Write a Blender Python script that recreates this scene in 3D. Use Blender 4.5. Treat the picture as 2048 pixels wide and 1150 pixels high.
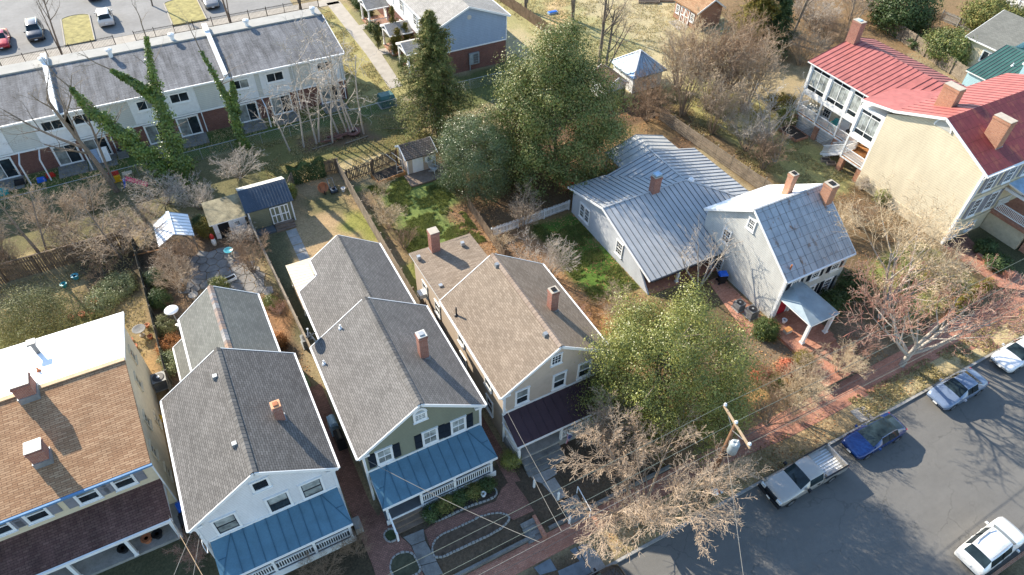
import bpy, math, random
import numpy as np
from mathutils import Vector, Matrix
for o in list(bpy.data.objects): bpy.data.objects.remove(o)
S = bpy.context.scene
COL = S.collection
R = math.radians
rnd = random.Random(7)
# ---------------------------------------------------------------- camera
FPX = 1362.0; PITCH, YAW, ROLL = R(45.4), R(28.95), R(1.4); CAMZ = 41.0
_cy, _sy, _cp, _sp = math.cos(YAW), math.sin(YAW), math.cos(PITCH), math.sin(PITCH)
_fw = Vector((_sy*_cp, _cy*_cp, -_sp)); _rt = Vector((_cy, -_sy, 0)); _up = _rt.cross(_fw)
_c, _s = math.cos(ROLL), math.sin(ROLL)
RT = _c*_rt + _s*_up; UP = -_s*_rt + _c*_up
cam = bpy.data.objects.new('camera', bpy.data.cameras.new('camera')); COL.objects.link(cam)
cam.data.sensor_width = 36; cam.data.lens = FPX/2048*36; cam.data.clip_end = 2000; cam.data.clip_start = 0.5
cam.matrix_world = Matrix(((RT.x, UP.x, -_fw.x, 0), (RT.y, UP.y, -_fw.y, 0), (RT.z, UP.z, -_fw.z, CAMZ), (0, 0, 0, 1)))
S.camera = cam
# ---------------------------------------------------------------- sky, sun, exposure
SUN_EL, SUN_AZ = R(29.5), R(111.5)
sunv = Vector((math.cos(SUN_EL)*math.cos(SUN_AZ), math.cos(SUN_EL)*math.sin(SUN_AZ), math.sin(SUN_EL)))
S.world = bpy.data.worlds.new('World'); S.world.use_nodes = True
_n = S.world.node_tree.nodes; _bg = _n['Background']; _sk = _n.new('ShaderNodeTexSky')
_sk.sky_type = 'NISHITA'; _sk.sun_disc = False; _sk.sun_elevation = SUN_EL; _sk.sun_rotation = R(90) - SUN_AZ
_sk.altitude = 50; _sk.air_density = 1.2; _sk.dust_density = 0.4; _sk.ozone_density = 2.5
S.world.node_tree.links.new(_sk.outputs[0], _bg.inputs[0]); _bg.inputs[1].default_value = 0.15
sl = bpy.data.lights.new('sun', 'SUN'); sl.energy = 5.0; sl.angle = R(0.53); sl.color = (1, 0.90, 0.75)
so = bpy.data.objects.new('sun', sl); COL.objects.link(so); so.rotation_euler = sunv.to_track_quat('Z', 'Y').to_euler()
so.location = (0, 0, 60)
S.view_settings.view_transform = 'Standard'; S.view_settings.look = 'None'; S.view_settings.gamma = 1
S.view_settings.exposure = 1.16; S.view_settings.use_curve_mapping = False
S.render.engine = 'CYCLES'; S.cycles.max_bounces = 6; S.cycles.transparent_max_bounces = 6
# ---------------------------------------------------------------- photo pixel -> place
def ray(px, py): return RT*((px-1024)/FPX) - UP*((py-575)/FPX) + _fw
def W(px, py, z=0.6):
    d = ray(px, py); t = (z-CAMZ)/d.z; return Vector((d.x*t, d.y*t, z))
def WY(px, py, Y):
    d = ray(px, py); t = Y/d.y; return Vector((d.x*t, Y, d.z*t+CAMZ))
def WX(px, py, X):
    d = ray(px, py); t = X/d.x; return Vector((X, d.y*t, d.z*t+CAMZ))
GZ = 0.6
# ---------------------------------------------------------------- mesh builder
WM = {}
class MB:
    def __init__(s): s.v = []; s.f = []; s.m = []
    def face(s, pts, m=0):
        i = len(s.v); s.v += [tuple(p) for p in pts]; s.f.append(list(range(i, i+len(pts)))); s.m.append(m); return s
    def hexa(s, p, m=0):      # p: 8 points, bottom ring then top ring
        i = len(s.v); s.v += [tuple(q) for q in p]
        for q in ((3,2,1,0),(4,5,6,7),(0,1,5,4),(1,2,6,5),(2,3,7,6),(3,0,4,7)): s.f.append([i+k for k in q]); s.m.append(m)
        return s
    def box(s, x0, x1, y0, y1, z0, z1, m=0):
        return s.hexa([(x0,y0,z0),(x1,y0,z0),(x1,y1,z0),(x0,y1,z0),(x0,y0,z1),(x1,y0,z1),(x1,y1,z1),(x0,y1,z1)], m)
    def bar(s, a, b, w, h, m=0, up=(0,0,1)):   # beam between two points, w across, h along up
        a, b = Vector(a), Vector(b); d = (b-a).normalized(); u = Vector(up)
        sd = d.cross(u)
        if sd.length < 1e-4: sd = Vector((1,0,0))
        sd.normalize(); u = sd.cross(d).normalized()
        sd *= w/2; u *= h/2
        return s.hexa([a-sd-u, a+sd-u, b+sd-u, b-sd-u, a-sd+u, a+sd+u, b+sd+u, b-sd+u], m)
    def slab(s, top, th, m=0, ms=None):   # polygon thickened straight down
        ms = m if ms is None else ms
        n = len(top); i = len(s.v); s.v += [tuple(p) for p in top]+[(p[0],p[1],p[2]-th) for p in top]
        s.f.append([i+k for k in range(n)]); s.m.append(m)
        s.f.append([i+n+k for k in reversed(range(n))]); s.m.append(ms)
        for k in range(n): s.f.append([i+(k+1)%n, i+k, i+n+k, i+n+(k+1)%n]); s.m.append(ms)
        return s
    def tube(s, pts, r, n=8, m=0, cap=True):
        pts = [Vector(p) for p in pts]; rs = r if isinstance(r, (list, tuple)) else [r]*len(pts)
        rings = []; prev = None
        for k, p in enumerate(pts):
            d = (pts[min(k+1, len(pts)-1)]-pts[max(k-1, 0)]).normalized()
            if prev is None: a = d.orthogonal().normalized()
            else: a = (prev - d*prev.dot(d)).normalized()
            prev = a; b = d.cross(a); i = len(s.v)
            s.v += [tuple(p+(a*math.cos(2*math.pi*q/n)+b*math.sin(2*math.pi*q/n))*rs[k]) for q in range(n)]
            rings.append(i)
        for k in range(len(rings)-1):
            A, B = rings[k], rings[k+1]
            for q in range(n): s.f.append([A+q, A+(q+1)%n, B+(q+1)%n, B+q]); s.m.append(m)
        if cap:
            s.f.append([rings[0]+q for q in reversed(range(n))]); s.m.append(m)
            s.f.append([rings[-1]+q for q in range(n)]); s.m.append(m)
        return s
    def lathe(s, prof, c=(0,0,0), n=14, m=0):
        i = len(s.v)
        for r, z in prof: s.v += [(c[0]+r*math.cos(2*math.pi*q/n), c[1]+r*math.sin(2*math.pi*q/n), c[2]+z) for q in range(n)]
        for k in range(len(prof)-1):
            A, B = i+k*n, i+(k+1)*n
            for q in range(n): s.f.append([A+q, A+(q+1)%n, B+(q+1)%n, B+q]); s.m.append(m)
        s.f.append([i+q for q in reversed(range(n))]); s.m.append(m)
        L = i+(len(prof)-1)*n; s.f.append([L+q for q in range(n)]); s.m.append(m)
        return s
    def mesh(s, name, mats, smooth=False):
        me = bpy.data.meshes.new(name); me.from_pydata(s.v, [], s.f)
        mats = mats if isinstance(mats, (list, tuple)) else [mats]
        for q in mats: me.materials.append(q)
        if len(mats) > 1: me.polygons.foreach_set('material_index', s.m)
        if smooth: me.polygons.foreach_set('use_smooth', [True]*len(me.polygons))
        uv = me.uv_layers.new(name='uv'); dat = np.zeros((len(me.loops), 2), 'f')
        li = 0
        for f in s.f:
            p0 = Vector(s.v[f[0]]); nn = Vector((0,0,0))
            for k in range(1, len(f)-1): nn += (Vector(s.v[f[k]])-p0).cross(Vector(s.v[f[k+1]])-p0)
            if nn.length < 1e-9: nn = Vector((0,0,1))
            nn.normalize()
            u = Vector((1,0,0)) if abs(nn.z) > 0.98 else Vector((-nn.y, nn.x, 0)).normalized()
            v = nn.cross(u)
            for k in f: p = Vector(s.v[k]); dat[li] = (p.dot(u), p.dot(v)); li += 1
        uv.data.foreach_set('uv', dat.ravel()); me.update(); return me
    def build(s, name, mats, parent=None, smooth=False): return put(name, s.mesh(name, mats, smooth), parent)
def put(name, me, parent=None, M=None, local=False):
    o = bpy.data.objects.new(name, me); COL.objects.link(o)
    M = M or Matrix.Identity(4)
    if M is not None: o.matrix_basis = M
    if parent is not None:
        o.parent = parent
        if not local: o.matrix_parent_inverse = WM.get(parent.as_pointer(), Matrix.Identity(4)).inverted()
    WM[o.as_pointer()] = (WM.get(parent.as_pointer(), Matrix.Identity(4)) @ M) if (parent is not None and local) else M
    return o
def tag(o, label, cat, group=None):
    o['label'] = label; o['category'] = cat
    if group: o['group'] = group
    return o
def thing(name, label, cat, loc=(0,0,0), rz=0, group=None):
    o = bpy.data.objects.new(name, None); COL.objects.link(o); o.empty_display_size = 0.3
    M = Matrix.Translation(Vector(loc)) @ Matrix.Rotation(rz, 4, 'Z'); o.matrix_basis = M; WM[o.as_pointer()] = M
    return tag(o, label, cat, group)
KIDS = {}
def dup(root, loc, rz=0, label=None, sc=None):
    r = root.copy(); COL.objects.link(r)
    r.matrix_basis = Matrix.Translation(Vector(loc)) @ Matrix.Rotation(rz, 4, 'Z') @ (Matrix.Diagonal((*sc, 1)) if sc else Matrix.Identity(4))
    WM[r.as_pointer()] = r.matrix_basis.copy()
    if label: r['label'] = label
    def rec(a, b):
        for ch in a.children:
            c = ch.copy(); COL.objects.link(c); c.parent = b; rec(ch, c)
    rec(root, r); return r
def struct(o): o['kind'] = 'structure'; return o
def stuff(o): o['kind'] = 'stuff'; return o
def fast(name, V, F, mats, parent=None, mi=None, smooth=False, attr=None):
    V = np.asarray(V, 'f'); F = np.asarray(F, 'i'); k = F.shape[1]
    me = bpy.data.meshes.new(name); me.vertices.add(len(V)); me.vertices.foreach_set('co', V.ravel())
    me.loops.add(F.size); me.loops.foreach_set('vertex_index', F.ravel())
    me.polygons.add(len(F)); me.polygons.foreach_set('loop_start', np.arange(0, F.size, k, dtype='i'))
    for q in (mats if isinstance(mats, (list, tuple)) else [mats]): me.materials.append(q)
    if mi is not None: me.polygons.foreach_set('material_index', np.asarray(mi, 'i'))
    if smooth: me.polygons.foreach_set('use_smooth', np.ones(len(F), bool))
    if attr is not None:
        at = me.color_attributes.new('gcol', 'FLOAT_COLOR', 'POINT'); at.data.foreach_set('color', np.asarray(attr, 'f').ravel())
    me.update(calc_edges=True); me.validate(); return me
# ---------------------------------------------------------------- materials
def srgb(r, g, b): return tuple(((c/255)/12.92 if c/255 <= 0.04045 else ((c/255+0.055)/1.055)**2.4) for c in (r, g, b))
class NT:
    def __init__(s, name, rough=0.7, metal=0, spec=0.3):
        s.mat = bpy.data.materials.new(name); s.mat.use_nodes = True; s.t = s.mat.node_tree; s.b = s.t.nodes['Principled BSDF']
        s.b.inputs['Roughness'].default_value = rough; s.b.inputs['Metallic'].default_value = metal
        s.b.inputs['Specular IOR Level'].default_value = spec
    def n(s, ty, **k):
        x = s.t.nodes.new('ShaderNode'+ty)
        for a, b in k.items(): setattr(x, a, b)
        return x
    def l(s, a, b): s.t.links.new(a, b)
    def coord(s, kind='uv', scale=None):
        if kind == 'pos': o = s.n('NewGeometry').outputs['Position']
        elif kind == 'obj': o = s.n('TexCoord').outputs['Object']
        else: o = s.n('UVMap', uv_map='uv').outputs[0]
        if scale is not None:
            m = s.n('Mapping'); s.l(o, m.inputs[0]); m.inputs['Scale'].default_value = scale if isinstance(scale, tuple) else (scale,)*3; o = m.outputs[0]
        return o
    def noise(s, co, scale, detail=4, rough=0.6):
        x = s.n('TexNoise'); s.l(co, x.inputs['Vector']); x.inputs['Scale'].default_value = scale; x.inputs['Detail'].default_value = detail; x.inputs['Roughness'].default_value = rough
        return x.outputs['Fac']
    def ramp(s, fac, stops):
        x = s.n('ValToRGB'); s.l(fac, x.inputs[0]); e = x.color_ramp.elements
        while len(e) < len(stops): e.new(0.5)
        for q, (p, c) in zip(e, stops): q.position = p; q.color = (*c, 1) if len(c) == 3 else c
        return x.outputs[0]
    def mix(s, a, b, fac=None, mode='MIX', f=0.5):
        x = s.n('MixRGB', blend_type=mode)
        x.inputs[0].default_value = f
        if fac is not None: s.l(fac, x.inputs[0])
        for k, q in ((1, a), (2, b)):
            if isinstance(q, tuple): x.inputs[k].default_value = (*q[:3], 1)
            else: s.l(q, x.inputs[k])
        return x.outputs[0]
    def bump(s, h, st=0.3, dist=0.02):
        x = s.n('Bump'); x.inputs['Strength'].default_value = st; x.inputs['Distance'].default_value = dist
        s.l(h, x.inputs['Height']); s.l(x.outputs[0], s.b.inputs['Normal'])
    def col(s, c):
        if isinstance(c, tuple): s.b.inputs['Base Color'].default_value = (*c[:3], 1)
        else: s.l(c, s.b.inputs['Base Color'])
        return s.mat
def k(c, f): return tuple(min(1, x*f) for x in c)
def plain(name, c, rough=0.65, metal=0, var=0.18, scale=2.5, bump=0, kind='pos', spec=0.3):
    t = NT(name, rough, metal, spec); co = t.coord(kind)
    f = t.noise(co, scale, 6); f2 = t.noise(co, scale*9, 4)
    a = t.ramp(f, [(0.3, k(c, 1-var)), (0.7, k(c, 1+var))])
    a = t.mix(a, t.ramp(f2, [(0.25, (1-var,)*3), (0.75, (1+var*0.6,)*3)]), mode='MULTIPLY', f=0.8)
    if bump: t.bump(f2, bump)
    return t.col(a)
def bricks(name, c1, c2, mortar, w, h, ms=0.012, off=0.5, bump=0.4, bias=0, rough=0.85, var=0.2, streak=0, spec=0.2, grime=None, contrast=1):
    t = NT(name, rough, spec=spec); uv = t.coord('uv')
    b = t.n('TexBrick'); t.l(uv, b.inputs['Vector']); b.offset = off
    for q, v in (('Color1', (*c1, 1)), ('Color2', (*c2, 1)), ('Mortar', (*mortar, 1)), ('Scale', 1), ('Mortar Size', ms), ('Mortar Smooth', 0.15), ('Bias', bias), ('Brick Width', w), ('Row Height', h)): b.inputs[q].default_value = v
    pos = t.coord('pos')
    a = t.mix(b.outputs[0], t.ramp(t.noise(pos, 0.6, 6), [(0.3, (1-var,)*3), (0.7, (1+var*0.5,)*3)]), mode='MULTIPLY', f=1)
    a = t.mix(a, t.ramp(t.noise(pos, 14, 3), [(0.3, (1-var,)*3), (0.7, (1+var*0.5,)*3)]), mode='MULTIPLY', f=0.8)
    if streak:
        sc = t.coord('uv', (0.55, 0.07, 1)); a = t.mix(a, t.ramp(t.noise(sc, 3, 5, 0.65), [(0.42, (1,)*3), (0.72, (1-streak,)*3)]), mode='MULTIPLY', f=1)
    t.bump(b.outputs['Fac'], bump, -0.015)
    return t.col(a)
def siding(name, c, pitch=0.125, rough=0.6, var=0.08, dark=0.62, streak=0.1):
    t = NT(name, rough); uv = t.coord('uv'); sp = t.n('SeparateXYZ'); t.l(uv, sp.inputs[0])
    m = t.n('MATH' if False else 'Math', operation='DIVIDE'); t.l(sp.outputs[1], m.inputs[0]); m.inputs[1].default_value = pitch
    f = t.n('Math', operation='FRACT'); t.l(m.outputs[0], f.inputs[0])
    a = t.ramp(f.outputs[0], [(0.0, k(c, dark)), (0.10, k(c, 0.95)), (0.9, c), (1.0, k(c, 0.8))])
    pos = t.coord('pos', (1, 1, 0.35))
    a = t.mix(a, t.ramp(t.noise(pos, 0.9, 6), [(0.35, (1-streak,)*3), (0.7, (1.03,)*3)]), mode='MULTIPLY', f=1)
    a = t.mix(a, t.ramp(t.noise(t.coord('pos'), 6, 4), [(0.3, (1-var,)*3), (0.7, (1.02,)*3)]), mode='MULTIPLY', f=1)
    t.bump(f.outputs[0], 0.5, -0.02)
    return t.col(a)
def islands(name, cols, rough=0.6, spec=0.3, trans=0.0):   # colour by loose piece (leaves, litter, twigs)
    t = NT(name, rough, spec=spec); g = t.n('NewGeometry').outputs['Random Per Island']
    a = t.ramp(g, [(i/(max(1, len(cols)-1)), c) for i, c in enumerate(cols)])
    m = t.col(a)
    if trans:
        tr = t.n('BsdfTranslucent'); t.l(a, tr.inputs[0]); mx = t.n('MixShader'); mx.inputs[0].default_value = trans
        t.l(t.b.outputs[0], mx.inputs[1]); t.l(tr.outputs[0], mx.inputs[2]); t.l(mx.outputs[0], t.t.nodes['Material Output'].inputs[0])
    return m
def rusty(name, base, rust, amt=0.62, panel=None, rough=0.5, metal=0.3):
    t = NT(name, rough, metal); uv = t.coord('uv'); pos = t.coord('pos')
    f = t.noise(t.coord('uv', (1.0, 0.5, 1)), 1.6, 8, 0.72)
    a = t.ramp(t.noise(pos, 1.2, 5), [(0.3, k(base, 0.82)), (0.7, k(base, 1.12))])
    a = t.mix(a, rust, fac=t.ramp(f, [(amt-0.04, (0,0,0)), (amt+0.06, (1,1,1))]))
    if panel:
        b = t.n('TexBrick'); t.l(uv, b.inputs['Vector']); b.offset = 0.0
        for q, v in (('Color1', (1,1,1,1)), ('Color2', (0.86,0.88,0.9,1)), ('Mortar', (0.45,0.4,0.36,1)), ('Scale', 1), ('Mortar Size', 0.016), ('Brick Width', panel[0]), ('Row Height', panel[1])): b.inputs[q].default_value = v
        a = t.mix(a, b.outputs[0], mode='MULTIPLY', f=1)
    return t.col(a)
MT = {}
M_ = MT.__setitem__
WHT = (0.78, 0.78, 0.76)
M_('white', plain('white_paint', WHT, 0.5, var=0.06)); M_('white_tri', plain('white_trim', (0.72, 0.73, 0.73), 0.5, var=0.08))
M_('sh_grey', bricks('grey_shingles', (0.122, 0.115, 0.108), (0.176, 0.166, 0.156), (0.042, 0.039, 0.036), 0.33, 0.145, 0.012, var=0.15))
M_('sh_grey2', bricks('weathered_grey_shingles', (0.148, 0.139, 0.129), (0.202, 0.19, 0.177), (0.055, 0.051, 0.047), 0.33, 0.145, 0.011, var=0.14))
M_('sh_green', bricks('grey_green_shingles', (0.145, 0.146, 0.130), (0.192, 0.192, 0.171), (0.110, 0.112, 0.102), 0.33, 0.145, 0.012, var=0.12))
M_('sh_tan', bricks('tan_shingles', (0.205, 0.158, 0.116), (0.285, 0.226, 0.17), (0.12, 0.094, 0.072), 0.33, 0.145, 0.010, var=0.14))
M_('sh_cedar', bricks('cedar_shingles', (0.34, 0.19, 0.10), (0.48, 0.30, 0.17), (0.17, 0.09, 0.05), 0.5, 0.135, 0.014, var=0.2))
M_('sh_brown', bricks('brown_porch_shingles', (0.13, 0.068, 0.058), (0.19, 0.11, 0.09), (0.06, 0.035, 0.03), 0.33, 0.15, 0.012, var=0.25, streak=0.4))
M_('sh_apt', bricks('streaked_grey_shingles', (0.20, 0.20, 0.205), (0.26, 0.258, 0.262), (0.09, 0.09, 0.09), 0.5, 0.16, 0.014, var=0.25, streak=0.6))
M_('sh_bbld', bricks('pale_grey_shingles', (0.30, 0.285, 0.26), (0.37, 0.35, 0.32), (0.2, 0.19, 0.18), 0.4, 0.16, 0.01, var=0.15, streak=0.22))
M_('sh_wood', bricks('weathered_wood_shakes', (0.13, 0.105, 0.085), (0.23, 0.185, 0.15), (0.04, 0.035, 0.03), 0.25, 0.24, 0.02, var=0.3))
M_('sh_dkbrown', bricks('dark_brown_shingles', (0.09, 0.05, 0.04), (0.13, 0.08, 0.06), (0.04, 0.03, 0.025), 0.3, 0.15, 0.012))
M_('ridge_mix', islands('mixed_ridge_caps', [(0.25,0.15,0.10),(0.28,0.27,0.26),(0.30,0.20,0.14),(0.16,0.16,0.17),(0.33,0.31,0.29)], 0.9))
M_('ridge', islands('grey_ridge_caps', [(0.095,0.09,0.084),(0.125,0.118,0.11),(0.15,0.142,0.133)], 0.9)); M_('ridge_tan', islands('tan_ridge_caps', [(0.20,0.148,0.112),(0.27,0.21,0.165),(0.235,0.18,0.142)], 0.9))
M_('brick', bricks('red_brick', (0.27, 0.085, 0.055), (0.37, 0.145, 0.095), (0.36, 0.30, 0.26), 0.21, 0.075, 0.010))
M_('brick_or', bricks('orange_brick', (0.38, 0.155, 0.082), (0.48, 0.225, 0.125), (0.42, 0.34, 0.28), 0.21, 0.075, 0.009))
M_('brick_dk', bricks('dark_red_brick', (0.15, 0.058, 0.044), (0.22, 0.088, 0.065), (0.2, 0.15, 0.13), 0.21, 0.075, 0.010))
M_('pave', bricks('brick_paving', (0.40, 0.175, 0.112), (0.52, 0.25, 0.165), (0.26, 0.16, 0.12), 0.21, 0.105, 0.008, var=0.25))
M_('pave_old', bricks('old_brick_paving', (0.25, 0.125, 0.092), (0.36, 0.18, 0.135), (0.13, 0.09, 0.07), 0.21, 0.105, 0.012, var=0.35))
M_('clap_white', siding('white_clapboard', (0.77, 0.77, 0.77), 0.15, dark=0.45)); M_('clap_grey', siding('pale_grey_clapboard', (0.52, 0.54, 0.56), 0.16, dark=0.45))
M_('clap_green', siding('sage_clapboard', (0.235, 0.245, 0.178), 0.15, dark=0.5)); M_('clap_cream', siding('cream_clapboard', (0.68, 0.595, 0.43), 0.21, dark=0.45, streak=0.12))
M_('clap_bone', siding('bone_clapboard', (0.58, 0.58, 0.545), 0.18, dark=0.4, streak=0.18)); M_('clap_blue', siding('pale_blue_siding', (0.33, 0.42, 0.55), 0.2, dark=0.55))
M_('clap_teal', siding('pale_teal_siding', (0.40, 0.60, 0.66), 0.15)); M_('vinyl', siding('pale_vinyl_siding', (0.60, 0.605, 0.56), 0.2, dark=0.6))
M_('shed_green', siding('olive_shed_boards', (0.20, 0.205, 0.135), 0.2))
M_('stucco', plain('tan_stucco', (0.49, 0.40, 0.315), 0.9, var=0.07)); M_('stucco_w', plain('white_stucco', (0.66, 0.645, 0.62), 0.9, var=0.08))
M_('cream_st', plain('cream_stucco', (0.64, 0.545, 0.38), 0.9, var=0.08)); M_('cream_low', plain('cream_render', (0.55, 0.47, 0.33), 0.9, var=0.14))
M_('blue_metal', plain('blue_painted_metal', (0.082, 0.175, 0.24), 0.42, 0.0, 0.14, 1.2, spec=0.4)); M_('dkred_metal', plain('dark_plum_metal', (0.052, 0.028, 0.034), 0.5, 0, 0.14, 1.5))
M_('grey_metal', plain('grey_standing_metal', (0.42, 0.425, 0.42), 0.5, 0.1, 0.10, 0.9)); M_('pale_metal', plain('pale_porch_metal', (0.50, 0.49, 0.45), 0.5, 0.15, 0.12, 1.1))
M_('red_metal', rusty('red_roof_metal', (0.375, 0.125, 0.108), (0.30, 0.10, 0.085), 0.55, None, 0.55, 0)); M_('red_metal2', rusty('worn_shaded_red_panels', (0.24, 0.045, 0.045), (0.31, 0.085, 0.055), 0.55, (0.55, 1.1), 0.55, 0))
M_('seam_red', plain('dark_red_seams', (0.13, 0.03, 0.04), 0.5)); M_('seam_dk', plain('dark_seams', (0.13, 0.135, 0.14), 0.5)); M_('seam_blue', plain('blue_seams', (0.045, 0.115, 0.17), 0.45))
M_('tin', rusty('rusty_tin_panels', (0.42, 0.435, 0.445), (0.26, 0.16, 0.105), 0.60, (0.62, 0.72), 0.45, 0.35)); M_('tin_white', plain('white_and_sunlit_tin', (0.86, 0.86, 0.85), 0.55, 0, 0.04))
M_('tin_old', rusty('dull_grey_tin', (0.26, 0.32, 0.35), (0.20, 0.15, 0.10), 0.68, None, 0.5, 0.3)); M_('pave_tin', plain('pale_blue_roof', (0.33, 0.47, 0.60), 0.5, 0.1))
M_('mem_white', plain('white_roof_membrane', (0.88, 0.88, 0.87), 0.6, 0, 0.04, 0.7)); M_('tan_metal', plain('tan_roof_metal', (0.46, 0.385, 0.275), 0.5, 0, 0.08))
M_('navy_metal', rusty('dark_blue_corrugated_metal', (0.06, 0.08, 0.105), (0.14, 0.155, 0.165), 0.62, None, 0.45, 0.2)); M_('green_metal', plain('green_roof_metal', (0.045, 0.12, 0.10), 0.45, 0.1, 0.25, 0.7))
M_('conc', plain('concrete', (0.30, 0.29, 0.27), 0.9, var=0.22, scale=1.5, bump=0.15)); M_('conc_dk', plain('old_concrete', (0.20, 0.195, 0.18), 0.9, var=0.3, scale=1.5, bump=0.2)); M_('conc_lt', plain('pale_concrete', (0.36, 0.325, 0.275), 0.9, var=0.15, scale=1.2))
M_('slate', plain('blue_slate_slab', (0.15, 0.18, 0.20), 0.8, var=0.2)); M_('stone', islands('grey_edging_stone', [(0.17,0.17,0.155),(0.25,0.25,0.23),(0.31,0.30,0.28),(0.21,0.21,0.20)], 0.9))
M_('flag', plain('flagstone', (0.22, 0.205, 0.185), 0.9, var=0.3, scale=1.1, bump=0.2))
M_('wood_gy', plain('weathered_fence_wood', (0.24, 0.195, 0.145), 0.9, var=0.35, scale=1.6, bump=0.2)); M_('wood_br', plain('brown_fence_wood', (0.165, 0.118, 0.08), 0.9, var=0.35, scale=1.6, bump=0.2)); M_('wood_or', plain('pine_boards', (0.42, 0.20, 0.075), 0.7, var=0.25, scale=1.5)); M_('wood_dk', plain('dark_mossy_wood', (0.105, 0.095, 0.07), 0.9, var=0.35, scale=1.5))
M_('deck', plain('grey_deck_paint', (0.11, 0.12, 0.13), 0.6, var=0.1)); M_('deck_br', plain('brown_deck', (0.19, 0.14, 0.105), 0.8, var=0.25)); M_('navy', plain('black_shutter_paint', (0.012, 0.016, 0.024), 0.4, var=0.1)); M_('shut_gy', plain('grey_shutter_paint', (0.22, 0.22, 0.24), 0.6, var=0.1))
M_('asphalt', plain('asphalt', (0.088, 0.085, 0.082), 0.88, var=0.16, scale=0.35, bump=0.1)); M_('lot', plain('old_pale_asphalt', (0.21, 0.205, 0.195), 0.9, var=0.14, scale=0.3))
M_('black', plain('black_plastic', (0.018, 0.018, 0.02), 0.45, var=0.1)); M_('iron', plain('black_iron', (0.012, 0.012, 0.012), 0.5)); M_('steel', plain('galvanised_steel', (0.42, 0.43, 0.43), 0.4, 0.6, 0.08)); M_('ac', plain('grey_appliance_metal', (0.16, 0.165, 0.165), 0.5, 0.2, 0.1)); M_('rubber', plain('tyre_rubber', (0.02, 0.02, 0.021), 0.85))
M_('door_red', plain('red_door_paint', (0.42, 0.025, 0.04), 0.4)); M_('terra', plain('terracotta', (0.40, 0.155, 0.075), 0.85)); M_('bluep', plain('blue_plastic', (0.02, 0.12, 0.55), 0.4)); M_('yell', plain('yellow_plastic', (0.72, 0.42, 0.02), 0.4)); M_('teal', plain('teal_plastic', (0.02, 0.30, 0.29), 0.4)); M_('turq', plain('turquoise_glaze', (0.06, 0.30, 0.36), 0.3)); M_('pink', plain('pink_plastic', (0.75, 0.04, 0.16), 0.4)); M_('redp', plain('red_plastic', (0.5, 0.03, 0.02), 0.4))
M_('tarp', plain('clear_grey_tarp', (0.45, 0.44, 0.39), 0.35, var=0.25, scale=3, bump=0.4)); M_('green_box', plain('green_utility_paint', (0.055, 0.13, 0.115), 0.5)); M_('pole', plain('brown_utility_pole', (0.19, 0.10, 0.055), 0.9, var=0.3, scale=2)); M_('arm', plain('weathered_crossarm', (0.38, 0.28, 0.18), 0.85, var=0.25)); M_('tank', plain('grey_transformer_paint', (0.30, 0.34, 0.355), 0.4, 0.1)); M_('wire', plain('pale_cable', (0.20, 0.19, 0.17), 0.7)); M_('wire_dk', plain('dark_cable', (0.05, 0.05, 0.05), 0.6)); M_('wire_gn', plain('weathered_copper_wire', (0.13, 0.15, 0.125), 0.7))
def glass(name, c=(0.02, 0.027, 0.032), rough=0.06):
    t = NT(name, rough, spec=0.3 if 'car' in name else 0.5); return t.col(t.ramp(t.noise(t.coord('pos'), 1.4, 2), [(0.35, k(c, 0.6)), (0.7, k(c, 1.7))]))
M_('glass', glass('dark_window_glass')); M_('glass_bl', glass('window_with_pale_blind', (0.20, 0.215, 0.20), 0.12)); M_('glass_cur', glass('window_with_curtain', (0.30, 0.32, 0.30), 0.12)); M_('glass_car', glass('car_glass', (0.016, 0.026, 0.03), 0.03))
M_('dark', plain('dark_opening', (0.012, 0.012, 0.013), 0.9)); M_('cap', plain('chimney_cap_cement', (0.42, 0.37, 0.30), 0.9, var=0.12)); M_('flash', plain('grey_flashing', (0.28, 0.30, 0.31), 0.45, 0.4)); M_('tanc', plain('orange_clay_cap', (0.60, 0.33, 0.18), 0.8))
# ================================================================ ground
def inpoly(P, poly):
    x, y = P[:, 0], P[:, 1]; r = np.zeros(len(P), bool); n = len(poly)
    for i in range(n):
        x0, y0 = poly[i]; x1, y1 = poly[(i+1) % n]
        c = ((y0 > y) != (y1 > y)) & (x < (x1-x0)*(y-y0)/((y1-y0) if y1 != y0 else 1e-9)+x0); r ^= c
    return r
def vnoise(P, s, seed=0):      # cheap smooth value noise
    r = np.random.RandomState(seed); T = r.rand(256, 256); q = P*s+1000; i = np.floor(q).astype(int); f = q-i; f = f*f*(3-2*f)
    g = lambda a, b: T[(i[:, 0]+a) % 256, (i[:, 1]+b) % 256]
    return (g(0,0)*(1-f[:,0])+g(1,0)*f[:,0])*(1-f[:,1])+(g(0,1)*(1-f[:,0])+g(1,1)*f[:,0])*f[:,1]
def pxpoly(pts, z=GZ): return [tuple(W(*p, z))[:2] for p in pts]
DRY, OLIVE, GREEN, VIVID, LEAF, MULCH, STRAW, SAND, DARK = (0.29,0.235,0.145), (0.15,0.14,0.075), (0.09,0.125,0.04), (0.15,0.195,0.06), (0.27,0.165,0.095), (0.13,0.09,0.062), (0.40,0.325,0.185), (0.37,0.265,0.155), (0.085,0.07,0.05)
rect = lambda x0, x1, y0, y1: [(x0,y0),(x1,y0),(x1,y1),(x0,y1)]
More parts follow.
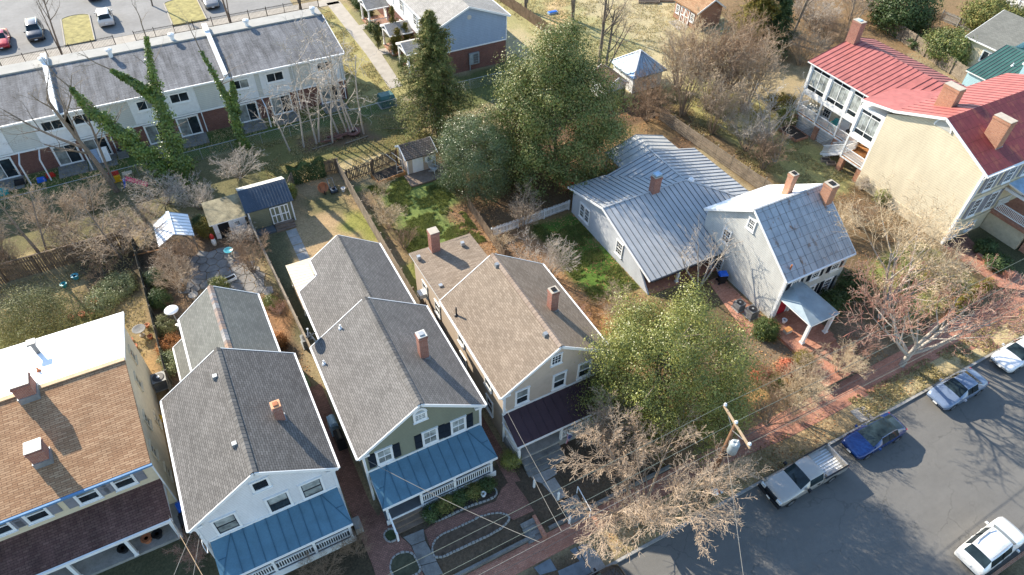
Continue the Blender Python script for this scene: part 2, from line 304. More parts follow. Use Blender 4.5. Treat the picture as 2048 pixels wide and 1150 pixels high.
PATCH = [
 (rect(-60,22,65.6,70), GREEN, 0.3), (rect(-60,12,57,65.5), OLIVE, 0.5), (rect(-60,-7.5,54.5,57.5), STRAW, 0.6), (rect(5,22,56.5,65.5), (0.15,0.145,0.06), 0.6), (rect(9,17,61,64.5), (0.16,0.11,0.07), 0.6), (rect(7,17,55.5,58.5), STRAW, 0.5),
 (rect(-60,20,84,93), LEAF, 0.6), (rect(-60,20,86,90), (0.17,0.155,0.06), 0.7), (rect(16.5,25,68,95), (0.32,0.285,0.125), 0.5), (rect(24,27,70,92), (0.2,0.19,0.1), 0.5),
 (rect(25,42,62,70), (0.12,0.13,0.05), 0.6), (rect(38,75,56,125), (0.42,0.36,0.22), 0.9), (rect(42,54,62,90), (0.34,0.315,0.16), 1.5), (pxpoly([(1080,0),(1130,0),(1150,45),(1090,60)]), (0.48,0.36,0.2), 0.8), (rect(70,130,48,120), (0.22,0.15,0.085), 1.0),
 (rect(47.2,58,32,56), (0.30,0.28,0.12), 0.7), (rect(47,50,33,56), (0.17,0.12,0.07), 0.5), (rect(30,47,44,56), (0.13,0.085,0.055), 0.5), (rect(38,46,47,51), (0.22,0.15,0.08), 0.6), (rect(20,32,41.5,56), (0.15,0.10,0.06), 0.5),
 (rect(11.6,20,40,53.5), VIVID, 0.7), (rect(11.6,13.4,40,53), (0.22,0.16,0.09), 0.4), (rect(18.4,21,37,47), LEAF, 0.5), (rect(15,17,40,42), (0.24,0.22,0.09), 0.8), (rect(11.6,17.5,37.7,41), (0.16,0.17,0.05), 0.5),
 (rect(2,11.6,37,57), SAND, 0.2), (rect(6.5,11,51,54.5), (0.14,0.13,0.065), 0.6), (rect(2,4.4,37,51), (0.12,0.115,0.065), 0.4), (rect(9.5,11.5,46,50.5), (0.23,0.23,0.07), 0.6),
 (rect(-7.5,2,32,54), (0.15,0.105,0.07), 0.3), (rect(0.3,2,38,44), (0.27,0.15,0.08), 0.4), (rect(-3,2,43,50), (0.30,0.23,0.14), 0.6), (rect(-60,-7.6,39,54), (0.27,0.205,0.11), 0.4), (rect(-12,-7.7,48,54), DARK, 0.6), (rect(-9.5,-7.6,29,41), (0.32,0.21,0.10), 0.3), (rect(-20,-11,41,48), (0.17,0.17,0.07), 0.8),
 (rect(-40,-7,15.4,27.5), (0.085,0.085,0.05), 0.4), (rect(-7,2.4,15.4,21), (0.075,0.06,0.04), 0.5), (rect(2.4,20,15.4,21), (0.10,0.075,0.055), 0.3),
 (rect(20,29,22,41.5), LEAF, 0.5), (rect(24.3,29,30,41), (0.085,0.15,0.03), 0.4), (rect(21,26,26,31), (0.30,0.16,0.075), 0.5), (rect(29,36,20,29), (0.13,0.095,0.06), 0.5), (rect(20,30,15.4,22), (0.16,0.10,0.06), 0.5), (rect(28,47,15.4,22), (0.19,0.145,0.10), 0.5), (rect(43,57,15.4,32), (0.14,0.10,0.06), 0.5), (rect(46.5,55,16.5,23), (0.20,0.22,0.075), 0.6), (rect(57,70,15.4,22), (0.09,0.09,0.05), 0.5),
 (rect(-40,13,11.9,14), (0.11,0.085,0.06), 0.3), (rect(13,42,11.9,14), (0.36,0.26,0.145), 0.5), (rect(36,80,11.9,14), (0.43,0.35,0.2), 0.4), (rect(27,34,15.4,18), (0.34,0.22,0.1), 0.5), (rect(-60,130,-30,0.6), (0.12,0.105,0.07), 0.2)]
def ground():
    xs = np.concatenate([[-700,-300,-120], np.arange(-60, 100, 0.5), [100,120,160,300,800]])
    ys = np.concatenate([[-700,-200,-60,-20,-5,0.6,0.68,3,8,11.78,11.86,12.2,12.6,13,13.5,14,14.5,15,15.4], np.arange(15.7, 110, 0.5), [112,120,140,180,300,900]])
    X, Y = np.meshgrid(xs, ys); P = np.stack([X.ravel(), Y.ravel()], 1); y = P[:, 1]
    z = np.where(y < 0.65, 0.12, np.where(y < 11.8, -0.06, np.where(y < 15.45, 0.115, 0.115+np.clip((y-15.4)/1.4, 0, 1)*(GZ-0.115))))
    z = z+np.where(y > 17, (vnoise(P, 0.9, 3)-0.5)*0.03, 0)
    wob = np.stack([vnoise(P, 0.35, 1)-0.5+(vnoise(P, 1.3, 11)-0.5)*0.6, vnoise(P, 0.35, 2)-0.5+(vnoise(P, 1.3, 12)-0.5)*0.6], 1)
    C = np.zeros((len(P), 4)); C[:, :3] = DRY; C[:, 3] = 1
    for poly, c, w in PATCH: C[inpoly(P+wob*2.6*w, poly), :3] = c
    nx, ny = len(xs), len(ys); C = C.reshape(ny, nx, 4)
    for _ in range(1): C[1:-1,1:-1] = (C[1:-1,1:-1]*2+C[:-2,1:-1]+C[2:,1:-1]+C[1:-1,:-2]+C[1:-1,2:])/6
    i = np.arange(ny-1)[:, None]*nx+np.arange(nx-1)[None]; F = np.stack([i, i+1, i+nx+1, i+nx], -1).reshape(-1, 4)
    t = NT('yard_ground', 0.95, spec=0.1); a = t.n('VertexColor', layer_name='gcol').outputs[0]; pos = t.coord('pos')
    f1 = t.noise(pos, 0.9, 8, 0.7); f2 = t.noise(pos, 7, 5, 0.7); f3 = t.noise(pos, 30, 3)
    a = t.mix(a, t.ramp(f1, [(0.25, (0.74,0.78,0.7)), (0.5, (1,1,1)), (0.75, (1.22,1.17,1.1))]), mode='MULTIPLY', f=1)
    a = t.mix(a, t.ramp(f2, [(0.3, (0.6,0.6,0.58)), (0.7, (1.3,1.27,1.2))]), mode='MULTIPLY', f=1)
    a = t.mix(a, t.ramp(f3, [(0.3, (0.75,)*3), (0.7, (1.2,)*3)]), mode='MULTIPLY', f=1)
    t.bump(f2, 0.6, 0.06); m = t.col(a)
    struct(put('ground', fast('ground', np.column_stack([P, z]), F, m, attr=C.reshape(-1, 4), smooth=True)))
ground()
def sheet(name, poly, z, mat, th=0.05): return struct(MB().slab([(x, y, z) for x, y in poly], th, 0).build(name, MT[mat]))
# street
def road():
    t = NT('street_asphalt', 0.9, spec=0.25); pos = t.coord('pos')
    a = t.ramp(t.noise(t.coord('pos', (0.25, 1, 1)), 0.8, 6, 0.65), [(0.3, (0.130,0.125,0.115)), (0.7, (0.152,0.146,0.134))])
    a = t.mix(a, t.ramp(t.noise(pos, 60, 2), [(0.3, (0.72,)*3), (0.7, (1.28,)*3)]), mode='MULTIPLY', f=1)
    a = t.mix(a, t.ramp(t.noise(pos, 0.35, 7, 0.7), [(0.5, (1,1,1)), (0.75, (0.94,)*3)]), mode='MULTIPLY', f=1)
    vo = t.n('TexVoronoi', feature='DISTANCE_TO_EDGE'); wv = t.n('MixRGB', blend_type='ADD'); wv.inputs[0].default_value = 0.9; t.l(pos, wv.inputs[1]); nz = t.n('TexNoise'); t.l(pos, nz.inputs['Vector']); nz.inputs['Scale'].default_value = 1.6; t.l(nz.outputs['Color'], wv.inputs[2])
    t.l(wv.outputs[0], vo.inputs['Vector']); vo.inputs['Scale'].default_value = 0.28
    ck = t.mix(t.ramp(vo.outputs['Distance'], [(0.0, (0.72,)*3), (0.012, (1,1,1))]), (1,1,1), fac=t.ramp(t.noise(pos, 0.22, 3), [(0.45, (0,0,0)), (0.6, (1,1,1))]))
    a = t.mix(a, ck, mode='MULTIPLY', f=1)
    a = t.mix(a, t.ramp(t.noise(pos, 2.2, 5, 0.75), [(0.3, (0.93,)*3), (0.5, (1,)*3), (0.72, (1.05,1.045,1.03))]), mode='MULTIPLY', f=1)
    t.bump(t.noise(pos, 90, 2), 0.25, 0.01); m = t.col(a)
    b = MB(); xs = [-120, -40, 0, 20, 30, 40, 60, 90, 160]
    for x0, x1 in zip(xs, xs[1:]): b.face([(x0,0.7,0),(x1,0.7,0),(x1,11.76,0),(x0,11.76,0)])
    struct(b.build('street', m))
    for nm, y0, y1, mm, seg in (('kerb', 11.75, 11.92, 'conc', 2.4), ('opposite_kerb', 0.52, 0.70, 'brick_or', 3.0)):
        root = struct(MB().box(-40, 100, y0+0.02, y1-0.02, -0.1, 0.05).build(nm, MT['conc_dk']))
        me = MB().box(0, seg-0.015, y0, y1, -0.08, 0.135).mesh('kerb_stone', MT[mm])
        x = -40
        while x < 100: put('kerb_stone', me, root, Matrix.Translation((x, 0, rnd.uniform(-0.008, 0.006)))); x += seg
road()
sheet('sidewalk', [(-60,13.95),(24,13.95),(30,13.5),(130,13.45),(130,15.36),(-60,15.32)], 0.135, 'pave')
# sidewalk edging course and retaining wall
def courses():
    w = thing('retaining_wall', 'low concrete retaining wall between brick sidewalk and the front yards', 'wall', (3, 15.5, 0.1))
    spans = [(-24, 3.0), (5.0, 10.6), (11.6, 12.9), (14.3, 21.0)]
    for a, b in spans:
        x = a
        while x < b-0.05: e = min(b, x+1.8); MB().box(x, e-0.01, 15.38, 15.56, 0.06, 0.42+rnd.uniform(-0.01, 0.01)).build('wall_block', MT['conc_dk'], w); x = e
courses()
def steps(name, label, x0, x1, ylo, yhi, zlo, zhi, n, mat='conc_dk', rail=False):
    t = thing(name, label, 'steps', ((x0+x1)/2, ylo, zlo))
    for i in range(n):
        ya = ylo+(yhi-ylo)*i/n; MB().box(x0, x1, ya, yhi+0.002*i, zlo-0.1, zlo+(zhi-zlo)*(i+1)/n).build('step', MT[mat], t)
    return t
steps('garden_steps', 'old concrete steps from sidewalk up to the curved stone edged beds', 10.05, 11.2, 15.2, 16.4, 0.13, 0.62, 4)
st = steps('garden_steps', 'concrete steps beside the pointed white posts leading to the plum roofed porch', 13.0, 14.25, 15.1, 16.5, 0.13, 0.62, 4)
MB().bar((14.32, 15.0, 1.0), (14.32, 16.6, 1.35), 0.05, 0.05).bar((14.32,15.0,0.1),(14.32,15.0,1.0),0.05,0.05,up=(0,1,0)).bar((14.32,16.6,0.5),(14.32,16.6,1.35),0.05,0.05,up=(0,1,0)).build('handrail', MT['white_tri'], st)
MB().box(10.98, 11.18, 15.0, 16.5, 0.1, 0.72).build('brick_cheek_wall', MT['pave'], st)
# front paths and paving
def path(name, slabs, z, mat, joint=0.012):
    root = None
    for p in slabs:
        me = MB().slab([(x, y, z) for x, y in p], 0.06)
        if root is None: root = struct(me.build(name, MT[mat]))
        else: me.build('slab', MT[mat], root)
    return root
q = lambda pts, z=GZ: pxpoly(pts, z)
Z1 = lambda a, b: (680+a/3.594, 830+b/3.594)
path('front_path', [q([Z1(455,880),Z1(600,820),Z1(612,900),Z1(515,938)]), q([Z1(517,943),Z1(613,906),Z1(695,1050),Z1(570,1085)]), q([Z1(572,1090),Z1(696,1055),Z1(740,1140),Z1(625,1170)])], GZ+0.03, 'conc_dk')
Z7 = lambda a, b: (940+a/5, 920+b/5)
path('front_path', [q([Z7(640,205),Z7(720,235),Z7(868,140),Z7(860,60),Z7(610,165)]), q([Z7(722,238),Z7(845,175),Z7(965,360),Z7(868,405)])], GZ+0.03, 'conc')
sheet('brick_side_passage', [(1.15,16.9),(2.6,16.9),(2.6,19.8),(2.3,22),(2.3,32.5),(1.0,32.5),(1.0,21.5)], GZ+0.03, 'pave_old')
sheet('brick_front_paving', q([Z1(170,900),Z1(300,690),Z1(440,880),Z1(500,930),Z1(560,1040),Z1(600,1150),Z1(260,1160)]), GZ+0.028, 'pave_old')
sheet('brick_garden_path', q([Z1(605,830),Z1(700,770),Z1(1120,620),(1003,978),Z7(420,190),Z7(560,380),Z7(640,510),Z7(430,600),Z7(260,520),Z1(1150,690),Z1(860,800),Z1(700,880),Z1(650,955)]), GZ+0.032, 'pave_old')
sheet('brick_side_yard', [(10.7,19.2),(11.5,19.0),(11.5,31),(10.7,31)], GZ+0.03, 'pave_old')
BEDSOIL = plain('dark_bed_soil', (0.055, 0.042, 0.032), 0.95, var=0.4, scale=3, bump=0.4)
def bed(outline, label_mat=None, z=GZ, hgt=0.07, soil=True, size=0.24):
    P = [Vector(p) for p in outline]
    root = struct(MB().slab([(p.x, p.y, z+0.05) for p in P], 0.1).build('planting_bed', label_mat or BEDSOIL))
    n = len(P)
    for i in range(n):
        a, b = P[i], P[(i+1) % n]; L = (b-a).length; m = max(1, round(L/size)); ang = math.atan2(b.y-a.y, b.x-a.x)
        for j in range(m):
            c = a.lerp(b, (j+0.5)/m); s = L/m*rnd.uniform(0.85, 0.97); h = hgt*rnd.uniform(0.85, 1.4); w = rnd.uniform(0.11, 0.15); e = 0.02
            mb = MB().hexa([(-s/2,-w/2,-0.05),(s/2,-w/2,-0.05),(s/2,w/2,-0.05),(-s/2,w/2,-0.05),(-s/2+e,-w/2+e,h),(s/2-e,-w/2+e,h*rnd.uniform(0.9,1)),(s/2-e,w/2-e,h),(-s/2+e,w/2-e,h)])
            put('edging_stone', mb.mesh('edging_stone', MT['stone']), root, Matrix.Translation((c.x, c.y, z+0.04)) @ Matrix.Rotation(ang+rnd.uniform(-0.08, 0.08), 4, 'Z'))
def smooth(P, n=2):
    for _ in range(n):
        Q = []
        for i in range(len(P)):
            a, b = Vector(P[i]), Vector(P[(i+1) % len(P)]); Q += [a.lerp(b, 0.25), a.lerp(b, 0.75)]
        P = Q
    return P
bed(smooth(q([Z1(625,690),Z1(635,765),Z1(700,770),Z1(800,720),Z1(920,660),Z1(1095,605),Z1(1135,565),Z1(1105,510)]), 1))
bed(smooth(q([Z1(655,960),Z1(700,875),Z1(860,805),Z1(1000,740),Z7(40,590),Z7(260,525),Z7(385,555),Z7(400,600),Z1(1140,835),Z1(880,955),Z1(690,1045)]), 1), plain('thin_planted_soil', (0.105,0.075,0.052), 0.95, var=0.4, scale=3, bump=0.4))
bed(smooth(q([Z1(355,1100),Z1(380,1020),Z1(450,985),Z1(520,990),Z1(555,1050),Z1(590,1130),Z1(480,1175),Z1(390,1175)]), 1), plain('bed_green_soil', (0.075,0.075,0.045), 0.95, var=0.4, scale=3, bump=0.4))
bed(smooth(q([Z1(305,855),Z1(380,805),Z1(425,890),Z1(350,925)]), 1), plain('bed_ivy_soil', (0.05,0.07,0.03), 0.95, var=0.4, scale=3, bump=0.4))
# slabs across the verge
def verge(px, mat, nm='verge_slab'): sheet(nm, pxpoly(px, 0.13), 0.135, mat)
verge([Z7(1075,870),Z7(1190,810),Z7(1355,1060),Z7(1220,1125)], 'conc')
verge([Z7(800,985),Z7(640,1075),Z7(700,1150),Z7(870,1100)], 'slate'); verge([Z7(880,1110),Z7(1100,1010),Z7(1215,1125),Z7(1110,1180),Z7(900,1180)], 'slate'); verge([Z7(1060,870),Z7(1000,900),Z7(1090,1000),Z7(1200,1110),Z7(1215,1120)], 'slate')
verge([(1700,822),(1727,812),(1748,835),(1722,845)], 'conc_lt', 'carriage_stone')
Z6 = lambda a, b: (1760+a/4.42, 560+b/4.42)
verge([Z6(800,460),Z6(880,430),Z6(1060,595),Z6(970,635)], 'pave_old', 'brick_crossing')
# brick entry court, walks and low walls at the clapboard and cream houses
sheet('brick_entry_terrace', [(35.2,18.6),(39.2,18.6),(39.2,22.2),(35.2,22.2)], GZ+0.28, 'pave', 0.3)
st = steps('entry_steps', 'broad brick steps below the red door porch', 35.6, 39.0, 17.6, 18.7, 0.5, 0.86, 2, 'pave')
sheet('brick_front_walk', [(35.0,15.3),(39.4,15.3),(39.4,17.6),(35.0,17.6)], GZ+0.02, 'pave')
sheet('brick_side_walk', [(33.2,21.6),(35.3,21.6),(35.8,24),(35.8,28),(34.4,28)], GZ+0.02, 'pave')
sheet('brick_porch_terrace', [(29.1,28.9),(36.4,28.7),(36.4,32),(29.1,32)], GZ+0.12, 'pave', 0.2)
sheet('brick_area_floor', q([(1885,492),(1930,468),(1962,500),(1925,520)]), GZ+0.02, 'pave_old')
sheet('brick_entry_path', q([(1925,478),(2010,545),(2030,540),(2048,556),(2048,580),(2000,575),(1930,525),(1892,497)]), GZ+0.012, 'pave')
def lowwall(name, label, a, b, w, h, z, mat='pave', seg=0.6):
    t = thing(name, label, 'wall', (*a, z)); a, b = Vector(a), Vector(b); L = (b-a).length; n = max(1, round(L/seg))
    for i in range(n):
        p, r = a.lerp(b, i/n), a.lerp(b, (i+1)/n-0.006/L); MB().bar((*p, z+h/2), (*r, z+h/2), w, h+rnd.uniform(-0.01, 0.01)).build('wall_block', MT[mat], t)
    return t
lowwall('garden_wall', 'low brick wall along the sidewalk below the yellowing clipped hedge', tuple(W(1850,670,0.12))[:2], tuple(W(1978,574,0.12))[:2], 0.25, 0.55, 0.1)
lowwall('garden_wall', 'low brick wall beside the path to the cream house stairs', tuple(W(1952,512,0.6))[:2], tuple(W(2010,553,0.6))[:2], 0.3, 0.4, 0.55)
p = W(2012, 553); MB().box(p.x-0.3, p.x+0.3, p.y-0.3, p.y+0.3, 0.4, 1.25).build('x', MT['pave'])
bpy.data.objects['x'].name = 'brick_pier'; tag(bpy.data.objects['brick_pier'], 'square brick pier at the end of the path wall', 'pier')
struct(MB().slab([(x, y, 0.125) for x, y in pxpoly([(1925,700),(1968,680),(1972,686),(1930,707)], 0.12)], 0.02).build('brick_apron', MT['pave']))
# car park, walk and island behind the apartments
sheet('car_park', rect(-80, 18, 97.4, 170), GZ+0.02, 'lot')
sheet('car_park_walk', rect(-80, 24, 95.2, 97.3), GZ+0.03, 'conc_lt')
sheet('walk_spur', rect(-4.6, -2.9, 84, 95.2), GZ+0.025, 'conc_lt')
sheet('garden_walk', [(21.8,69.9),(23.4,70.0),(24.0,79),(24.2,96),(22.3,96),(22.2,79)], GZ+0.03, 'conc_lt')
sheet('porch_walk', [(23.9,78.3),(26.3,78.0),(26.3,79.6),(23.9,79.8)], GZ+0.026, 'conc_lt'); sheet('porch_walk', [(23.9,86),(27,86),(27,87.4),(23.9,87.4)], GZ+0.026, 'conc_lt')
def island(cx, x1, y0, y1):
    P = [(cx, y0)]+[(cx+(x1-cx)*(0.5-0.5*math.cos(math.pi*i/12)), y1-0.9+0.9*math.sin(math.pi*i/12)*1.0) for i in range(13)]+[(x1, y0)]
    struct(MB().slab([(x, y, GZ+0.14) for x, y in P], 0.2).build('kerbed_island', plain('island_grass', (0.30,0.26,0.10), 0.95, var=0.35, scale=1.5)))
    r = struct(MB().tube([(x, y, GZ+0.12) for x, y in P], 0.09, 6).build('island_kerb', MT['conc_lt']))
island(-10.6, -7.2, 97.6, 106.5); island(2.2, 6.5, 97.6, 106)
# H2 back garden stepping slabs, flagstone patio
path('garden_slabs', [[(4.5,y),(5.4,y),(5.4,y+1.05),(4.5,y+1.05)] for y in (43.6,44.75,45.9,47.05,48.2,49.3)], GZ+0.025, 'conc')
def flagstones():
    rr = random.Random(5); pts = []
    poly = [(-4.6,50.4),(-0.8,51.0),(1.4,47.2),(1.2,43.5),(-1.8,42.5),(-2.8,45.6),(-4.9,46.5)]
    poly2 = [(-5.8,38.5),(-5.6,42.5),(-3.5,43),(-3.2,39)]
    root = None
    for pl in (poly, poly2):
        xs = [p[0] for p in pl]; ys = [p[1] for p in pl]; seeds = []
        tries = 0
        while tries < 900:
            tries += 1; p = (rr.uniform(min(xs)-1, max(xs)+1), rr.uniform(min(ys)-1, max(ys)+1))
            if all((p[0]-s[0])**2+(p[1]-s[1])**2 > 0.62**2 for s in seeds): seeds.append(p)
        for s in seeds:
            if not inpoly(np.array([s]), pl)[0]: continue
            cell = [Vector((s[0]-1.2, s[1]-1.2)), Vector((s[0]+1.2, s[1]-1.2)), Vector((s[0]+1.2, s[1]+1.2)), Vector((s[0]-1.2, s[1]+1.2))]; sv = Vector(s)
            for o in seeds:
                if o == s: continue
                ov = Vector(o); d = ov-sv
                if d.length > 2.4: continue
                nrm = d.normalized(); off = (sv+d/2).dot(nrm)-0.03; new = []
                for i in range(len(cell)):
                    a, b = cell[i], cell[(i+1) % len(cell)]; da, db = a.dot(nrm)-off, b.dot(nrm)-off
                    if da <= 0: new.append(a)
                    if da*db < 0: new.append(a.lerp(b, da/(da-db)))
                cell = new
                if len(cell) < 3: break
            if len(cell) < 3: continue
            mb = MB().slab([(c.x, c.y, GZ+0.045+rr.uniform(-0.01, 0.012)) for c in cell], 0.06)
            if root is None: root = struct(mb.build('flagstone_patio', MT['flag']))
            else: mb.build('flagstone', MT['flag'], root)
flagstones()
# ================================================================ building parts
_wc = {}
def win(parent, pos, rot, w, h, style='dh', frame='white', t=0.1, glassm='glass', upper=None, sill=True, name='window', sash=None):
    key = (round(w,2), round(h,2), style, frame, t, glassm, upper, sill, sash)
    if key not in _wc:
        f = MB(); W2, H2 = w/2, h/2
        for x0, x1, z0, z1 in ((-W2-t,-W2,-H2-t,H2+t),(W2,W2+t,-H2-t,H2+t),(-W2,W2,H2,H2+t),(-W2,W2,-H2-t,-H2)): f.box(x0, x1, -0.07, 0.0, z0, z1)
        if sill: f.box(-W2-t-0.05, W2+t+0.05, -0.13, -0.005, -H2-t-0.05, -H2-t+0.002)
        f.box(-W2-t-0.03, W2+t+0.03, -0.10, -0.003, H2+t-0.002, H2+t+0.04)
        panes = []; mu = MB(); y = -0.025
        def P(x0, x1, z0, z1, m): panes.append(MB().box(x0, x1, y, -0.004, z0, z1).mesh('pane', MT[m]))
        u = upper or glassm
        if style in ('dh', 'grid', 'two'):
            P(-W2, W2, 0, H2, u); P(-W2, W2, -H2, -0.001, glassm); mu.box(-W2, W2, -0.055, -0.012, -0.035, 0.035)
            for x in (-W2, W2-0.045): mu.box(x, x+0.045, -0.05, -0.012, -H2, H2)
            mu.box(-W2, W2, -0.048, -0.012, H2-0.045, H2); mu.box(-W2, W2, -0.048, -0.012, -H2, -H2+0.05)
            if style == 'two': mu.box(-0.012, 0.012, -0.04, -0.012, -H2, H2)
            if style == 'grid':
                for fx in (-1/6, 1/6): mu.box(fx*w-0.012, fx*w+0.012, -0.04, -0.012, -H2, H2)
                for fz in (-0.25, 0.25): mu.box(-W2, W2, -0.042, -0.012, fz*h-0.012, fz*h+0.012)
        elif style == 'slider':
            P(-W2, -0.001, -H2, H2, u); P(0.001, W2, -H2, H2, glassm)
            for x in (-W2, -0.03, W2-0.06): mu.box(x, x+0.06, -0.055, -0.012, -H2, H2)
            mu.box(-W2, W2, -0.05, -0.012, H2-0.05, H2); mu.box(-W2, W2, -0.05, -0.012, -H2, -H2+0.05)
        elif style == 'nine':
            P(-W2, W2, -H2, H2, u)
            for fx in (-1/6, 1/6): mu.box(fx*w-0.015, fx*w+0.015, -0.04, -0.012, -H2, H2)
            for fz in (-1/6, 1/6): mu.box(-W2, W2, -0.042, -0.012, fz*h-0.015, fz*h+0.015)
        elif style == 'porch':       # tall glazing, transom above, kick pane below
            for z0, z1, g in ((H2*0.72, H2, 'glass'), (-H2*0.62, H2*0.72, u), (-H2, -H2*0.62, glassm)):
                P(-W2, -0.001, z0+0.001, z1, g); P(0.001, W2, z0+0.001, z1, g)
            for x in (-W2, -0.035, W2-0.07): mu.box(x, x+0.07, -0.055, -0.012, -H2, H2)
            for z in (H2*0.72, -H2*0.62): mu.box(-W2, W2, -0.05, -0.012, z-0.035, z+0.035)
            for x in (-W2/2, W2/2): mu.box(x-0.012, x+0.012, -0.04, -0.012, -H2*0.62, H2*0.72)
        _wc[key] = (f.mesh('window_frame', MT[frame]), panes, mu.mesh('muntin', MT[sash or frame]))
    fm, panes, mm = _wc[key]
    o = put(name, fm, parent, Matrix.Translation(Vector(pos)) @ Matrix.Rotation(rot, 4, 'Z'))
    for p in panes: put('pane', p, o, local=True)
    put('muntin', mm, o, local=True); return o
FRONT, LEFT, RIGHT, BACK = 0, -math.pi/2, math.pi/2, math.pi
_sc = {}
def shutter(parent, pos, rot, w, h, mat):
    if (w, h, mat) not in _sc:
        b = MB().box(-w/2, w/2, -0.045, 0, -h/2, h/2)
        b.box(-w/2+0.05, w/2-0.05, -0.06, -0.045, -h/2+0.06, -0.04).box(-w/2+0.05, w/2-0.05, -0.06, -0.045, 0.04, h/2-0.06); _sc[(w,h,mat)] = b.mesh('shutter', MT[mat])
    return put('shutter', _sc[(w,h,mat)], parent, Matrix.Translation(Vector(pos)) @ Matrix.Rotation(rot, 4, 'Z'))
def shuttered(parent, pos, rot, w, h, mat='navy', sw=0.42, **k_):
    win(parent, pos, rot, w, h, **k_); v = Matrix.Rotation(rot, 3, 'Z') @ Vector((1, 0, 0))
    for s in (-1, 1): shutter(parent, Vector(pos)+v*s*(w/2+0.12+sw/2), rot, sw, h+0.12, mat)
def door(parent, pos, rot, w, h, mat, frame='white'):
    M = Matrix.Translation(Vector(pos)) @ Matrix.Rotation(rot, 4, 'Z')
    b = MB().box(-w/2, w/2, -0.04, 0, -h/2, h/2); b.box(-w/2+0.12, -0.05, -0.055, -0.04, 0.1, h/2-0.15).box(0.05, w/2-0.12, -0.055, -0.04, 0.1, h/2-0.15).box(-w/2+0.12, w/2-0.12, -0.055, -0.04, -h/2+0.15, -0.05)
    o = put('door', b.mesh('door', MT[mat]), parent, M)
    f = MB().box(-w/2-0.1, -w/2, -0.08, 0, -h/2, h/2+0.1).box(w/2, w/2+0.1, -0.08, 0, -h/2, h/2+0.1).box(-w/2, w/2, -0.08, 0, h/2, h/2+0.1)
    put('door_frame', f.mesh('door_frame', MT[frame]), o, local=True)
    put('handle', MB().tube([(w/2-0.1,-0.1,-0.05),(w/2-0.1,-0.03,-0.05)], 0.03, 6).mesh('handle', MT['steel']), o, local=True); return o
def walls(parent, x0, x1, y0, y1, z0, ze, zr=None, axis='y', mat='clap_white', ridge=None, ze2=None, name='wall'):
    b = MB(); ze2 = ze if ze2 is None else ze2      # ze: eave of low-coordinate side, ze2: of high side
    if axis == 'y':
        xm = (x0+x1)/2 if ridge is None else ridge
        b.face([(x0,y1,z0),(x0,y0,z0),(x0,y0,ze),(x0,y1,ze)]); b.face([(x1,y0,z0),(x1,y1,z0),(x1,y1,ze2),(x1,y0,ze2)])
        b.face([(x0,y0,z0),(x1,y0,z0),(x1,y0,ze2)]+([(xm,y0,zr)] if zr else [])+[(x0,y0,ze)]); b.face([(x1,y1,z0),(x0,y1,z0),(x0,y1,ze)]+([(xm,y1,zr)] if zr else [])+[(x1,y1,ze2)])
    else:
        ym = (y0+y1)/2 if ridge is None else ridge
        b.face([(x0,y0,z0),(x1,y0,z0),(x1,y0,ze),(x0,y0,ze)]); b.face([(x1,y1,z0),(x0,y1,z0),(x0,y1,ze2),(x1,y1,ze2)])
        b.face([(x0,y1,z0),(x0,y0,z0),(x0,y0,ze)]+([(x0,ym,zr)] if zr else [])+[(x0,y1,ze2)]); b.face([(x1,y0,z0),(x1,y1,z0),(x1,y1,ze2)]+([(x1,ym,zr)] if zr else [])+[(x1,y0,ze)])
    return b.build(name, MT[mat], parent)
def corner_boards(parent, pts, z0, z1, w=0.14, mat='white_tri'):
    for x, y in pts: MB().box(x-w/2, x+w/2, y-w/2, y+w/2, z0, z1).build('corner_board', MT[mat], parent)
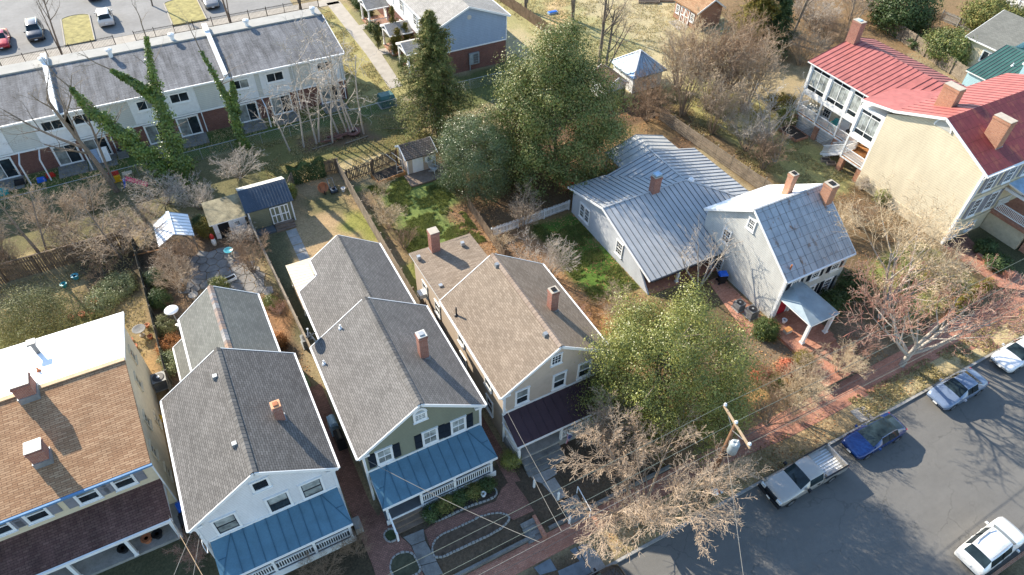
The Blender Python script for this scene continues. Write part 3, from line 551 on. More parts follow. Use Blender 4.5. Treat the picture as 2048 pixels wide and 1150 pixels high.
def gable(parent, x0, x1, y0, y1, ze, zr, axis='y', ridge=None, mat='sh_grey', th=0.13, trim='white', cap='ridge', ze2=None, gut=True, mats2=None):
    """roof over a rectangle; ridge along axis; returns roof part"""
    ze2 = ze if ze2 is None else ze2
    if axis == 'y':
        m = (x0+x1)/2 if ridge is None else ridge
        A = [(x0,y0,ze),(m,y0,zr),(m,y1,zr),(x0,y1,ze)][::1]; B = [(m,y0,zr),(x1,y0,ze2),(x1,y1,ze2),(m,y1,zr)]
        A = [(x0,y0,ze),(m,y0,zr),(m,y1,zr),(x0,y1,ze)]; ends = [[(x0,y0,ze),(m,y0,zr),(x1,y0,ze2)], [(x0,y1,ze),(m,y1,zr),(x1,y1,ze2)]]; rl = ((m,y0,zr),(m,y1,zr)); eav = [((x0,y0,ze),(x0,y1,ze),(-1,0)), ((x1,y0,ze2),(x1,y1,ze2),(1,0))]; ed = (0, 1)
    else:
        m = (y0+y1)/2 if ridge is None else ridge
        A = [(x0,y0,ze),(x1,y0,ze),(x1,m,zr),(x0,m,zr)]; B = [(x0,m,zr),(x1,m,zr),(x1,y1,ze2),(x0,y1,ze2)]
        ends = [[(x0,y0,ze),(x0,m,zr),(x0,y1,ze2)], [(x1,y0,ze),(x1,m,zr),(x1,y1,ze2)]]; rl = ((x0,m,zr),(x1,m,zr)); eav = [((x0,y0,ze),(x1,y0,ze),(0,-1)), ((x0,y1,ze2),(x1,y1,ze2),(0,1))]; ed = (1, 0)
    ro = MB().slab(A, th, 0).slab(B, th, 1 if mats2 else 0).build('roof', [MT[mat]]+([MT[mats2]] if mats2 else []), parent)
    if trim:
        for si, e in zip((-1, 1), ends):
            off = Vector((ed[0]*si*0.03, ed[1]*si*0.03, -th*0.75))
            for p, r in zip(e, e[1:]): MB().bar(Vector(p)+off, Vector(r)+off, 0.05, 0.2).build('rake_board', MT[trim], ro)
        if gut:
            for p, r, d in eav:
                o = Vector((d[0]*0.06, d[1]*0.06, -0.07)); MB().bar(Vector(p)+o, Vector(r)+o, 0.12, 0.12).build('gutter', MT[trim], ro)
    if cap:
        a, b = Vector(rl[0]), Vector(rl[1]); d = (b-a).normalized(); sd = Vector((d.y, -d.x, 0)); L = (b-a).length; n = max(2, round(L/0.26)); c = MB()
        s1 = (zr-ze)/abs((m-(x0 if axis == 'y' else y0))); s2 = (zr-ze2)/abs((m-(x1 if axis == 'y' else y1)))
        if axis == 'y': sL, sR = s2, s1   # sd = +x for +y direction
        else: sL, sR = s1, s2             # sd = -y for +x direction
        for i in range(n):
            p, r = a+d*(L*i/n), a+d*(L*(i+1)/n+0.03); w = 0.2; lo, hi = 0.055, 0.068
            pts = lambda q, z: [q-sd*w+Vector((0,0,z-sR*w)), q+Vector((0,0,z+0.012)), q+sd*w+Vector((0,0,z-sL*w))]
            A_, B_ = pts(p, hi), pts(r, lo); k0 = len(c.v); c.v += [tuple(v) for v in A_+B_]
            c.f += [[k0,k0+1,k0+4,k0+3],[k0+1,k0+2,k0+5,k0+4]]; c.m += [0, 0]
            A2 = pts(p, lo-0.02); k1 = len(c.v); c.v += [tuple(v) for v in A2]; c.f += [[k0+1,k0,k1,k1+1],[k0+2,k0+1,k1+1,k1+2]]; c.m += [0, 0]
            for e_ in (0, 2): k2 = len(c.v); dn = Vector((0,0,-.1)); c.v += [tuple(A_[e_]), tuple(B_[e_]), tuple(B_[e_]+dn), tuple(A_[e_]+dn)]; c.f.append([k2,k2+1,k2+2,k2+3]); c.m.append(0)
        c.build('ridge_cap', MT[cap], ro)
    return ro
def seams(parent, a, b, c, d, n, mat, w=0.035, h=0.05, ends=True):    # eave a->b, top d->c
    a, b, c, d = map(Vector, (a, b, c, d)); nrm = (b-a).cross(d-a).normalized()
    if nrm.z < 0: nrm = -nrm
    for i in range(0 if ends else 1, n+1 if ends else n):
        p, r = a.lerp(b, i/n), d.lerp(c, i/n); MB().bar(p+nrm*h*0.45, r+nrm*h*0.45, w, h, up=nrm).build('seam', MT[mat], parent)
def chimney(parent, x, y, zb, zt, w, d, mat='brick', cap='cap', flue=True, pot=None, slope=None):
    b = MB().box(x-w/2, x+w/2, y-d/2, y+d/2, zb, zt); e = 0.04
    b.box(x-w/2-e, x+w/2+e, y-d/2-e, y+d/2+e, zt-0.24, zt-0.10)
    c = b.build('chimney', MT[mat], parent)
    MB().slab([(x-w/2-0.02,y-d/2-0.02,zt+0.05),(x+w/2+0.02,y-d/2-0.02,zt+0.05),(x+w/2+0.02,y+d/2+0.02,zt+0.05),(x-w/2-0.02,y+d/2+0.02,zt+0.05)], 0.05).build('chimney_cap', MT[cap], c)
    if flue:
        fw = min(w, d)*0.28; MB().box(x-fw, x+fw, y-fw, y+fw, zt+0.05, zt+0.12).build('flue', MT[pot or 'dark'], c)
    MB().box(x-w/2-0.05, x+w/2+0.05, y-d/2-0.05, y+d/2+0.05, zb, zb+(slope or 0.3)).build('flashing', MT['flash'], c)
    return c
def rail(parent, a, b, h=0.85, z0=0.1, sp=0.14, mat='white', bw=0.045):
    a, b = Vector(a), Vector(b); d = b-a
    r = MB().bar(a+Vector((0,0,h)), b+Vector((0,0,h)), 0.09, 0.06).bar(a+Vector((0,0,z0)), b+Vector((0,0,z0)), 0.07, 0.06).build('railing', MT[mat], parent)
    L = d.length; n = max(2, round(L/sp)); sl = d.z
    me = MB().box(-bw/2, bw/2, -bw/2, bw/2, z0, h).mesh('baluster', MT[mat])
    for i in range(1, n): put('baluster', me, r, Matrix.Translation(a.lerp(b, i/n)))
    return r
def post(parent, x, y, z0, z1, w=0.16, mat='white', turned=True, name='porch_post'):
    b = MB()
    if turned:
        h = z1-z0; b.box(x-w/2, x+w/2, y-w/2, y+w/2, z0, z0+0.95); b.lathe([(w*0.42,0.95),(w*0.3,1.05),(w*0.42,1.2),(w*0.34,h*0.62),(w*0.3,h-0.6),(w*0.45,h-0.5)], (x,y,z0), 10); b.box(x-w/2, x+w/2, y-w/2, y+w/2, z1-0.5, z1)
    else: b.box(x-w/2, x+w/2, y-w/2, y+w/2, z0+0.1, z1-0.1).box(x-w*0.7, x+w*0.7, y-w*0.7, y+w*0.7, z0, z0+0.12).box(x-w*0.7, x+w*0.7, y-w*0.7, y+w*0.7, z1-0.12, z1)
    return b.build(name, MT[mat], parent)
def vent(parent, x, y, z, kind='box', slope=0, mat='flash'):
    if kind == 'box': b = MB().hexa([(x-.16,y-.16,z-.1),(x+.16,y-.16,z-.1),(x+.16,y+.16,z-.1),(x-.16,y+.16,z-.1),(x-.13,y-.13,z+.17),(x+.13,y-.13,z+.17),(x+.13,y+.13,z+.17),(x-.13,y+.13,z+.17)])
    else: b = MB().tube([(x,y,z-.1),(x,y,z+(0.75 if kind == 'tall' else 0.3))], 0.06, 8).lathe([(0.16,-.06),(0.13,0.05),(0.07,0.08)], (x,y,z), 8)
    return b.build('roof_vent', MT[mat], parent)
def downspout(parent, pts, mat='white_tri'): return MB().tube(pts, 0.05, 6).build('downspout', MT[mat], parent)
def porch(parent, x0, x1, y0, y1, ze, zt, zf, mat, sm, nse, posts, rails, floor='deck', ceil_w=True, sides=(), deep=0.0, turned=True, hips=True, step=None):
    ro = MB().slab([(x0,y0,ze),(x1,y0,ze),(x1-0.12,y1,zt),(x0+0.02,y1,zt)], 0.08, 0, 1).build('porch_roof', [MT[mat], MT['white_tri']], parent)
    if nse:
        ins = 1.15
        s = (zt-ze)/(y1-y0)
        seams(ro, (x0+ins,y0,ze), (x1-ins,y0,ze), (x1-ins,y1,zt), (x0+ins,y1,zt), nse, sm, 0.03, 0.04)
        if hips:
            for e, i in ((x0, x0+ins), (x1, x1-ins)):
                MB().bar((e,y0,ze+0.01), (i,y1,zt+0.01), 0.04, 0.04).build('seam', MT[sm], ro); mx = (e+i)/2
                MB().bar((e+(i-e)*0.12,(y0+y1)/2,(ze+zt)/2+0.008), ((e+i)/2,(y0+y1)/2,(ze+zt)/2+0.008), 0.03, 0.03).build('seam', MT[sm], ro)
    MB().bar((x0,y0+0.02,ze-0.14), (x1,y0+0.02,ze-0.14), 0.1, 0.16).build('porch_beam', MT['white'], parent)
    for xx in (x0+0.05, x1-0.05): MB().bar((xx,y0+0.05,ze-0.14),(xx,y1,ze-0.14),0.08,0.16).build('porch_beam', MT['white'], parent)
    MB().bar((x0,y1-0.03,zt+0.05),(x1-0.1,y1-0.03,zt+0.05),0.05,0.16).build('wall_trim', MT['white'], parent)
    MB().box(x0+0.1, x1-0.1, y0+0.12, y1, GZ-0.1, zf).build('porch_floor', MT[floor], parent)
    MB().box(x0+0.06, x1-0.06, y0+0.08, y0+0.12, GZ-0.1, zf-0.02).build('porch_skirt', MT['white_tri'] if floor != 'conc' else MT['conc'], parent)
    for x in posts: post(parent, x, y0+0.2, zf, ze-0.2, turned=turned)
    for a, b in rails: rail(parent, (a,y0+0.2,zf), (b,y0+0.2,zf))
    for x in sides: rail(parent, (x,y0+0.3,zf), (x,y1-0.1,zf))
    return ro
# ================================================================ the three gabled houses on the street
YF, YB, ZE, ZR = 22.0, 31.4, 5.95, 8.74
def street_house(name, label, x0, x1, wall, roof, cap, siding2=None, ground_to=GZ):
    t = thing(name, label, 'house', ((x0+x1)/2, 26, GZ)); a, b = x0+0.32, x1-0.32
    s = (ZR-ZE)/((x1-x0)/2)
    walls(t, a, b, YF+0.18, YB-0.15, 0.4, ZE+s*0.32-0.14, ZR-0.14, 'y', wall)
    ro = gable(t, x0, x1, YF, YB, ZE, ZR, 'y', mat=roof, cap=cap)
    corner_boards(t, [(a,YF+0.16),(b,YF+0.16)], 0.6, ZE-0.05)
    for xx, dx in ((x0+0.02, 0.28), (x1-0.02, -0.28)): MB().hexa([(xx,YF-0.02,ZE-0.16),(xx+dx*2.4,YF-0.02,ZE-0.16),(xx+dx*2.4,YF+0.16,ZE-0.16),(xx,YF+0.16,ZE-0.16),(xx,YF-0.02,ZE-0.10),(xx+dx*2.4,YF-0.02,ZE-0.12+0.3*0.5),(xx+dx*2.4,YF+0.16,ZE-0.12+0.3*0.5),(xx,YF+0.16,ZE-0.10)]).build('cornice_return', MT['white'], t)
    sz = lambda x: ZR-s*abs(x-(x0+x1)/2)
    return t, ro, sz
WF = YF+0.18
# --- white clapboard house, blue porch roof
t, ro, sz = street_house('gabled_house', 'white clapboard gabled house with grey shingle roof and blue metal porch roof', -7.05, 1.12, 'clap_white', 'sh_grey', 'ridge')
for px, py_, w, h, st_, up in ((453,1046.5,1.08,1.38,'dh','glass_cur'),(557.6,1003,1.08,1.38,'dh','glass_cur'),(624,975,1.08,1.38,'dh','glass_cur'),(520.5,968.5,0.74,0.74,'nine',None)):
    win(t, WY(px, py_, WF), FRONT, w, h, st_, upper=up, glassm='glass' if not up else ('glass_bl' if px < 500 or px > 600 else 'glass'), sash='navy', t=0.13)
porch(t, -5.15-1.4, 0.85, 20.0, WF, 2.98, 3.85, 1.25, 'blue_metal', 'seam_blue', 8, [-6.3,-3.9,-1.55,0.6], [(-6.2,-4.0),(-3.8,-1.65),(-1.45,0.5)], floor='deck', sides=(0.62,))
chimney(t, 0.02-0.9, 25.85, 6.9, 8.55, 0.5, 0.5, 'brick', 'tanc', True, 'terra')
for px, py_ in ((436,757),(475.5,892)):
    d = W(px, py_, sz(-3.8)); vent(t, d.x-0.1, d.y, sz(d.x-0.1), 'box')
downspout(t, [(1.0,YF+0.1,ZE-0.1),(0.85,YF+0.12,ZE-0.5),(0.85,YF+0.12,0.7)]); downspout(t, [(-6.9,YF+0.1,ZE-0.1),(-6.75,YF+0.12,ZE-0.5),(-6.75,YF+0.12,0.7)])
walls(t, -4.75, 0.1, YB-0.2, 37.8, 0.4, 5.7, 7.6, 'y', 'clap_white', ridge=-2.38)
r2 = gable(t, -5.0, 0.32, YB-0.3, 38.05, 5.8, 7.85, 'y', ridge=-2.38, mat='sh_green', cap='ridge_mix')
walls(t, -5.75, -4.76, 33.6, 36.8, 0.4, 4.4, None, 'y', 'clap_white', ze2=4.9)
MB().slab([(-5.95,33.5,4.5),(-4.95,33.5,5.2),(-4.95,36.95,5.2),(-5.95,36.95,4.5)], 0.12).build('lean_to_roof', MT['sh_green'], t)
for y in (33.5, 36.95): MB().bar((-5.95,y,4.42),(-4.95,y,5.12),0.05,0.18).build('rake_board', MT['white'], t)
MB().bar((-6.0,33.5,4.42),(-6.0,36.95,4.42),0.1,0.1).build('gutter', MT['white'], t)
win(t, (0.8, 26.5, 4.3), RIGHT, 0.8, 1.3); win(t, (-6.73, 26.5, 4.3), LEFT, 0.8, 1.3); win(t, (-6.73, 29.0, 4.3), LEFT, 0.8, 1.3)
MB().box(0.9, 1.35, 20.4, 21.2, GZ, 1.3).build('side_step', MT['conc'], t)
# --- sage green house
t, ro, sz = street_house('gabled_house', 'sage green clapboard gabled house with black shutters and arched attic window', 2.3, 10.5, 'clap_green', 'sh_grey2', 'ridge')
GR = t
for px, py_ in ((769,910.5),(860,872.5),(916.5,850)):
    shuttered(t, WY(px, py_, WF), FRONT, 0.85, 1.3, style='two', upper='glass_cur', glassm='glass_bl', sw=0.45)
p = WY(839.5, 829.5, WF)
o = win(t, (p.x, WF, p.z-0.16), FRONT, 0.6, 0.5, 'nine', glassm='glass_cur', t=0.13)
arch = MB(); seg = 12
for i in range(seg):
    a0, a1 = math.pi*i/seg, math.pi*(i+1)/seg; r0, r1 = 0.30, 0.45; zc = 0.36
    arch.hexa([(r0*math.cos(a0),-0.07,zc+r0*math.sin(a0)),(r1*math.cos(a0),-0.07,zc+r1*math.sin(a0)),(r1*math.cos(a1),-0.07,zc+r1*math.sin(a1)),(r0*math.cos(a1),-0.07,zc+r0*math.sin(a1)),(r0*math.cos(a0),0,zc+r0*math.sin(a0)),(r1*math.cos(a0),0,zc+r1*math.sin(a0)),(r1*math.cos(a1),0,zc+r1*math.sin(a1)),(r0*math.cos(a1),0,zc+r0*math.sin(a1))])
put('window_arch', arch.mesh('window_arch', MT['white']), o, local=True)
put('pane', MB().face([(0.31*math.cos(math.pi*i/12),-0.03,0.36+0.31*math.sin(math.pi*i/12)) for i in range(13)]).mesh('arched_pane', MT['glass_cur']), o, local=True)
porch(t, 2.7, 10.32, 20.0, WF, 2.98, 3.88, 1.2, 'blue_metal', 'seam_blue', 8, [2.95,5.15,7.4,9.95], [(5.2,7.35),(7.5,9.9)], sides=(9.97,))
MB().slab([(3.0,22.0,1.22),(9.9,22.0,1.22),(9.9,20.2,1.22),(3.0,20.2,1.22)][::-1], 0.02).build('porch_boards', MT['deck'], t)
for i, (ya, z) in enumerate(((19.9,1.0),(19.6,0.82),(19.3,0.68))): MB().box(3.05, 5.05, ya-0.02-0.0*i, 20.14, GZ-0.1, z).build('step', MT['deck_br'], t)
MB().bar((3.0,20.1,2.1),(3.0,18.9,1.55),0.07,0.06).bar((3.0,18.9,0.6),(3.0,18.9,1.6),0.12,0.12,up=(0,1,0)).bar((3.0,20.1,1.3),(3.0,18.9,0.75),0.06,0.05).build('stair_rail', MT['white'], t)
win(t, (4.0, WF, 2.45), FRONT, 0.8, 1.5, 'grid'); door(t, (6.0, WF, 2.25), FRONT, 0.95, 2.05, 'navy'); win(t, (8.2, WF, 2.45), FRONT, 0.8, 1.5, 'grid')
win(t, (2.6, 25, 4.4), LEFT, 0.8, 1.3, 'grid'); win(t, (10.2, 26, 4.4), RIGHT, 0.8, 1.3, 'grid')
chimney(t, 8.25, 26.15, 7.2, 9.5, 0.55, 0.55, 'brick', 'pale_metal', True, 'steel')
for px, py_, kd in ((681,656,'pipe'),(648.5,727,'pipe')):
    d = W(px, py_, 7.0); x = d.x
    for _ in range(6): d = W(px, py_, sz(d.x))
    vent(t, d.x, d.y, sz(d.x), kd, mat='white_tri')
downspout(t, [(2.45,YF+0.1,ZE-0.1),(2.6,YF+0.1,ZE-0.5),(2.6,YF+0.1,0.7)]); downspout(t, [(10.35,YF+0.1,ZE-0.1),(10.2,YF+0.1,ZE-0.5),(10.2,YF+0.1,0.7)])
walls(t, 4.9, 9.75, YB-0.2, 39.35, 0.4, 5.85, 7.25, 'y', 'clap_green', ridge=7.0, ze2=5.4)
walls(t, 3.35, 4.91, YB-0.2, 37.7, 0.4, 4.8, None, 'y', 'clap_green', ze2=5.8)
y0_ = YB-0.3; sl_ = 0.68; zl = lambda x: 7.5-sl_*abs(x-7.0)
rr_ = MB().slab([(3.1,y0_,zl(3.1)),(7.0,y0_,7.5),(7.0,39.65,7.5),(4.65,39.65,zl(4.65)),(4.65,37.9,zl(4.65)),(3.1,37.9,zl(3.1))], 0.13).slab([(7.0,y0_,7.5),(10.0,y0_,zl(10)),(10.0,39.65,zl(10)),(7.0,39.65,7.5)], 0.13).build('rear_roof', MT['sh_grey2'], t)
for a, b in (((3.04,y0_,zl(3.1)-.06),(3.04,37.9,zl(3.1)-.06)),((4.6,37.95,zl(4.65)-.06),(4.6,39.65,zl(4.65)-.06)),((10.06,y0_,zl(10)-.06),(10.06,39.65,zl(10)-.06))): MB().bar(a, b, 0.12, 0.12).build('gutter', MT['white'], rr_)
for a, b in (((4.65,39.68,zl(4.65)-.1),(7.0,39.68,7.4)),((7.0,39.68,7.4),(10.0,39.68,zl(10)-.1)),((3.1,37.93,zl(3.1)-.1),(4.65,37.93,zl(4.65)-.1))): MB().bar(a, b, 0.05, 0.18).build('rake_board', MT['white'], rr_)
rc_ = MB()
for i_ in range(32): yy = y0_+i_*0.265; rc_.face([(6.83,yy,7.42),(7.0,yy,7.56),(7.0,yy+0.28,7.535),(6.83,yy+0.28,7.395)]).face([(7.0,yy,7.56),(7.17,yy,7.42),(7.17,yy+0.28,7.395),(7.0,yy+0.28,7.535)])
rc_.build('ridge_cap', MT['ridge'], rr_)
tp = MB().slab([(3.1,43.4,2.9),(6.3,43.4,2.9),(5.0,40.0,3.75),(5.0,37.9,3.75)][::-1], 0.08).slab([(3.1,37.8,2.9),(3.1,43.4,2.9),(5.0,37.9,3.75)][::-1], 0.08)
tp = MB().slab([(3.1,37.95,2.85),(4.7,37.95,3.7),(4.7,41.8,3.7),(3.1,43.4,2.85)], 0.07).slab([(3.1,43.4,2.85),(4.7,41.8,3.7),(8.4,41.8,3.7),(8.4,43.4,2.85)][::-1], 0.07).slab([(4.7,40.5,3.7),(8.4,40.5,3.7),(8.4,41.8,3.7),(4.7,41.8,3.7)], 0.07).build('back_porch_roof', MT['tan_metal'], t)
seams(tp, (3.1,37.95,2.85), (3.1,43.4,2.85), (4.7,41.8,3.7), (4.7,37.95,3.7), 14, 'tan_metal', 0.03, 0.012)
for x, y in ((3.25,43.2),(3.25,39.5),(6,43.2),(8.2,43.2)): post(t, x, y, GZ, 2.85, 0.12, 'white_tri', False)
MB().box(3.2, 8.3, 40.1, 43.2, GZ-0.1, GZ+0.25).build('back_porch_floor', MT['deck_br'], t)
# --- tan stucco house, plum porch roof
t, ro, sz = street_house('gabled_house', 'tan stucco gabled house with brown shingles and dark plum porch roof', 11.58, 19.92, 'stucco', 'sh_tan', 'ridge_tan')
for px, py_, w, h in ((1044,792,0.85,1.35),(1118,760,0.85,1.35),(1168,738,0.85,1.35)): win(t, WY(px, py_, WF), FRONT, w, h, 'dh', upper='glass_bl')
win(t, WY(1112.5, 718, WF), FRONT, 0.62, 0.75, 'nine')
porch(t, 11.75, 19.5, 20.0, WF, 2.98, 3.82, 1.2, 'dkred_metal', 'dkred_metal', 9, [12.0,15.2,17.3,19.2], [(15.3,17.2),(17.4,19.1)], floor='conc', sides=(12.0,), hips=False)
for i, (ya, z) in enumerate(((19.65,1.02),(19.3,0.86),(18.95,0.72))): MB().box(12.1, 14.95, ya, 20.14, GZ-0.1, z).build('step', MT['conc_dk'], t)
door(t, (13.6, WF, 2.25), FRONT, 0.95, 2.05, 'white'); win(t, (16.8, WF, 2.4), FRONT, 0.85, 1.4)
for y in (24.4, 28.6): win(t, (11.9, y, 4.7), LEFT, 0.8, 1.25); win(t, (11.9, y-0.2, 2.2), LEFT, 0.8, 1.3); win(t, (19.6, y, 4.6), RIGHT, 0.8, 1.25)
d = WX(1106, 616, 17.4); chimney(t, 17.4, d.y+0.1, sz(17.4)-0.3, sz(17.4)+1.75, 0.55, 0.55, 'brick', 'cap', True)
b_ = W(912, 628.7, 6.4); vent(t, 11.95, 29.4, sz(11.95), 'tall', mat='black')
for px, py_ in ((994,533),(1091,670)): d = W(px, py_, 8.5); vent(t, d.x, d.y, sz(d.x), 'box')
downspout(t, [(11.66,YF+0.1,ZE-0.1),(11.82,YF+0.1,ZE-0.4),(11.82,YF+0.1,0.7)])
walls(t, 11.95, 16.6, YB-0.2, 37.5, 0.4, 5.2, None, 'y', 'stucco', ze2=5.3)
walls(t, 16.61, 17.6, YB-0.2, 34.6, 0.4, 5.2, None, 'y', 'stucco')
rr = MB().slab([(11.7,YB-0.05,5.65),(16.9,YB-0.05,5.65),(16.9,37.75,5.25),(11.7,37.75,5.25)], 0.14, 0, 1).build('rear_roof', [MT['sh_tan'], MT['white_tri']], t)
d = W(867, 486, 5.6); chimney(t, d.x-0.1, 37.2, 5.0, 7.2, 0.7, 0.7, 'brick', 'cap', False)
for px, py_ in ((837.5,515),(925,487.5),(881.5,572.5)): d = W(px, py_, 5.5); vent(t, d.x, d.y, 5.5, 'box', mat='steel')
for y, z in ((35.4,3.3),(33.0,3.4)): win(t, (11.95, y, z), LEFT, 0.75, 1.1)
ac = MB().box(11.35, 11.95, 35.1, 35.75, 2.7, 3.1).build('window_air_conditioner', MT['white_tri'], t); MB().box(11.33, 11.35, 35.15, 35.7, 2.74, 3.06).build('grille', MT['steel'], ac)
# ================================================================ leftmost house
t = thing('shingled_house', 'cream stucco house with cedar shingle front roof and white membrane rear roof', 'house', (-14, 33, GZ))
X1, X0 = -8.25, -26.0
walls(t, X0, X1-0.12, 27.55, 39.0, 0.4, 5.85, None, 'x', 'cream_st', ze2=6.8)
MB().face([(X1-0.12,27.55,5.8),(X1-0.12,39.0,6.8),(X1-0.12,34.2,7.45)]).build('gable_wall', MT['cream_st'], t)
fr = MB().slab([(X0,27.2,5.95),(X1,27.2,5.95),(X1,34.2,7.6),(X0,34.2,7.6)], 0.14).build('front_roof', MT['sh_cedar'], t)
MB().slab([(X0,34.2,7.6),(X1,34.2,7.6),(X1+0.25,39.2,6.95),(X0,39.2,6.95)], 0.16).build('rear_roof', MT['mem_white'], t)
MB().bar((X0,34.2,7.63),(X1,34.2,7.63),0.3,0.06).build('ridge_flashing', plain('tan_ridge_flashing',(0.5,0.33,0.19)), fr)
for x in (-10.0, -9.3): MB().bar((x,34.4,7.58),(x+0.2,39.1,6.97),0.05,0.02).build('membrane_seam', MT['flash'], t)
MB().bar((X0,27.12,5.86),(X1+0.05,27.12,5.86),0.14,0.14).build('gutter', plain('blue_gutter',(0.10,0.22,0.38)), fr)
for px, py_, w, d_, zt in ((64,790,0.75,0.95,10.0),(92,920,0.62,0.8,8.35)):
    p = W(px, py_, 8.0); zb = 5.95+(p.y-27.2)*0.236
    for _ in range(5): p = W(px, py_, zb); zb = min(7.6, 5.95+(p.y-27.2)*0.236)
    chimney(t, p.x-0.1, p.y+0.1, zb-0.4, zb+1.35, w+0.2, d_, 'brick', 'pale_metal', False, slope=0.75)
p = W(70, 690, 7.3); pp = MB().lathe([(0.14,-0.6),(0.14,0.75),(0.1,0.75)], (p.x+0.1,p.y-0.6,7.25), 10).build('vent_pipe', MT['ac'], t); MB().box(p.x-0.15, p.x+0.35, p.y-0.85, p.y-0.35, 8.05, 8.2).build('rain_cap', MT['ac'], pp)
p = W(78, 742, 7.4); vent(t, p.x, p.y, 7.4, 'pipe', mat='terra')
WH = 27.55
for px, py_ in ((245,959),(172.5,988),(70,1026),(-4,1055)): shuttered(t, WY(px, py_, WH), FRONT, 1.0, 1.3, 'shut_gy', 0.5, style='dh', upper='glass_bl')
MB().slab([(X0,25.0,2.95),(X1-0.1,25.0,2.95),(X1-0.1,WH,3.75),(X0,WH,3.75)], 0.12, 0, 1).build('porch_roof', [MT['sh_brown'], MT['white']], t)
MB().bar((X0,25.05,2.9),(X1-0.12,25.05,2.9),0.12,0.22).build('porch_beam', MT['white'], t); MB().bar((X1-0.2,25.1,2.9),(X1-0.2,WH,2.9),0.1,0.2).build('porch_beam', MT['white'], t)
MB().box(X0, X1-0.2, 25.1, WH, GZ-0.1, GZ+0.25).build('porch_floor', MT['conc'], t)
for x in (X1-0.3, -11.0, -14.0): post(t, x, 25.15, GZ+0.25, 2.85, 0.18, 'white', False)
for y, z in ((29.2,4.4),(31.5,4.6),(34.5,5.0),(36.8,5.2),(29.2,1.9),(33.5,1.9)): win(t, (X1-0.12, y, z), RIGHT, 0.7, 1.05, 'dh', 'cream_st', 0.06)
downspout(t, [(X1-0.02,27.2,5.7),(X1-0.02,27.3,0.7)])
# ================================================================ single-storey house with standing seam roof
t = thing('seamed_house', 'low grey house under a broad standing seam metal roof with brick chimney', 'house', (36, 35, GZ))
walls(t, 28.9, 37.5, 31.7, 41.1, 0.4, 3.25, 4.6, 'x', 'clap_grey', ridge=36.1, ze2=3.2)
walls(t, 32.6, 42.5, 32.2, 40.9, 0.4, 3.25, None, 'y', 'clap_grey')
MB().face([(42.4,40.85,3.2),(32.7,40.85,3.2),(37.3,40.85,4.65)]).build('gable_wall', MT['clap_grey'], t)
def seamroof(poly_a, poly_b, n1, n2, mat='grey_metal', sm='seam_dk', name='roof'):
    r = MB().slab(poly_a, 0.1, 0, 1).slab(poly_b, 0.1, 0, 1).build(name, [MT[mat], MT['white_tri']], t)
    seams(r, poly_a[0], poly_a[1], poly_a[2], poly_a[3], n1, sm); seams(r, poly_b[0], poly_b[1], poly_b[2], poly_b[3], n2, sm); return r
FA = [(28.55,28.7,2.62),(42.9,28.7,2.62),(42.9,31.35,3.41),(37.3,36.1,4.82),(28.55,36.1,4.82)]
rA = MB().slab(FA, 0.1, 0, 1).slab([(32.4,41.5,3.42),(28.55,41.5,3.42),(28.55,36.1,4.82),(37.3,36.1,4.82)], 0.1, 0, 1).slab([(42.9,31.35,3.41),(42.9,41.3,3.41),(37.3,41.3,4.82),(37.3,36.1,4.82)], 0.1, 0, 1).slab([(32.4,41.3,3.44),(37.3,36.1,4.82),(37.3,41.3,4.82)], 0.1, 0, 1).build('roof', [MT['grey_metal'], MT['white_tri']], t)
def seam1(a, b): MB().bar(Vector(a)+Vector((0,0,.025)), Vector(b)+Vector((0,0,.025)), 0.035, 0.05).build('seam', MT['seam_dk'], rA)
for i in range(28):
    x = 28.6+i*0.525; yt = 36.1 if x < 37.3 else 36.1-(x-37.3)*0.848; seam1((x,28.7,2.62), (x,yt,2.62+(yt-28.7)*0.2973))
for i in range(16):
    x = 28.6+i*0.525; yb = 41.5 if x < 32.4 else 41.5-(x-32.4)*1.09; seam1((x,yb,4.82-(yb-36.1)*0.2593), (x,36.1,4.82))
for i in range(19):
    y = 31.6+i*0.525
    if y < 41.3: xs = 37.3 if y > 36.1 else 37.3+(36.1-y)/0.848; seam1((42.9,y,3.41), (xs,y,4.82-(xs-37.3)*0.2518))
    if 36.6 < y < 41.3: xl = 37.3-(y-36.1)*0.942; seam1((xl,y,4.82-(37.3-xl)*0.2816), (37.3,y,4.82))
for a, b in (((28.55,36.1,4.84),(37.3,36.1,4.84)),((37.3,36.1,4.84),(37.3,41.3,4.84)),((37.3,36.1,4.84),(42.9,31.35,3.43)),((37.3,36.1,4.84),(32.4,41.4,3.44))): MB().bar(a, b, 0.16, 0.04).build('ridge_flashing', MT['grey_metal'], rA)
rC = seamroof([(34.9,45.0,2.95),(34.9,40.9,2.95),(38.4,40.9,4.05),(38.4,45.0,4.05)], [(41.9,40.9,2.95),(41.9,45.0,2.95),(38.4,45.0,4.05),(38.4,40.9,4.05)], 6, 6, 'pale_metal', 'flash', 'back_porch_roof')
for x, y in ((35.1,44.8),(38.4,44.8),(41.7,44.8),(35.1,42.5)): post(t, x, y, GZ, 2.9, 0.13, 'white_tri', False)
MB().box(35.0, 41.8, 41.0, 44.9, GZ-0.1, GZ+0.2).build('back_porch_floor', MT['deck_br'], t)
p = W(1322, 395, 4.8); chimney(t, p.x, 36.05, 4.0, 6.4, 0.75, 0.6, 'brick', 'cap', False); q_ = t.children[-1]
MB().box(p.x-0.3, p.x+0.3, 35.8, 36.3, 6.55, 6.7).build('rain_cap', MT['pave_tin'], q_)
p = W(1383, 357, 4.9); MB().lathe([(0.3,-0.3),(0.3,0.05),(0.22,0.2),(0.1,0.25)], (p.x,p.y,4.7), 12).build('roof_vent', MT['white_tri'], t); p = W(1263,388,4.5); vent(t, p.x, p.y, 4.2, 'pipe', mat='white_tri')
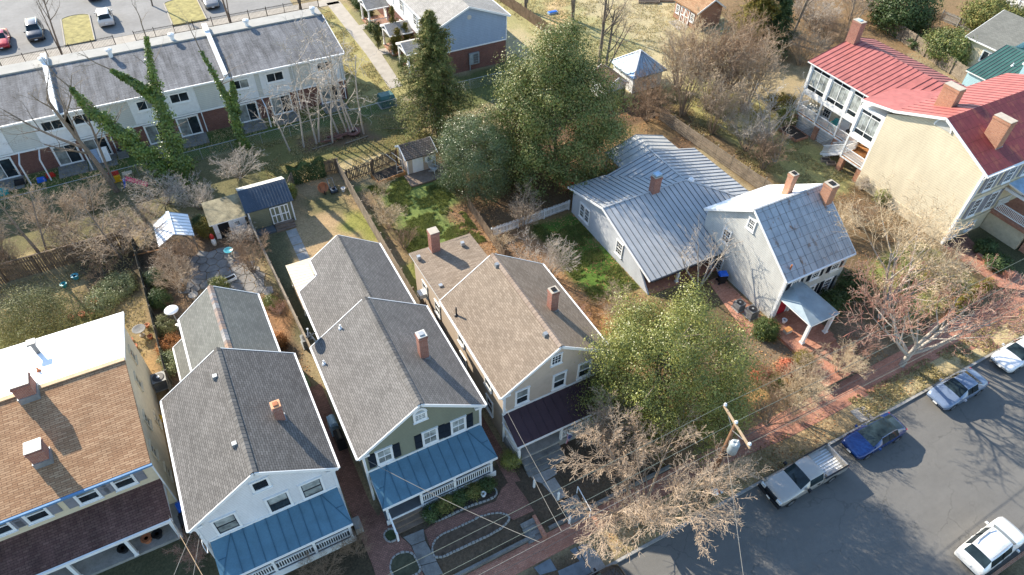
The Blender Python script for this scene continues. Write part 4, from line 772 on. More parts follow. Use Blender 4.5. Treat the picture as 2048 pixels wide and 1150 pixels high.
win(t, (28.9, 39.4, 2.0), LEFT, 0.62, 1.35, 'grid'); win(t, (28.9, 38.6, 2.0), LEFT, 0.62, 1.35, 'grid'); p = WX(1239,497,28.9); win(t, (28.9, p.y, p.z), LEFT, 0.75, 1.25, 'grid')
for x in (31.9, 35.5): post(t, x, 29.1, GZ+0.1, 2.5, 0.2, 'white', False)
MB().hexa([(28.9,29.0,0.6),(29.05,29.0,0.6),(29.05,31.7,0.6),(28.9,31.7,0.6),(28.9,30.8,2.5),(29.05,30.8,2.5),(29.05,31.7,3.1),(28.9,31.7,3.1)]).build('porch_end_wall', MT['clap_grey'], t)
MB().bar((28.6,28.62,2.54),(37.2,28.62,2.54),0.1,0.12).build('gutter', MT['black'], t); MB().bar((28.5,28.7,2.55),(28.5,36.1,4.75),0.05,0.18).bar((28.5,36.1,4.75),(28.5,41.5,3.35),0.05,0.18).build('rake_board', MT['white'], t)
door(t, (32.5, 31.7, 1.75), FRONT, 0.9, 2.05, 'white'); win(t, (34.8, 31.7, 1.9), FRONT, 0.9, 1.2)
# ================================================================ clapboard house with rusty tin roof
t = thing('clapboard_house', 'bone clapboard house with rusty tin front roof slope and red front door', 'house', (39.5, 26.5, GZ))
XA, XB = 36.05, 42.9
walls(t, XA, XB, 22.3, 31.5, 0.4, 5.15, 8.4, 'x', 'clap_bone', ridge=26.95, ze2=5.2)
ro = gable(t, XA-0.18, XB+0.18, 22.05, 31.75, 5.12, 8.55, 'x', ridge=26.95, mat='tin', cap=None, ze2=5.2, mats2='tin_white', th=0.1)  # sun glare on the rear slope is put into its white colour
seams(ro, (XA-0.18,22.05,5.12), (XB+0.18,22.05,5.12), (XB+0.18,26.95,8.55), (XA-0.18,26.95,8.55), 11, 'tin', 0.03, 0.035, False)
MB().bar((XA-0.2,26.95,8.57),(XB+0.2,26.95,8.57),0.16,0.06).build('ridge_flashing', MT['tin'], ro)
corner_boards(t, [(XA,22.3)], 0.6, 5.1)
for px, py_, w, h in ((1503.5,449,0.62,0.85),(1453,472,0.75,1.15),(1437,526,0.75,1.15)):
    p = WX(px, py_, XA); win(t, p, LEFT, w, h, 'grid')
for x in (37.3, 39.45, 41.6): shuttered(t, (x, 22.3, 4.35), FRONT, 0.75, 1.15, style='grid', sw=0.36)
for x in (39.7, 41.6): shuttered(t, (x, 22.3, 1.95), FRONT, 0.75, 1.4, style='grid', sw=0.36)
door(t, (36.95, 22.3, 1.95), FRONT, 0.95, 2.1, 'door_red')
for x in (36.25, 37.75): MB().box(x-0.09, x+0.09, 22.15, 22.3, 0.85, 3.1).build('pilaster', MT['white'], t)
ZP = 3.2
pr = MB().slab([(36.0,18.9,ZP),(39.0,18.9,ZP),(37.9,22.28,4.15),(37.0,22.28,4.15)], 0.1, 0, 1).slab([(36.0,22.28,ZP),(36.0,18.9,ZP),(37.0,22.28,4.15)], 0.1, 0, 1).slab([(39.0,18.9,ZP),(39.0,22.28,ZP),(37.9,22.28,4.15)], 0.1, 0, 1).build('entry_porch_roof', [MT['tin_old'], MT['white']], t)
for x in (36.3, 38.75): post(t, x, 19.15, GZ+0.28, ZP-0.12, 0.24, 'white', False)
MB().box(36.0, 39.0, 18.95, 19.15, ZP-0.26, ZP-0.11).build('porch_beam', MT['white'], t)
p = W(1579, 362, 8.6); chimney(t, 40.4, 28.0, 7.2, 9.75, 0.55, 0.55, 'brick_or', 'cap', True); chimney(t, 42.6, 26.0, 7.2, 9.35, 0.75, 0.85, 'brick_or', 'cap', True)
MB().tube([(36.6,22.7,5.6),(36.6,22.7,6.05)], 0.07, 8).build('vent_pipe', MT['terra'], t)
downspout(t, [(XA-0.1,22.1,5.0),(XA-0.06,22.15,0.7)])
# ================================================================ big cream house with red roofs
t = thing('cream_house', 'big cream clapboard house with red metal roofs and two storey rear porch', 'house', (60, 28, GZ))
XC, XD = 56.55, 72.0
walls(t, XC, XD, 22.15, 32.2, 0.4, 8.35, 10.65, 'x', 'clap_cream', ridge=27.05, ze2=8.45)
MB().slab([(XC-0.25,21.8,8.4),(XD,21.8,8.4),(XD,27.05,10.9),(XC-0.25,27.05,10.9)], 0.12, 0, 1).build('front_roof', [MT['red_metal2'], MT['white']], t)  # deeper red than the rear slope, its grazing-light shade put into the colour
rb = MB().slab([(XC-0.25,27.05,10.9),(XD,27.05,10.9),(XD,31.5,9.2),(XC-0.25,31.5,9.2)], 0.12, 0, 1).slab([(XC-0.25,31.5,9.2),(64.2,31.5,9.2),(64.2,35.0,8.55),(XC-0.25,35.0,8.55)], 0.12, 0, 1).build('rear_roof', [MT['red_metal'], MT['white']], t)
seams(rb, (XD,31.5,9.2), (XC-0.2,31.5,9.2), (XC-0.2,27.05,10.9), (XD,27.05,10.9), 20, 'seam_red', 0.03, 0.035, False)
for a, b in (((21.8,8.3),(27.05,10.8)),((27.05,10.8),(31.5,9.1)),((31.5,9.1),(35.0,8.45))): MB().bar((XC-0.28,a[0],a[1]),(XC-0.28,b[0],b[1]),0.05,0.22).build('rake_board', MT['white'], t)
fan = MB(); p = WX(1888, 252, XC)
fan.face([(XC-0.03, p.y-0.75*math.cos(math.pi*i/14), p.z-0.25+0.75*math.sin(math.pi*i/14)) for i in range(15)]); fan.build('fan_louvre', MT['pale_metal'], t)
for i in range(14):
    a0, a1 = math.pi*i/14, math.pi*(i+1)/14; MB().bar((XC-0.04,p.y-0.8*math.cos(a0),p.z-0.25+0.8*math.sin(a0)),(XC-0.04,p.y-0.8*math.cos(a1),p.z-0.25+0.8*math.sin(a1)),0.12,0.1,up=(1,0,0)).build('louvre_trim', MT['white'], t) if i % 1 == 0 else None
chimney(t, 59.6, 29.3, 9.4, 11.9, 0.85, 1.5, 'brick_or', 'cap', False); chimney(t, 59.4, 24.2, 8.9, 11.6, 0.85, 1.5, 'brick_or', 'cap', False)
MB().box(XC-0.06, XC, 22.2, 32.2, 0.4, 1.6).build('foundation', MT['cream_low'], t)
corner_boards(t, [(XC,22.15)], 0.6, 8.3, 0.2)
MB().bar((XC-0.3,21.72,8.28),(XD,21.72,8.28),0.14,0.14).build('gutter', MT['white'], t); downspout(t, [(XC-0.2,21.8,8.2),(XC-0.02,22.0,7.7),(XC-0.02,22.0,0.7)])
# rear wing
walls(t, 60.2, 67.6, 32.1, 43.3, 0.4, 7.9, 8.9, 'y', 'clap_cream', ridge=64.3, ze2=8.3)
rw = MB().slab([(58.3,35.0,7.95),(64.3,31.5,9.3),(64.3,43.6,9.3),(58.3,43.6,7.95)], 0.12, 0, 1).slab([(64.3,31.5,9.3),(67.9,31.5,8.3),(67.9,43.6,8.3),(64.3,43.6,9.3)], 0.12, 0, 1).build('wing_roof', [MT['red_metal'], MT['white']], t)
seams(rw, (58.3,43.6,7.95), (58.3,35.0,7.95), (64.3,35.0,9.3), (64.3,43.6,9.3), 15, 'seam_red', 0.03, 0.045); seams(rw, (67.9,31.5,8.3), (67.9,43.6,8.3), (64.3,43.6,9.3), (64.3,31.5,9.3), 20, 'seam_red', 0.03, 0.045)
seams(rw, (60.3,34.0,8.42), (62.3,32.7,8.86), (64.3,32.7,9.32), (64.3,34.0,9.32), 2, 'seam_red', 0.03, 0.045)
p = W(1730, 72, 9.5); chimney(t, 63.6, 43.2, 8.2, 11.3, 0.75, 1.1, 'brick', 'cap', True, 'pave_tin')
# two-storey porch along the wing
FZ, UZ, TZ = 2.3, 4.85, 7.75
for x0, x1, y0, y1 in ((58.6,60.15,35.0,43.2),(XC+0.05,60.15,32.25,35.0)):
    MB().box(x0, x1, y0, y1, FZ-0.2, FZ-0.02).build('porch_floor', MT['white'], t); MB().box(x0+0.02, x1, y0+0.02, y1-0.02, FZ-0.02, FZ+0.03).build('porch_boards', MT['wood_or'], t)
    MB().box(x0, x1, y0, y1, UZ-0.32, UZ+0.2).build('upper_floor', MT['white'], t); MB().box(x0, x1, y0, y1, TZ-0.05, TZ+0.25).build('upper_frieze', MT['white'], t)
for x, ys in ((58.6, (35.05,37.75,40.45,43.15)), (XC+0.05, (32.3,34.95))):
    for y in ys: MB().box(x-0.02, x+0.17, y-0.09, y+0.09, FZ, UZ-0.3).build('porch_post', MT['white'], t); MB().box(x-0.02, x+0.2, y-0.14, y+0.14, UZ+0.2, TZ-0.05).build('upper_post', MT['white'], t)
    for a, b in zip(ys, ys[1:]):
        rail(t, (x+0.08,b-0.1,FZ), (x+0.08,a+0.1,FZ), 0.95, 0.12, 0.13)
        win(t, (x+0.1, (a+b)/2, (UZ+TZ)/2+0.08), LEFT, (b-a)-0.42, TZ-UZ-0.45, 'porch', glassm='glass', upper='glass_cur', t=0.06, sill=False, name='porch_glazing')
win(t, (57.6+0.6, 35.0, (UZ+TZ)/2+0.08), BACK, 1.2, TZ-UZ-0.45, 'porch', upper='glass_cur', t=0.06, sill=False, name='porch_glazing'); win(t, (59.4, 43.2, (UZ+TZ)/2), BACK, 1.1, 2.3, 'porch', upper='glass_cur', t=0.06, sill=False, name='porch_glazing')
rail(t, (XC+0.15,34.95,FZ), (58.6,34.95,FZ), 0.95, 0.12, 0.13); rail(t, (58.65,43.15,FZ), (60.1,43.15,FZ), 0.95, 0.12, 0.13)
MB().box(58.7, 59.2, 42.0, 42.9, UZ+0.2, UZ+0.75).build('window_air_conditioner', MT['white_tri'], t)
door(t, (60.2, 38.0, FZ+1.05), LEFT, 0.9, 2.05, 'white'); win(t, (60.2, 36.5, FZ+1.1), LEFT, 0.9, 1.7, 'grid'); win(t, (60.2, 40.6, FZ+1.1), LEFT, 0.9, 1.7, 'grid'); door(t, (60.2, 33.4, FZ+1.05), LEFT, 0.9, 2.05, 'white')
for x, y in ((58.75,43.0),(58.75,40.0),(58.75,37.4),(56.9,34.7),(56.9,32.5)): MB().box(x-0.25, x+0.25, y-0.25, y+0.25, 0.4, FZ-0.2).build('brick_pier', MT['brick_or'], t)
def lattice(x, y0, y1, z0, z1):
    b = MB(); L = y1-y0; H = z1-z0; n = int((L+H)/0.22)
    for s in (1, -1):
        for i in range(n):
            o = i*0.22-(H if s > 0 else 0); a0, a1 = max(0, o), min(L, o+H)
            if a1-a0 < 0.05: continue
            za, zb = (a0-o, a1-o) if s > 0 else (H-(a0-o), H-(a1-o))
            b.bar((x+0.01*s, y0+a0, z0+za), (x+0.01*s, y0+a1, z0+zb), 0.05, 0.012, up=(1,0,0))
    stuff(b.build('lattice', MT['white'], t))
lattice(58.7, 40.3, 42.7, 0.6, FZ-0.2); lattice(58.7, 37.7, 39.7, 0.6, FZ-0.2)
# back stairs
for i in range(8): MB().box(57.15+0*i, 58.5, 35.3+i*0.27, 35.6+i*0.27, FZ-0.25-(i+1)*0.2, FZ-0.2-(i+1)*0.2).build('stair_tread', MT['white'], t)
for x in (57.15, 58.5): MB().bar((x,35.2,FZ-0.2),(x,37.5,GZ+0.1),0.06,0.25).build('stringer', MT['white'], t); rail(t, (x,35.2,FZ), (x,37.5,GZ+0.2), 0.9, 0.15, 0.14)
# street front of the cream house
for x in (58.4, 61.0, 63.6, 66.2): shuttered(t, (x, 22.15, 6.9), FRONT, 0.95, 1.7, 'shut_gy', 0.5, style='grid')
for x in (58.4, 60.6): shuttered(t, (x, 22.15, 4.1), FRONT, 0.95, 1.8, 'shut_gy', 0.5, style='grid')
win(t, (57.6, 22.15, 1.5), FRONT, 0.9, 0.8, 'slider'); win(t, (59.7, 22.15, 1.5), FRONT, 0.9, 0.8, 'slider')
MB().box(XC+0.2, XD, 22.0, 22.15, 5.5, 5.75).build('belt_course', MT['cream_low'], t); MB().box(XC+0.2, XD, 22.02, 22.15, 2.5, 2.72).build('belt_course', MT['cream_low'], t)
pr = MB().slab([(61.6,18.3,5.35),(66.6,18.3,5.35),(66.6,22.1,5.75),(61.6,22.1,5.75)], 0.14, 0, 1).build('entry_roof', [MT['pave_tin'], MT['white']], t); MB().box(61.7, 66.5, 18.4, 18.6, 4.95, 5.2).build('porch_beam', MT['white'], t); MB().box(61.7, 61.9, 18.6, 22.1, 4.95, 5.2).build('porch_beam', MT['white'], t)
MB().box(61.6, 66.6, 18.4, 22.1, 2.45, 2.75).build('entry_floor', MT['pave'], t); MB().box(61.75, 66.5, 18.6, 22.1, 0.4, 2.45).build('porch_base', MT['cream_low'], t)
for x in (61.9, 64.3, 66.3): post(t, x, 18.65, 2.75, 4.95, 0.32, 'white', False)
rail(t, (61.85,18.8,2.75), (61.85,22.0,2.75), 0.9, 0.12, 0.14); rail(t, (62.0,22.05,2.75), (64.0,22.05,2.75), 0.9, 0.12, 0.14); rail(t, (64.5,18.65,2.75), (66.2,18.65,2.75), 0.9, 0.12, 0.14)
for i in range(10): MB().box(62.0, 64.2, 18.4-(i+1)*0.3, 18.4-i*0.3, 0.5, 2.55-(i+1)*0.2).build('stair_tread', MT['pave'], t)
for x in (61.95, 64.25): rail(t, (x,18.4,2.6), (x,15.5,0.6), 0.95, 0.15, 0.16); post(t, x, 15.45, 0.5, 1.8, 0.2, 'white', False, 'newel_post')
# ================================================================ teal and grey-green neighbours
t = thing('teal_house', 'pale teal sided house with green metal roof behind the red roofs', 'house', (74, 40, GZ))
p = W(1925, 132, 6.5); A = W(1932, 140, 6); B = W(2008, 172, 6); C = W(2004, 97, 7.5)
walls(t, A.x+0.2, A.x+9, B.y+0.1, A.y-0.2, 0.4, 6.0, None, 'y', 'clap_teal', ze2=7.6)
r = MB().slab([(A.x,B.y-0.2,6.0),(A.x+5.5,B.y-0.2,7.7),(A.x+5.5,A.y,7.7),(A.x,A.y,6.0)], 0.12, 0, 1).slab([(A.x+5.5,B.y-0.2,7.7),(A.x+11,B.y-0.2,6),(A.x+11,A.y,6),(A.x+5.5,A.y,7.7)], 0.12, 0, 1).build('roof', [MT['green_metal'], MT['white']], t)
seams(r, (A.x,A.y,6.0), (A.x,B.y-0.2,6.0), (A.x+5.5,B.y-0.2,7.7), (A.x+5.5,A.y,7.7), 11, 'seam_dk', 0.035, 0.05)
vent(t, A.x+3.2, (A.y+B.y)/2-0.6, 7.0, 'pipe', mat='white_tri')
walls(t, A.x+2.3, A.x+14, 24.0, B.y+0.05, 0.4, 8.2, 10.0, 'y', 'clap_teal', ridge=A.x+8)
gable(t, A.x+2.0, A.x+14, 23.7, B.y+0.1, 8.2, 10.2, 'y', ridge=A.x+8, mat='green_metal', cap=None)
t = thing('grey_roofed_house', 'cream house with mossy grey shingle roof beyond the green metal roof', 'house', (82, 47, GZ))
A = W(1932, 72, 4.2); B = W(1985, 98, 4.2)
x0 = A.x+0.0; walls(t, x0+0.3, x0+11, B.y-4, A.y-0.3, 0.4, 4.1, 6.0, 'y', 'cream_st', ridge=x0+5.6)
gable(t, x0, x0+11.3, B.y-4.2, A.y, 4.2, 6.4, 'y', ridge=x0+5.6, mat='sh_green', cap=None)
win(t, (x0+0.3, (A.y+B.y)/2-1.6, 2.9), LEFT, 1.5, 1.2, 'slider')
# ================================================================ apartment row
t = thing('apartment_row', 'long two storey apartment row with pale siding above brick and grey shingle roof', 'building', (-10, 73, GZ))
AX1, AX0, AY, ARY, AZE, AZR = 16.9, -44.0, 70.0, 76.9, 6.1, 7.45
MB().face([(AX0,AY,3.05),(AX1,AY,3.05),(AX1,AY,AZE),(AX0,AY,AZE)]).face([(AX1,AY,3.05),(AX1,80.4,3.05),(AX1,80.4,AZE-.4),(AX1,78.8,AZR-0.1),(AX1,ARY,AZR-0.1),(AX1,AY,AZE)]).face([(AX1,80.4,3.05),(AX0,80.4,3.05),(AX0,80.4,AZE-.4),(AX1,80.4,AZE-.4)]).build('upper_wall', MT['vinyl'], t)
MB().box(AX0, AX1-0.03, AY+0.03, 80.3, 0.3, 3.06).build('brick_wall', MT['brick_dk'], t)
r = MB().slab([(AX0,AY-0.35,AZE+0.03),(AX1+0.25,AY-0.35,AZE+0.03),(AX1+0.25,ARY,AZR),(AX0,ARY,AZR)], 0.12).build('front_roof', MT['sh_apt'], t)
MB().slab([(AX0,ARY+0.05,AZR+0.14),(AX1+0.25,ARY+0.05,AZR+0.14),(AX1+0.25,ARY+1.95,AZR+0.14),(AX0,ARY+1.95,AZR+0.14)], 0.3).build('ridge_deck', plain('pale_roof_deck',(0.34,0.33,0.30),0.9,var=0.1,scale=0.8), t)
MB().slab([(AX0,ARY+1.95,AZR),(AX1+0.25,ARY+1.95,AZR),(AX1+0.25,80.7,AZE-.5),(AX0,80.7,AZE-.5)], 0.12).build('rear_roof', MT['sh_apt'], t)
MB().bar((AX0,AY-0.4,AZE-0.02),(AX1+0.25,AY-0.4,AZE-0.02),0.12,0.16).build('gutter', MT['white'], t); MB().bar((AX1+0.28,AY-0.35,AZE),(AX1+0.28,ARY,AZR-0.03),0.06,0.2).build('rake_board', MT['white'], t)
for x in (-10.75, 4.8, -27.0):
    w = MB().hexa([(x-0.22,AY-0.3,AZE),(x+0.22,AY-0.3,AZE),(x+0.22,ARY+0.2,AZR),(x-0.22,ARY+0.2,AZR),(x-0.22,AY-0.3,AZE+0.42),(x+0.22,AY-0.3,AZE+0.42),(x+0.22,ARY+0.2,AZR+0.5),(x-0.22,ARY+0.2,AZR+0.5)]).box(x-0.25, x+0.25, ARY+0.2, ARY+2.0, AZR+0.1, AZR+0.62).build('party_wall', MT['white_tri'], t)
MB().bar((AX0,AY-0.06,3.05),(AX1,AY-0.06,3.05),0.06,0.16).build('belt_trim', MT['white'], t)
bays = [(-17.2,1),(-11.6,1),(-8.9,0),(-3.2,0),(-0.1,0),(5.9,0),(9.5,0),(14.9,0),(-20,0),(-25,0)]
for x, _ in bays:
    MB().box(x-1.55, x+1.55, AY-0.06, AY, 3.2, AZE-0.05).build('bay_panel', MT['white_tri'], t)
    win(t, (x, AY-0.06, 5.05), FRONT, 1.75, 0.95, 'slider', upper='glass', glassm='glass_bl' if x in (-3.2,5.9) else 'glass')
    win(t, (x, AY, 1.75), FRONT, 2.0, 2.0, 'slider', upper='glass_bl', glassm='glass', sill=False, name='patio_door')
    MB().box(x-1.3, x+1.3, AY-2.2, AY+0.02, 0.4, GZ+0.06).build('patio_slab', MT['conc_dk'], t)
for x in (-18.8,-15.3,-13.6,-9.9,-7.4,-1.8,1.4,7.6,11.4,16.6): MB().box(x-0.06, x+0.06, AY-2.1, AY-1.98, 0.6, 3.0).bar((x,AY-2.04,2.98),(x,AY-0.02,2.98),0.1,0.12).build('canopy_post', MT['white_tri'], t) if x in (-15.3,-13.6,-18.8,-9.9,7.6) else downspout(t, [(x,AY-0.08,AZE-0.1),(x,AY-0.08,0.7)])
for px, py_ in ((223,118),(345,78),(495,52),(625,24),(88,128)): p = W(px, py_, AZR+0.2); MB().lathe([(0.2,-0.3),(0.2,0.35),(0.32,0.4),(0.32,0.6),(0.1,0.7)], (p.x,ARY+0.6 if px != 223 else ARY-0.2,AZR+0.2), 10).build('roof_vent', MT['white_tri'], t)
# ================================================================ grey gabled block with porches
t = thing('gabled_block', 'two storey block with blue grey gable end above brick and white entry porches', 'building', (32, 85, GZ))
BX0, BX1, BY = 27.9, 37.0, 69.9
MB().face([(BX0,BY,3.5),(BX1,BY,3.5),(BX1,BY,6.4),(32.1,BY,8.3),(BX0,BY,6.6)]).face([(BX1,BY,3.5),(BX1,125,3.5),(BX1,125,6.4),(BX1,BY,6.4)]).build('gable_siding', MT['clap_blue'], t)
MB().face([(BX0,125,3.5),(BX0,BY,3.5),(BX0,BY,6.6),(BX0,125,6.6)]).build('side_siding', MT['clap_white'], t)
MB().box(BX0+0.02, BX1-0.02, BY+0.02, 125, 0.3, 3.51).build('brick_wall', MT['brick_dk'], t)
gable(t, BX0-0.35, BX1+0.35, BY-0.35, 125, 6.5, 8.5, 'y', ridge=32.1, mat='sh_bbld', cap=None)
MB().bar((BX0,BY-0.04,3.5),(BX1,BY-0.04,3.5),0.05,0.15).build('belt_trim', MT['white'], t); corner_boards(t, [(BX1,BY),(BX0,BY)], 3.5, 6.4)
for y in (72.5,76.0,80.5,84.0,88.5,92.0): win(t, (BX0, y, 5.2), LEFT, 0.9, 1.3, 'grid')
for y in (75.5, 84.5): win(t, (BX0+0.02, y-3.4, 2.2), LEFT, 0.9, 1.3, 'grid')
mb_ = MB().box(32.0, 33.3, BY-0.22, BY, 1.35, 2.75).build('meter_cabinet', MT['tank'], t)
for i in range(4):
    for j in range(2): MB().box(32.55+j*0.32, 32.8+j*0.32, BY-0.30, BY-0.22, 1.5+i*0.3, 1.72+i*0.3).build('meter', MT['ac'], mb_)
MB().tube([(32.1,BY-0.1,1.35),(32.1,BY-0.1,0.6)], 0.06, 6).build('conduit', MT['tank'], t); MB().lathe([(0.26,0),(0.26,0.03),(0.1,0.06)], (32.2,0,0), 12)
v_ = MB()
for i in range(8): a = math.pi*i/4; b = a+math.pi/4; v_.face([(32.2,BY-0.03,7.1),(32.2+0.28*math.cos(a),BY-0.03,7.1+0.28*math.sin(a)),(32.2+0.28*math.cos(b),BY-0.03,7.1+0.28*math.sin(b))])
v_.build('gable_vent', MT['pale_metal'], t)
for yc in (78.9, 87.2, 73.5):
    rp = gable(t, 24.9, BX0+0.1, yc-1.7, yc+1.7, 3.25, 4.0, 'x', mat='sh_bbld', cap=None)
    for y in (yc-1.5, yc+1.5): post(t, 25.15, y, GZ+0.2, 3.2, 0.2, 'white', False)
    MB().box(25.0, BX0, yc-1.6, yc+1.6, 0.4, GZ+0.2).build('porch_floor', MT['brick_or'], t); MB().box(24.95,25.2,yc-1.65,yc+1.65,3.0,3.2).build('porch_beam', MT['white'], t)
    rail(t, (25.15,yc-1.5,GZ+0.2), (25.15,yc-0.7,GZ+0.2), 0.9, 0.12, 0.13); rail(t, (25.15,yc-1.5,GZ+0.2), (27.8,yc-1.5,GZ+0.2), 0.9, 0.12, 0.13); door(t, (BX0+0.02, yc, GZ+1.25), LEFT, 0.95, 2.05, 'white')
# ================================================================ fences
_fb = {}
def fence(label, a, b, h=1.8, bw=0.14, gap=0.012, mat='wood_gy', z=GZ-0.03, post_gap=2.4, name='board_fence', cat='fence', picket=False, rails=(0.25, 0.8), side=1, jag=0.03, cap=False, horizontal=False, tilt=0.01):
    a, b = Vector((*a, z)), Vector((*b, z)); L = (b-a).length; d = (b-a)/L; ang = math.atan2(d.y, d.x); nrm = Vector((-d.y, d.x, 0))*side
    t = thing(name, label, cat, tuple(a))
    np_ = max(1, round(L/post_gap)); pm = MB().box(-0.055, 0.055, -0.055, 0.055, -0.1, h+0.06).mesh('post', MT[mat])
    for i in range(np_+1): put('post', pm, t, Matrix.Translation(a+d*(L*i/np_)-nrm*0.07) @ Matrix.Rotation(ang+rnd.uniform(-0.05,0.05), 4, 'Z'))
    if horizontal:
        n = int(h/(bw+gap))
        for i in range(np_):
            p, r = a+d*(L*i/np_+0.02), a+d*(L*(i+1)/np_-0.02)
            for j in range(n):
                zz = 0.1+j*(bw+gap)+bw/2; MB().bar(p+Vector((0,0,zz+rnd.uniform(-.01,.01))), r+Vector((0,0,zz+rnd.uniform(-.01,.01))), 0.025, bw).build('board', MT[mat], t)
        return t
    for f in rails: MB().bar(a-nrm*0.03+Vector((0,0,h*f)), b-nrm*0.03+Vector((0,0,h*f)), 0.04, 0.09).build('fence_rail', MT[mat], t)
    if cap: MB().bar(a+Vector((0,0,h+0.03)), b+Vector((0,0,h+0.03)), 0.14, 0.03).build('cap_rail', MT[mat], t)
    key = (bw, h, mat, picket)
    if key not in _fb:
        _fb[key] = []
        for v in range(4):
            hh = h*(1-0.012*v); c = 0.03
            if picket: m = MB().hexa([(-bw/2,-.01,0),(bw/2,-.01,0),(bw/2,.01,0),(-bw/2,.01,0),(-bw/2,-.01,hh-bw*.6),(bw/2,-.01,hh-bw*.6),(bw/2,.01,hh-bw*.6),(-bw/2,.01,hh-bw*.6)]).hexa([(-bw/2,-.01,hh-bw*.6),(bw/2,-.01,hh-bw*.6),(bw/2,.01,hh-bw*.6),(-bw/2,.01,hh-bw*.6),(-.01,-.01,hh),(.01,-.01,hh),(.01,.01,hh),(-.01,.01,hh)])
            else: m = MB().box(-bw/2, bw/2, -.011, .011, 0, hh)
            _fb[key].append(m.mesh('board', MT[mat]))
    n = max(1, int(L/(bw+gap))); st_ = L/n; dz = 0
    for i in range(n):
        put('picket' if picket else 'board', rnd.choice(_fb[key]), t, Matrix.Translation(a+d*((i+0.5)*st_)+nrm*0.012*(1+(i%2)*0.3)+Vector((0,0,rnd.uniform(-jag,jag)))) @ Matrix.Rotation(ang+rnd.uniform(-.03,.03), 4, 'Z') @ Matrix.Rotation(rnd.uniform(-tilt,tilt), 4, 'Y'))
    return t
fence('tall weathered board fence between the sage house garden and the green lawn', (11.35,32.0), (11.45,56.7), 1.75, 0.15, 0.012, cap=False)
fence('board fence between the flagstone garden and the green shed yard', (2.55,33.5), (1.85,52.3), 1.5, 0.15, 0.015, 'wood_gy', cap=True)
fence('dark mossy fence between the straw yard and the flagstone garden', (-7.2,35.0), (-7.6,53.9), 1.6, 0.17, 0.01, 'wood_dk')
fence('short wooden gate fence behind the white clapboard lean-to', (-7.2,35.0), (-6.0,35.0), 1.5, 0.14, 0.012, 'wood_gy', name='gate_fence')
fence('tall old board fence along the back of the straw yard', (-30.0,54.2), (-7.6,54.4), 1.9, 0.16, 0.03, 'wood_br', cap=True)
fence('sagging picket fence panel beside the raised bed near the tan shed', (11.75,54.9), (14.4,55.2), 1.5, 0.11, 0.05, 'wood_br', picket=False, jag=0.05, tilt=0.03)
fence('upright picket fence panel touching the tan shed wall', (14.5,55.3), (17.3,55.9), 1.6, 0.11, 0.045, 'wood_br', jag=0.03, tilt=0.02)
fence('plank gate panel closing the corner behind the wheelbarrow', (10.1,57.0), (11.45,56.8), 1.7, 0.14, 0.01, 'wood_br', name='plank_gate')
fence('short plank fence between green shed and ivy hedge', (5.9,54.6), (6.9,56.6), 1.6, 0.14, 0.01, 'wood_gy')
fence('low white picket fence across the gap beside the low grey house', (20.6,41.3), (28.85,41.6), 1.1, 0.09, 0.055, 'white_tri', name='picket_fence', picket=True)
fence('leaning brown fence at the edge of the green lawn by the magnolia', (20.2,38.0), (20.6,46.3), 1.3, 0.14, 0.03, 'wood_br', tilt=0.04)
fence('horizontal plank fence running behind the pale back porch roof', (47.3,33.2), (46.0,50.5), 1.7, 0.2, 0.05, 'wood_gy', horizontal=True, post_gap=2.3)
fence('wooden fence between the magnolia garden and the two small sheds', (39.5,55.6), (44.9,55.9), 1.5, 0.15, 0.02, 'wood_gy')
fence('plank fence beside the big pale lawn and gabled block', (45.6,71.5), (44.3,90.0), 1.6, 0.16, 0.02, 'wood_br')
fence('tall board fence between the red roofed wing and the teal house', tuple(W(1755,52))[:2], tuple(W(1925,165))[:2], 1.9, 0.16, 0.01, 'wood_gy')
fence('grey picket fence between the shrubs beyond the teal house', tuple(W(1880,40))[:2], tuple(W(1948,68))[:2], 1.4, 0.12, 0.06, 'conc', name='picket_fence', picket=True)
fence('pale picket fence in the far corner garden', tuple(W(2005,5))[:2], tuple(W(2060,30))[:2], 1.4, 0.12, 0.06, 'white_tri', name='picket_fence', picket=True)
# chain link: posts, rail and a wire mesh of thin diagonals
def chain(label, a, b, h=1.25):
    a, b = Vector((*a, GZ)), Vector((*b, GZ)); L = (b-a).length; d = (b-a)/L; t = thing('chain_link_fence', label, 'fence', tuple(a)); n = round(L/3)
    for i in range(n+1): MB().tube([a+d*(L*i/n), a+d*(L*i/n)+Vector((0,0,h+0.05))], 0.035, 6).build('post', MT['steel'], t)
    MB().tube([a+Vector((0,0,h)), b+Vector((0,0,h))], 0.03, 6).build('top_rail', MT['steel'], t)
    m = MB(); s = 0.2; k0 = int(L/s)
    for sg in (1, -1):
        for i in range(-int(h/s), k0):
            x0, x1 = i*s, i*s+h; u0, u1 = max(0, x0), min(L, x1)
            if u1 <= u0: continue
            z0, z1 = (u0-x0, u1-x0) if sg > 0 else (h-(u0-x0), h-(u1-x0)); m.bar(a+d*u0+Vector((0,0,z0)), a+d*u1+Vector((0,0,z1)), 0.006, 0.006)
    stuff(m.build('wire_mesh', MT['steel'], t))
chain('long galvanised chain link fence behind the apartment lawns', (-30.0,64.4), (24.0,65.6)); chain('short chain link fence behind the grey gabled block', (27.5,65.7), (38.0,65.7))
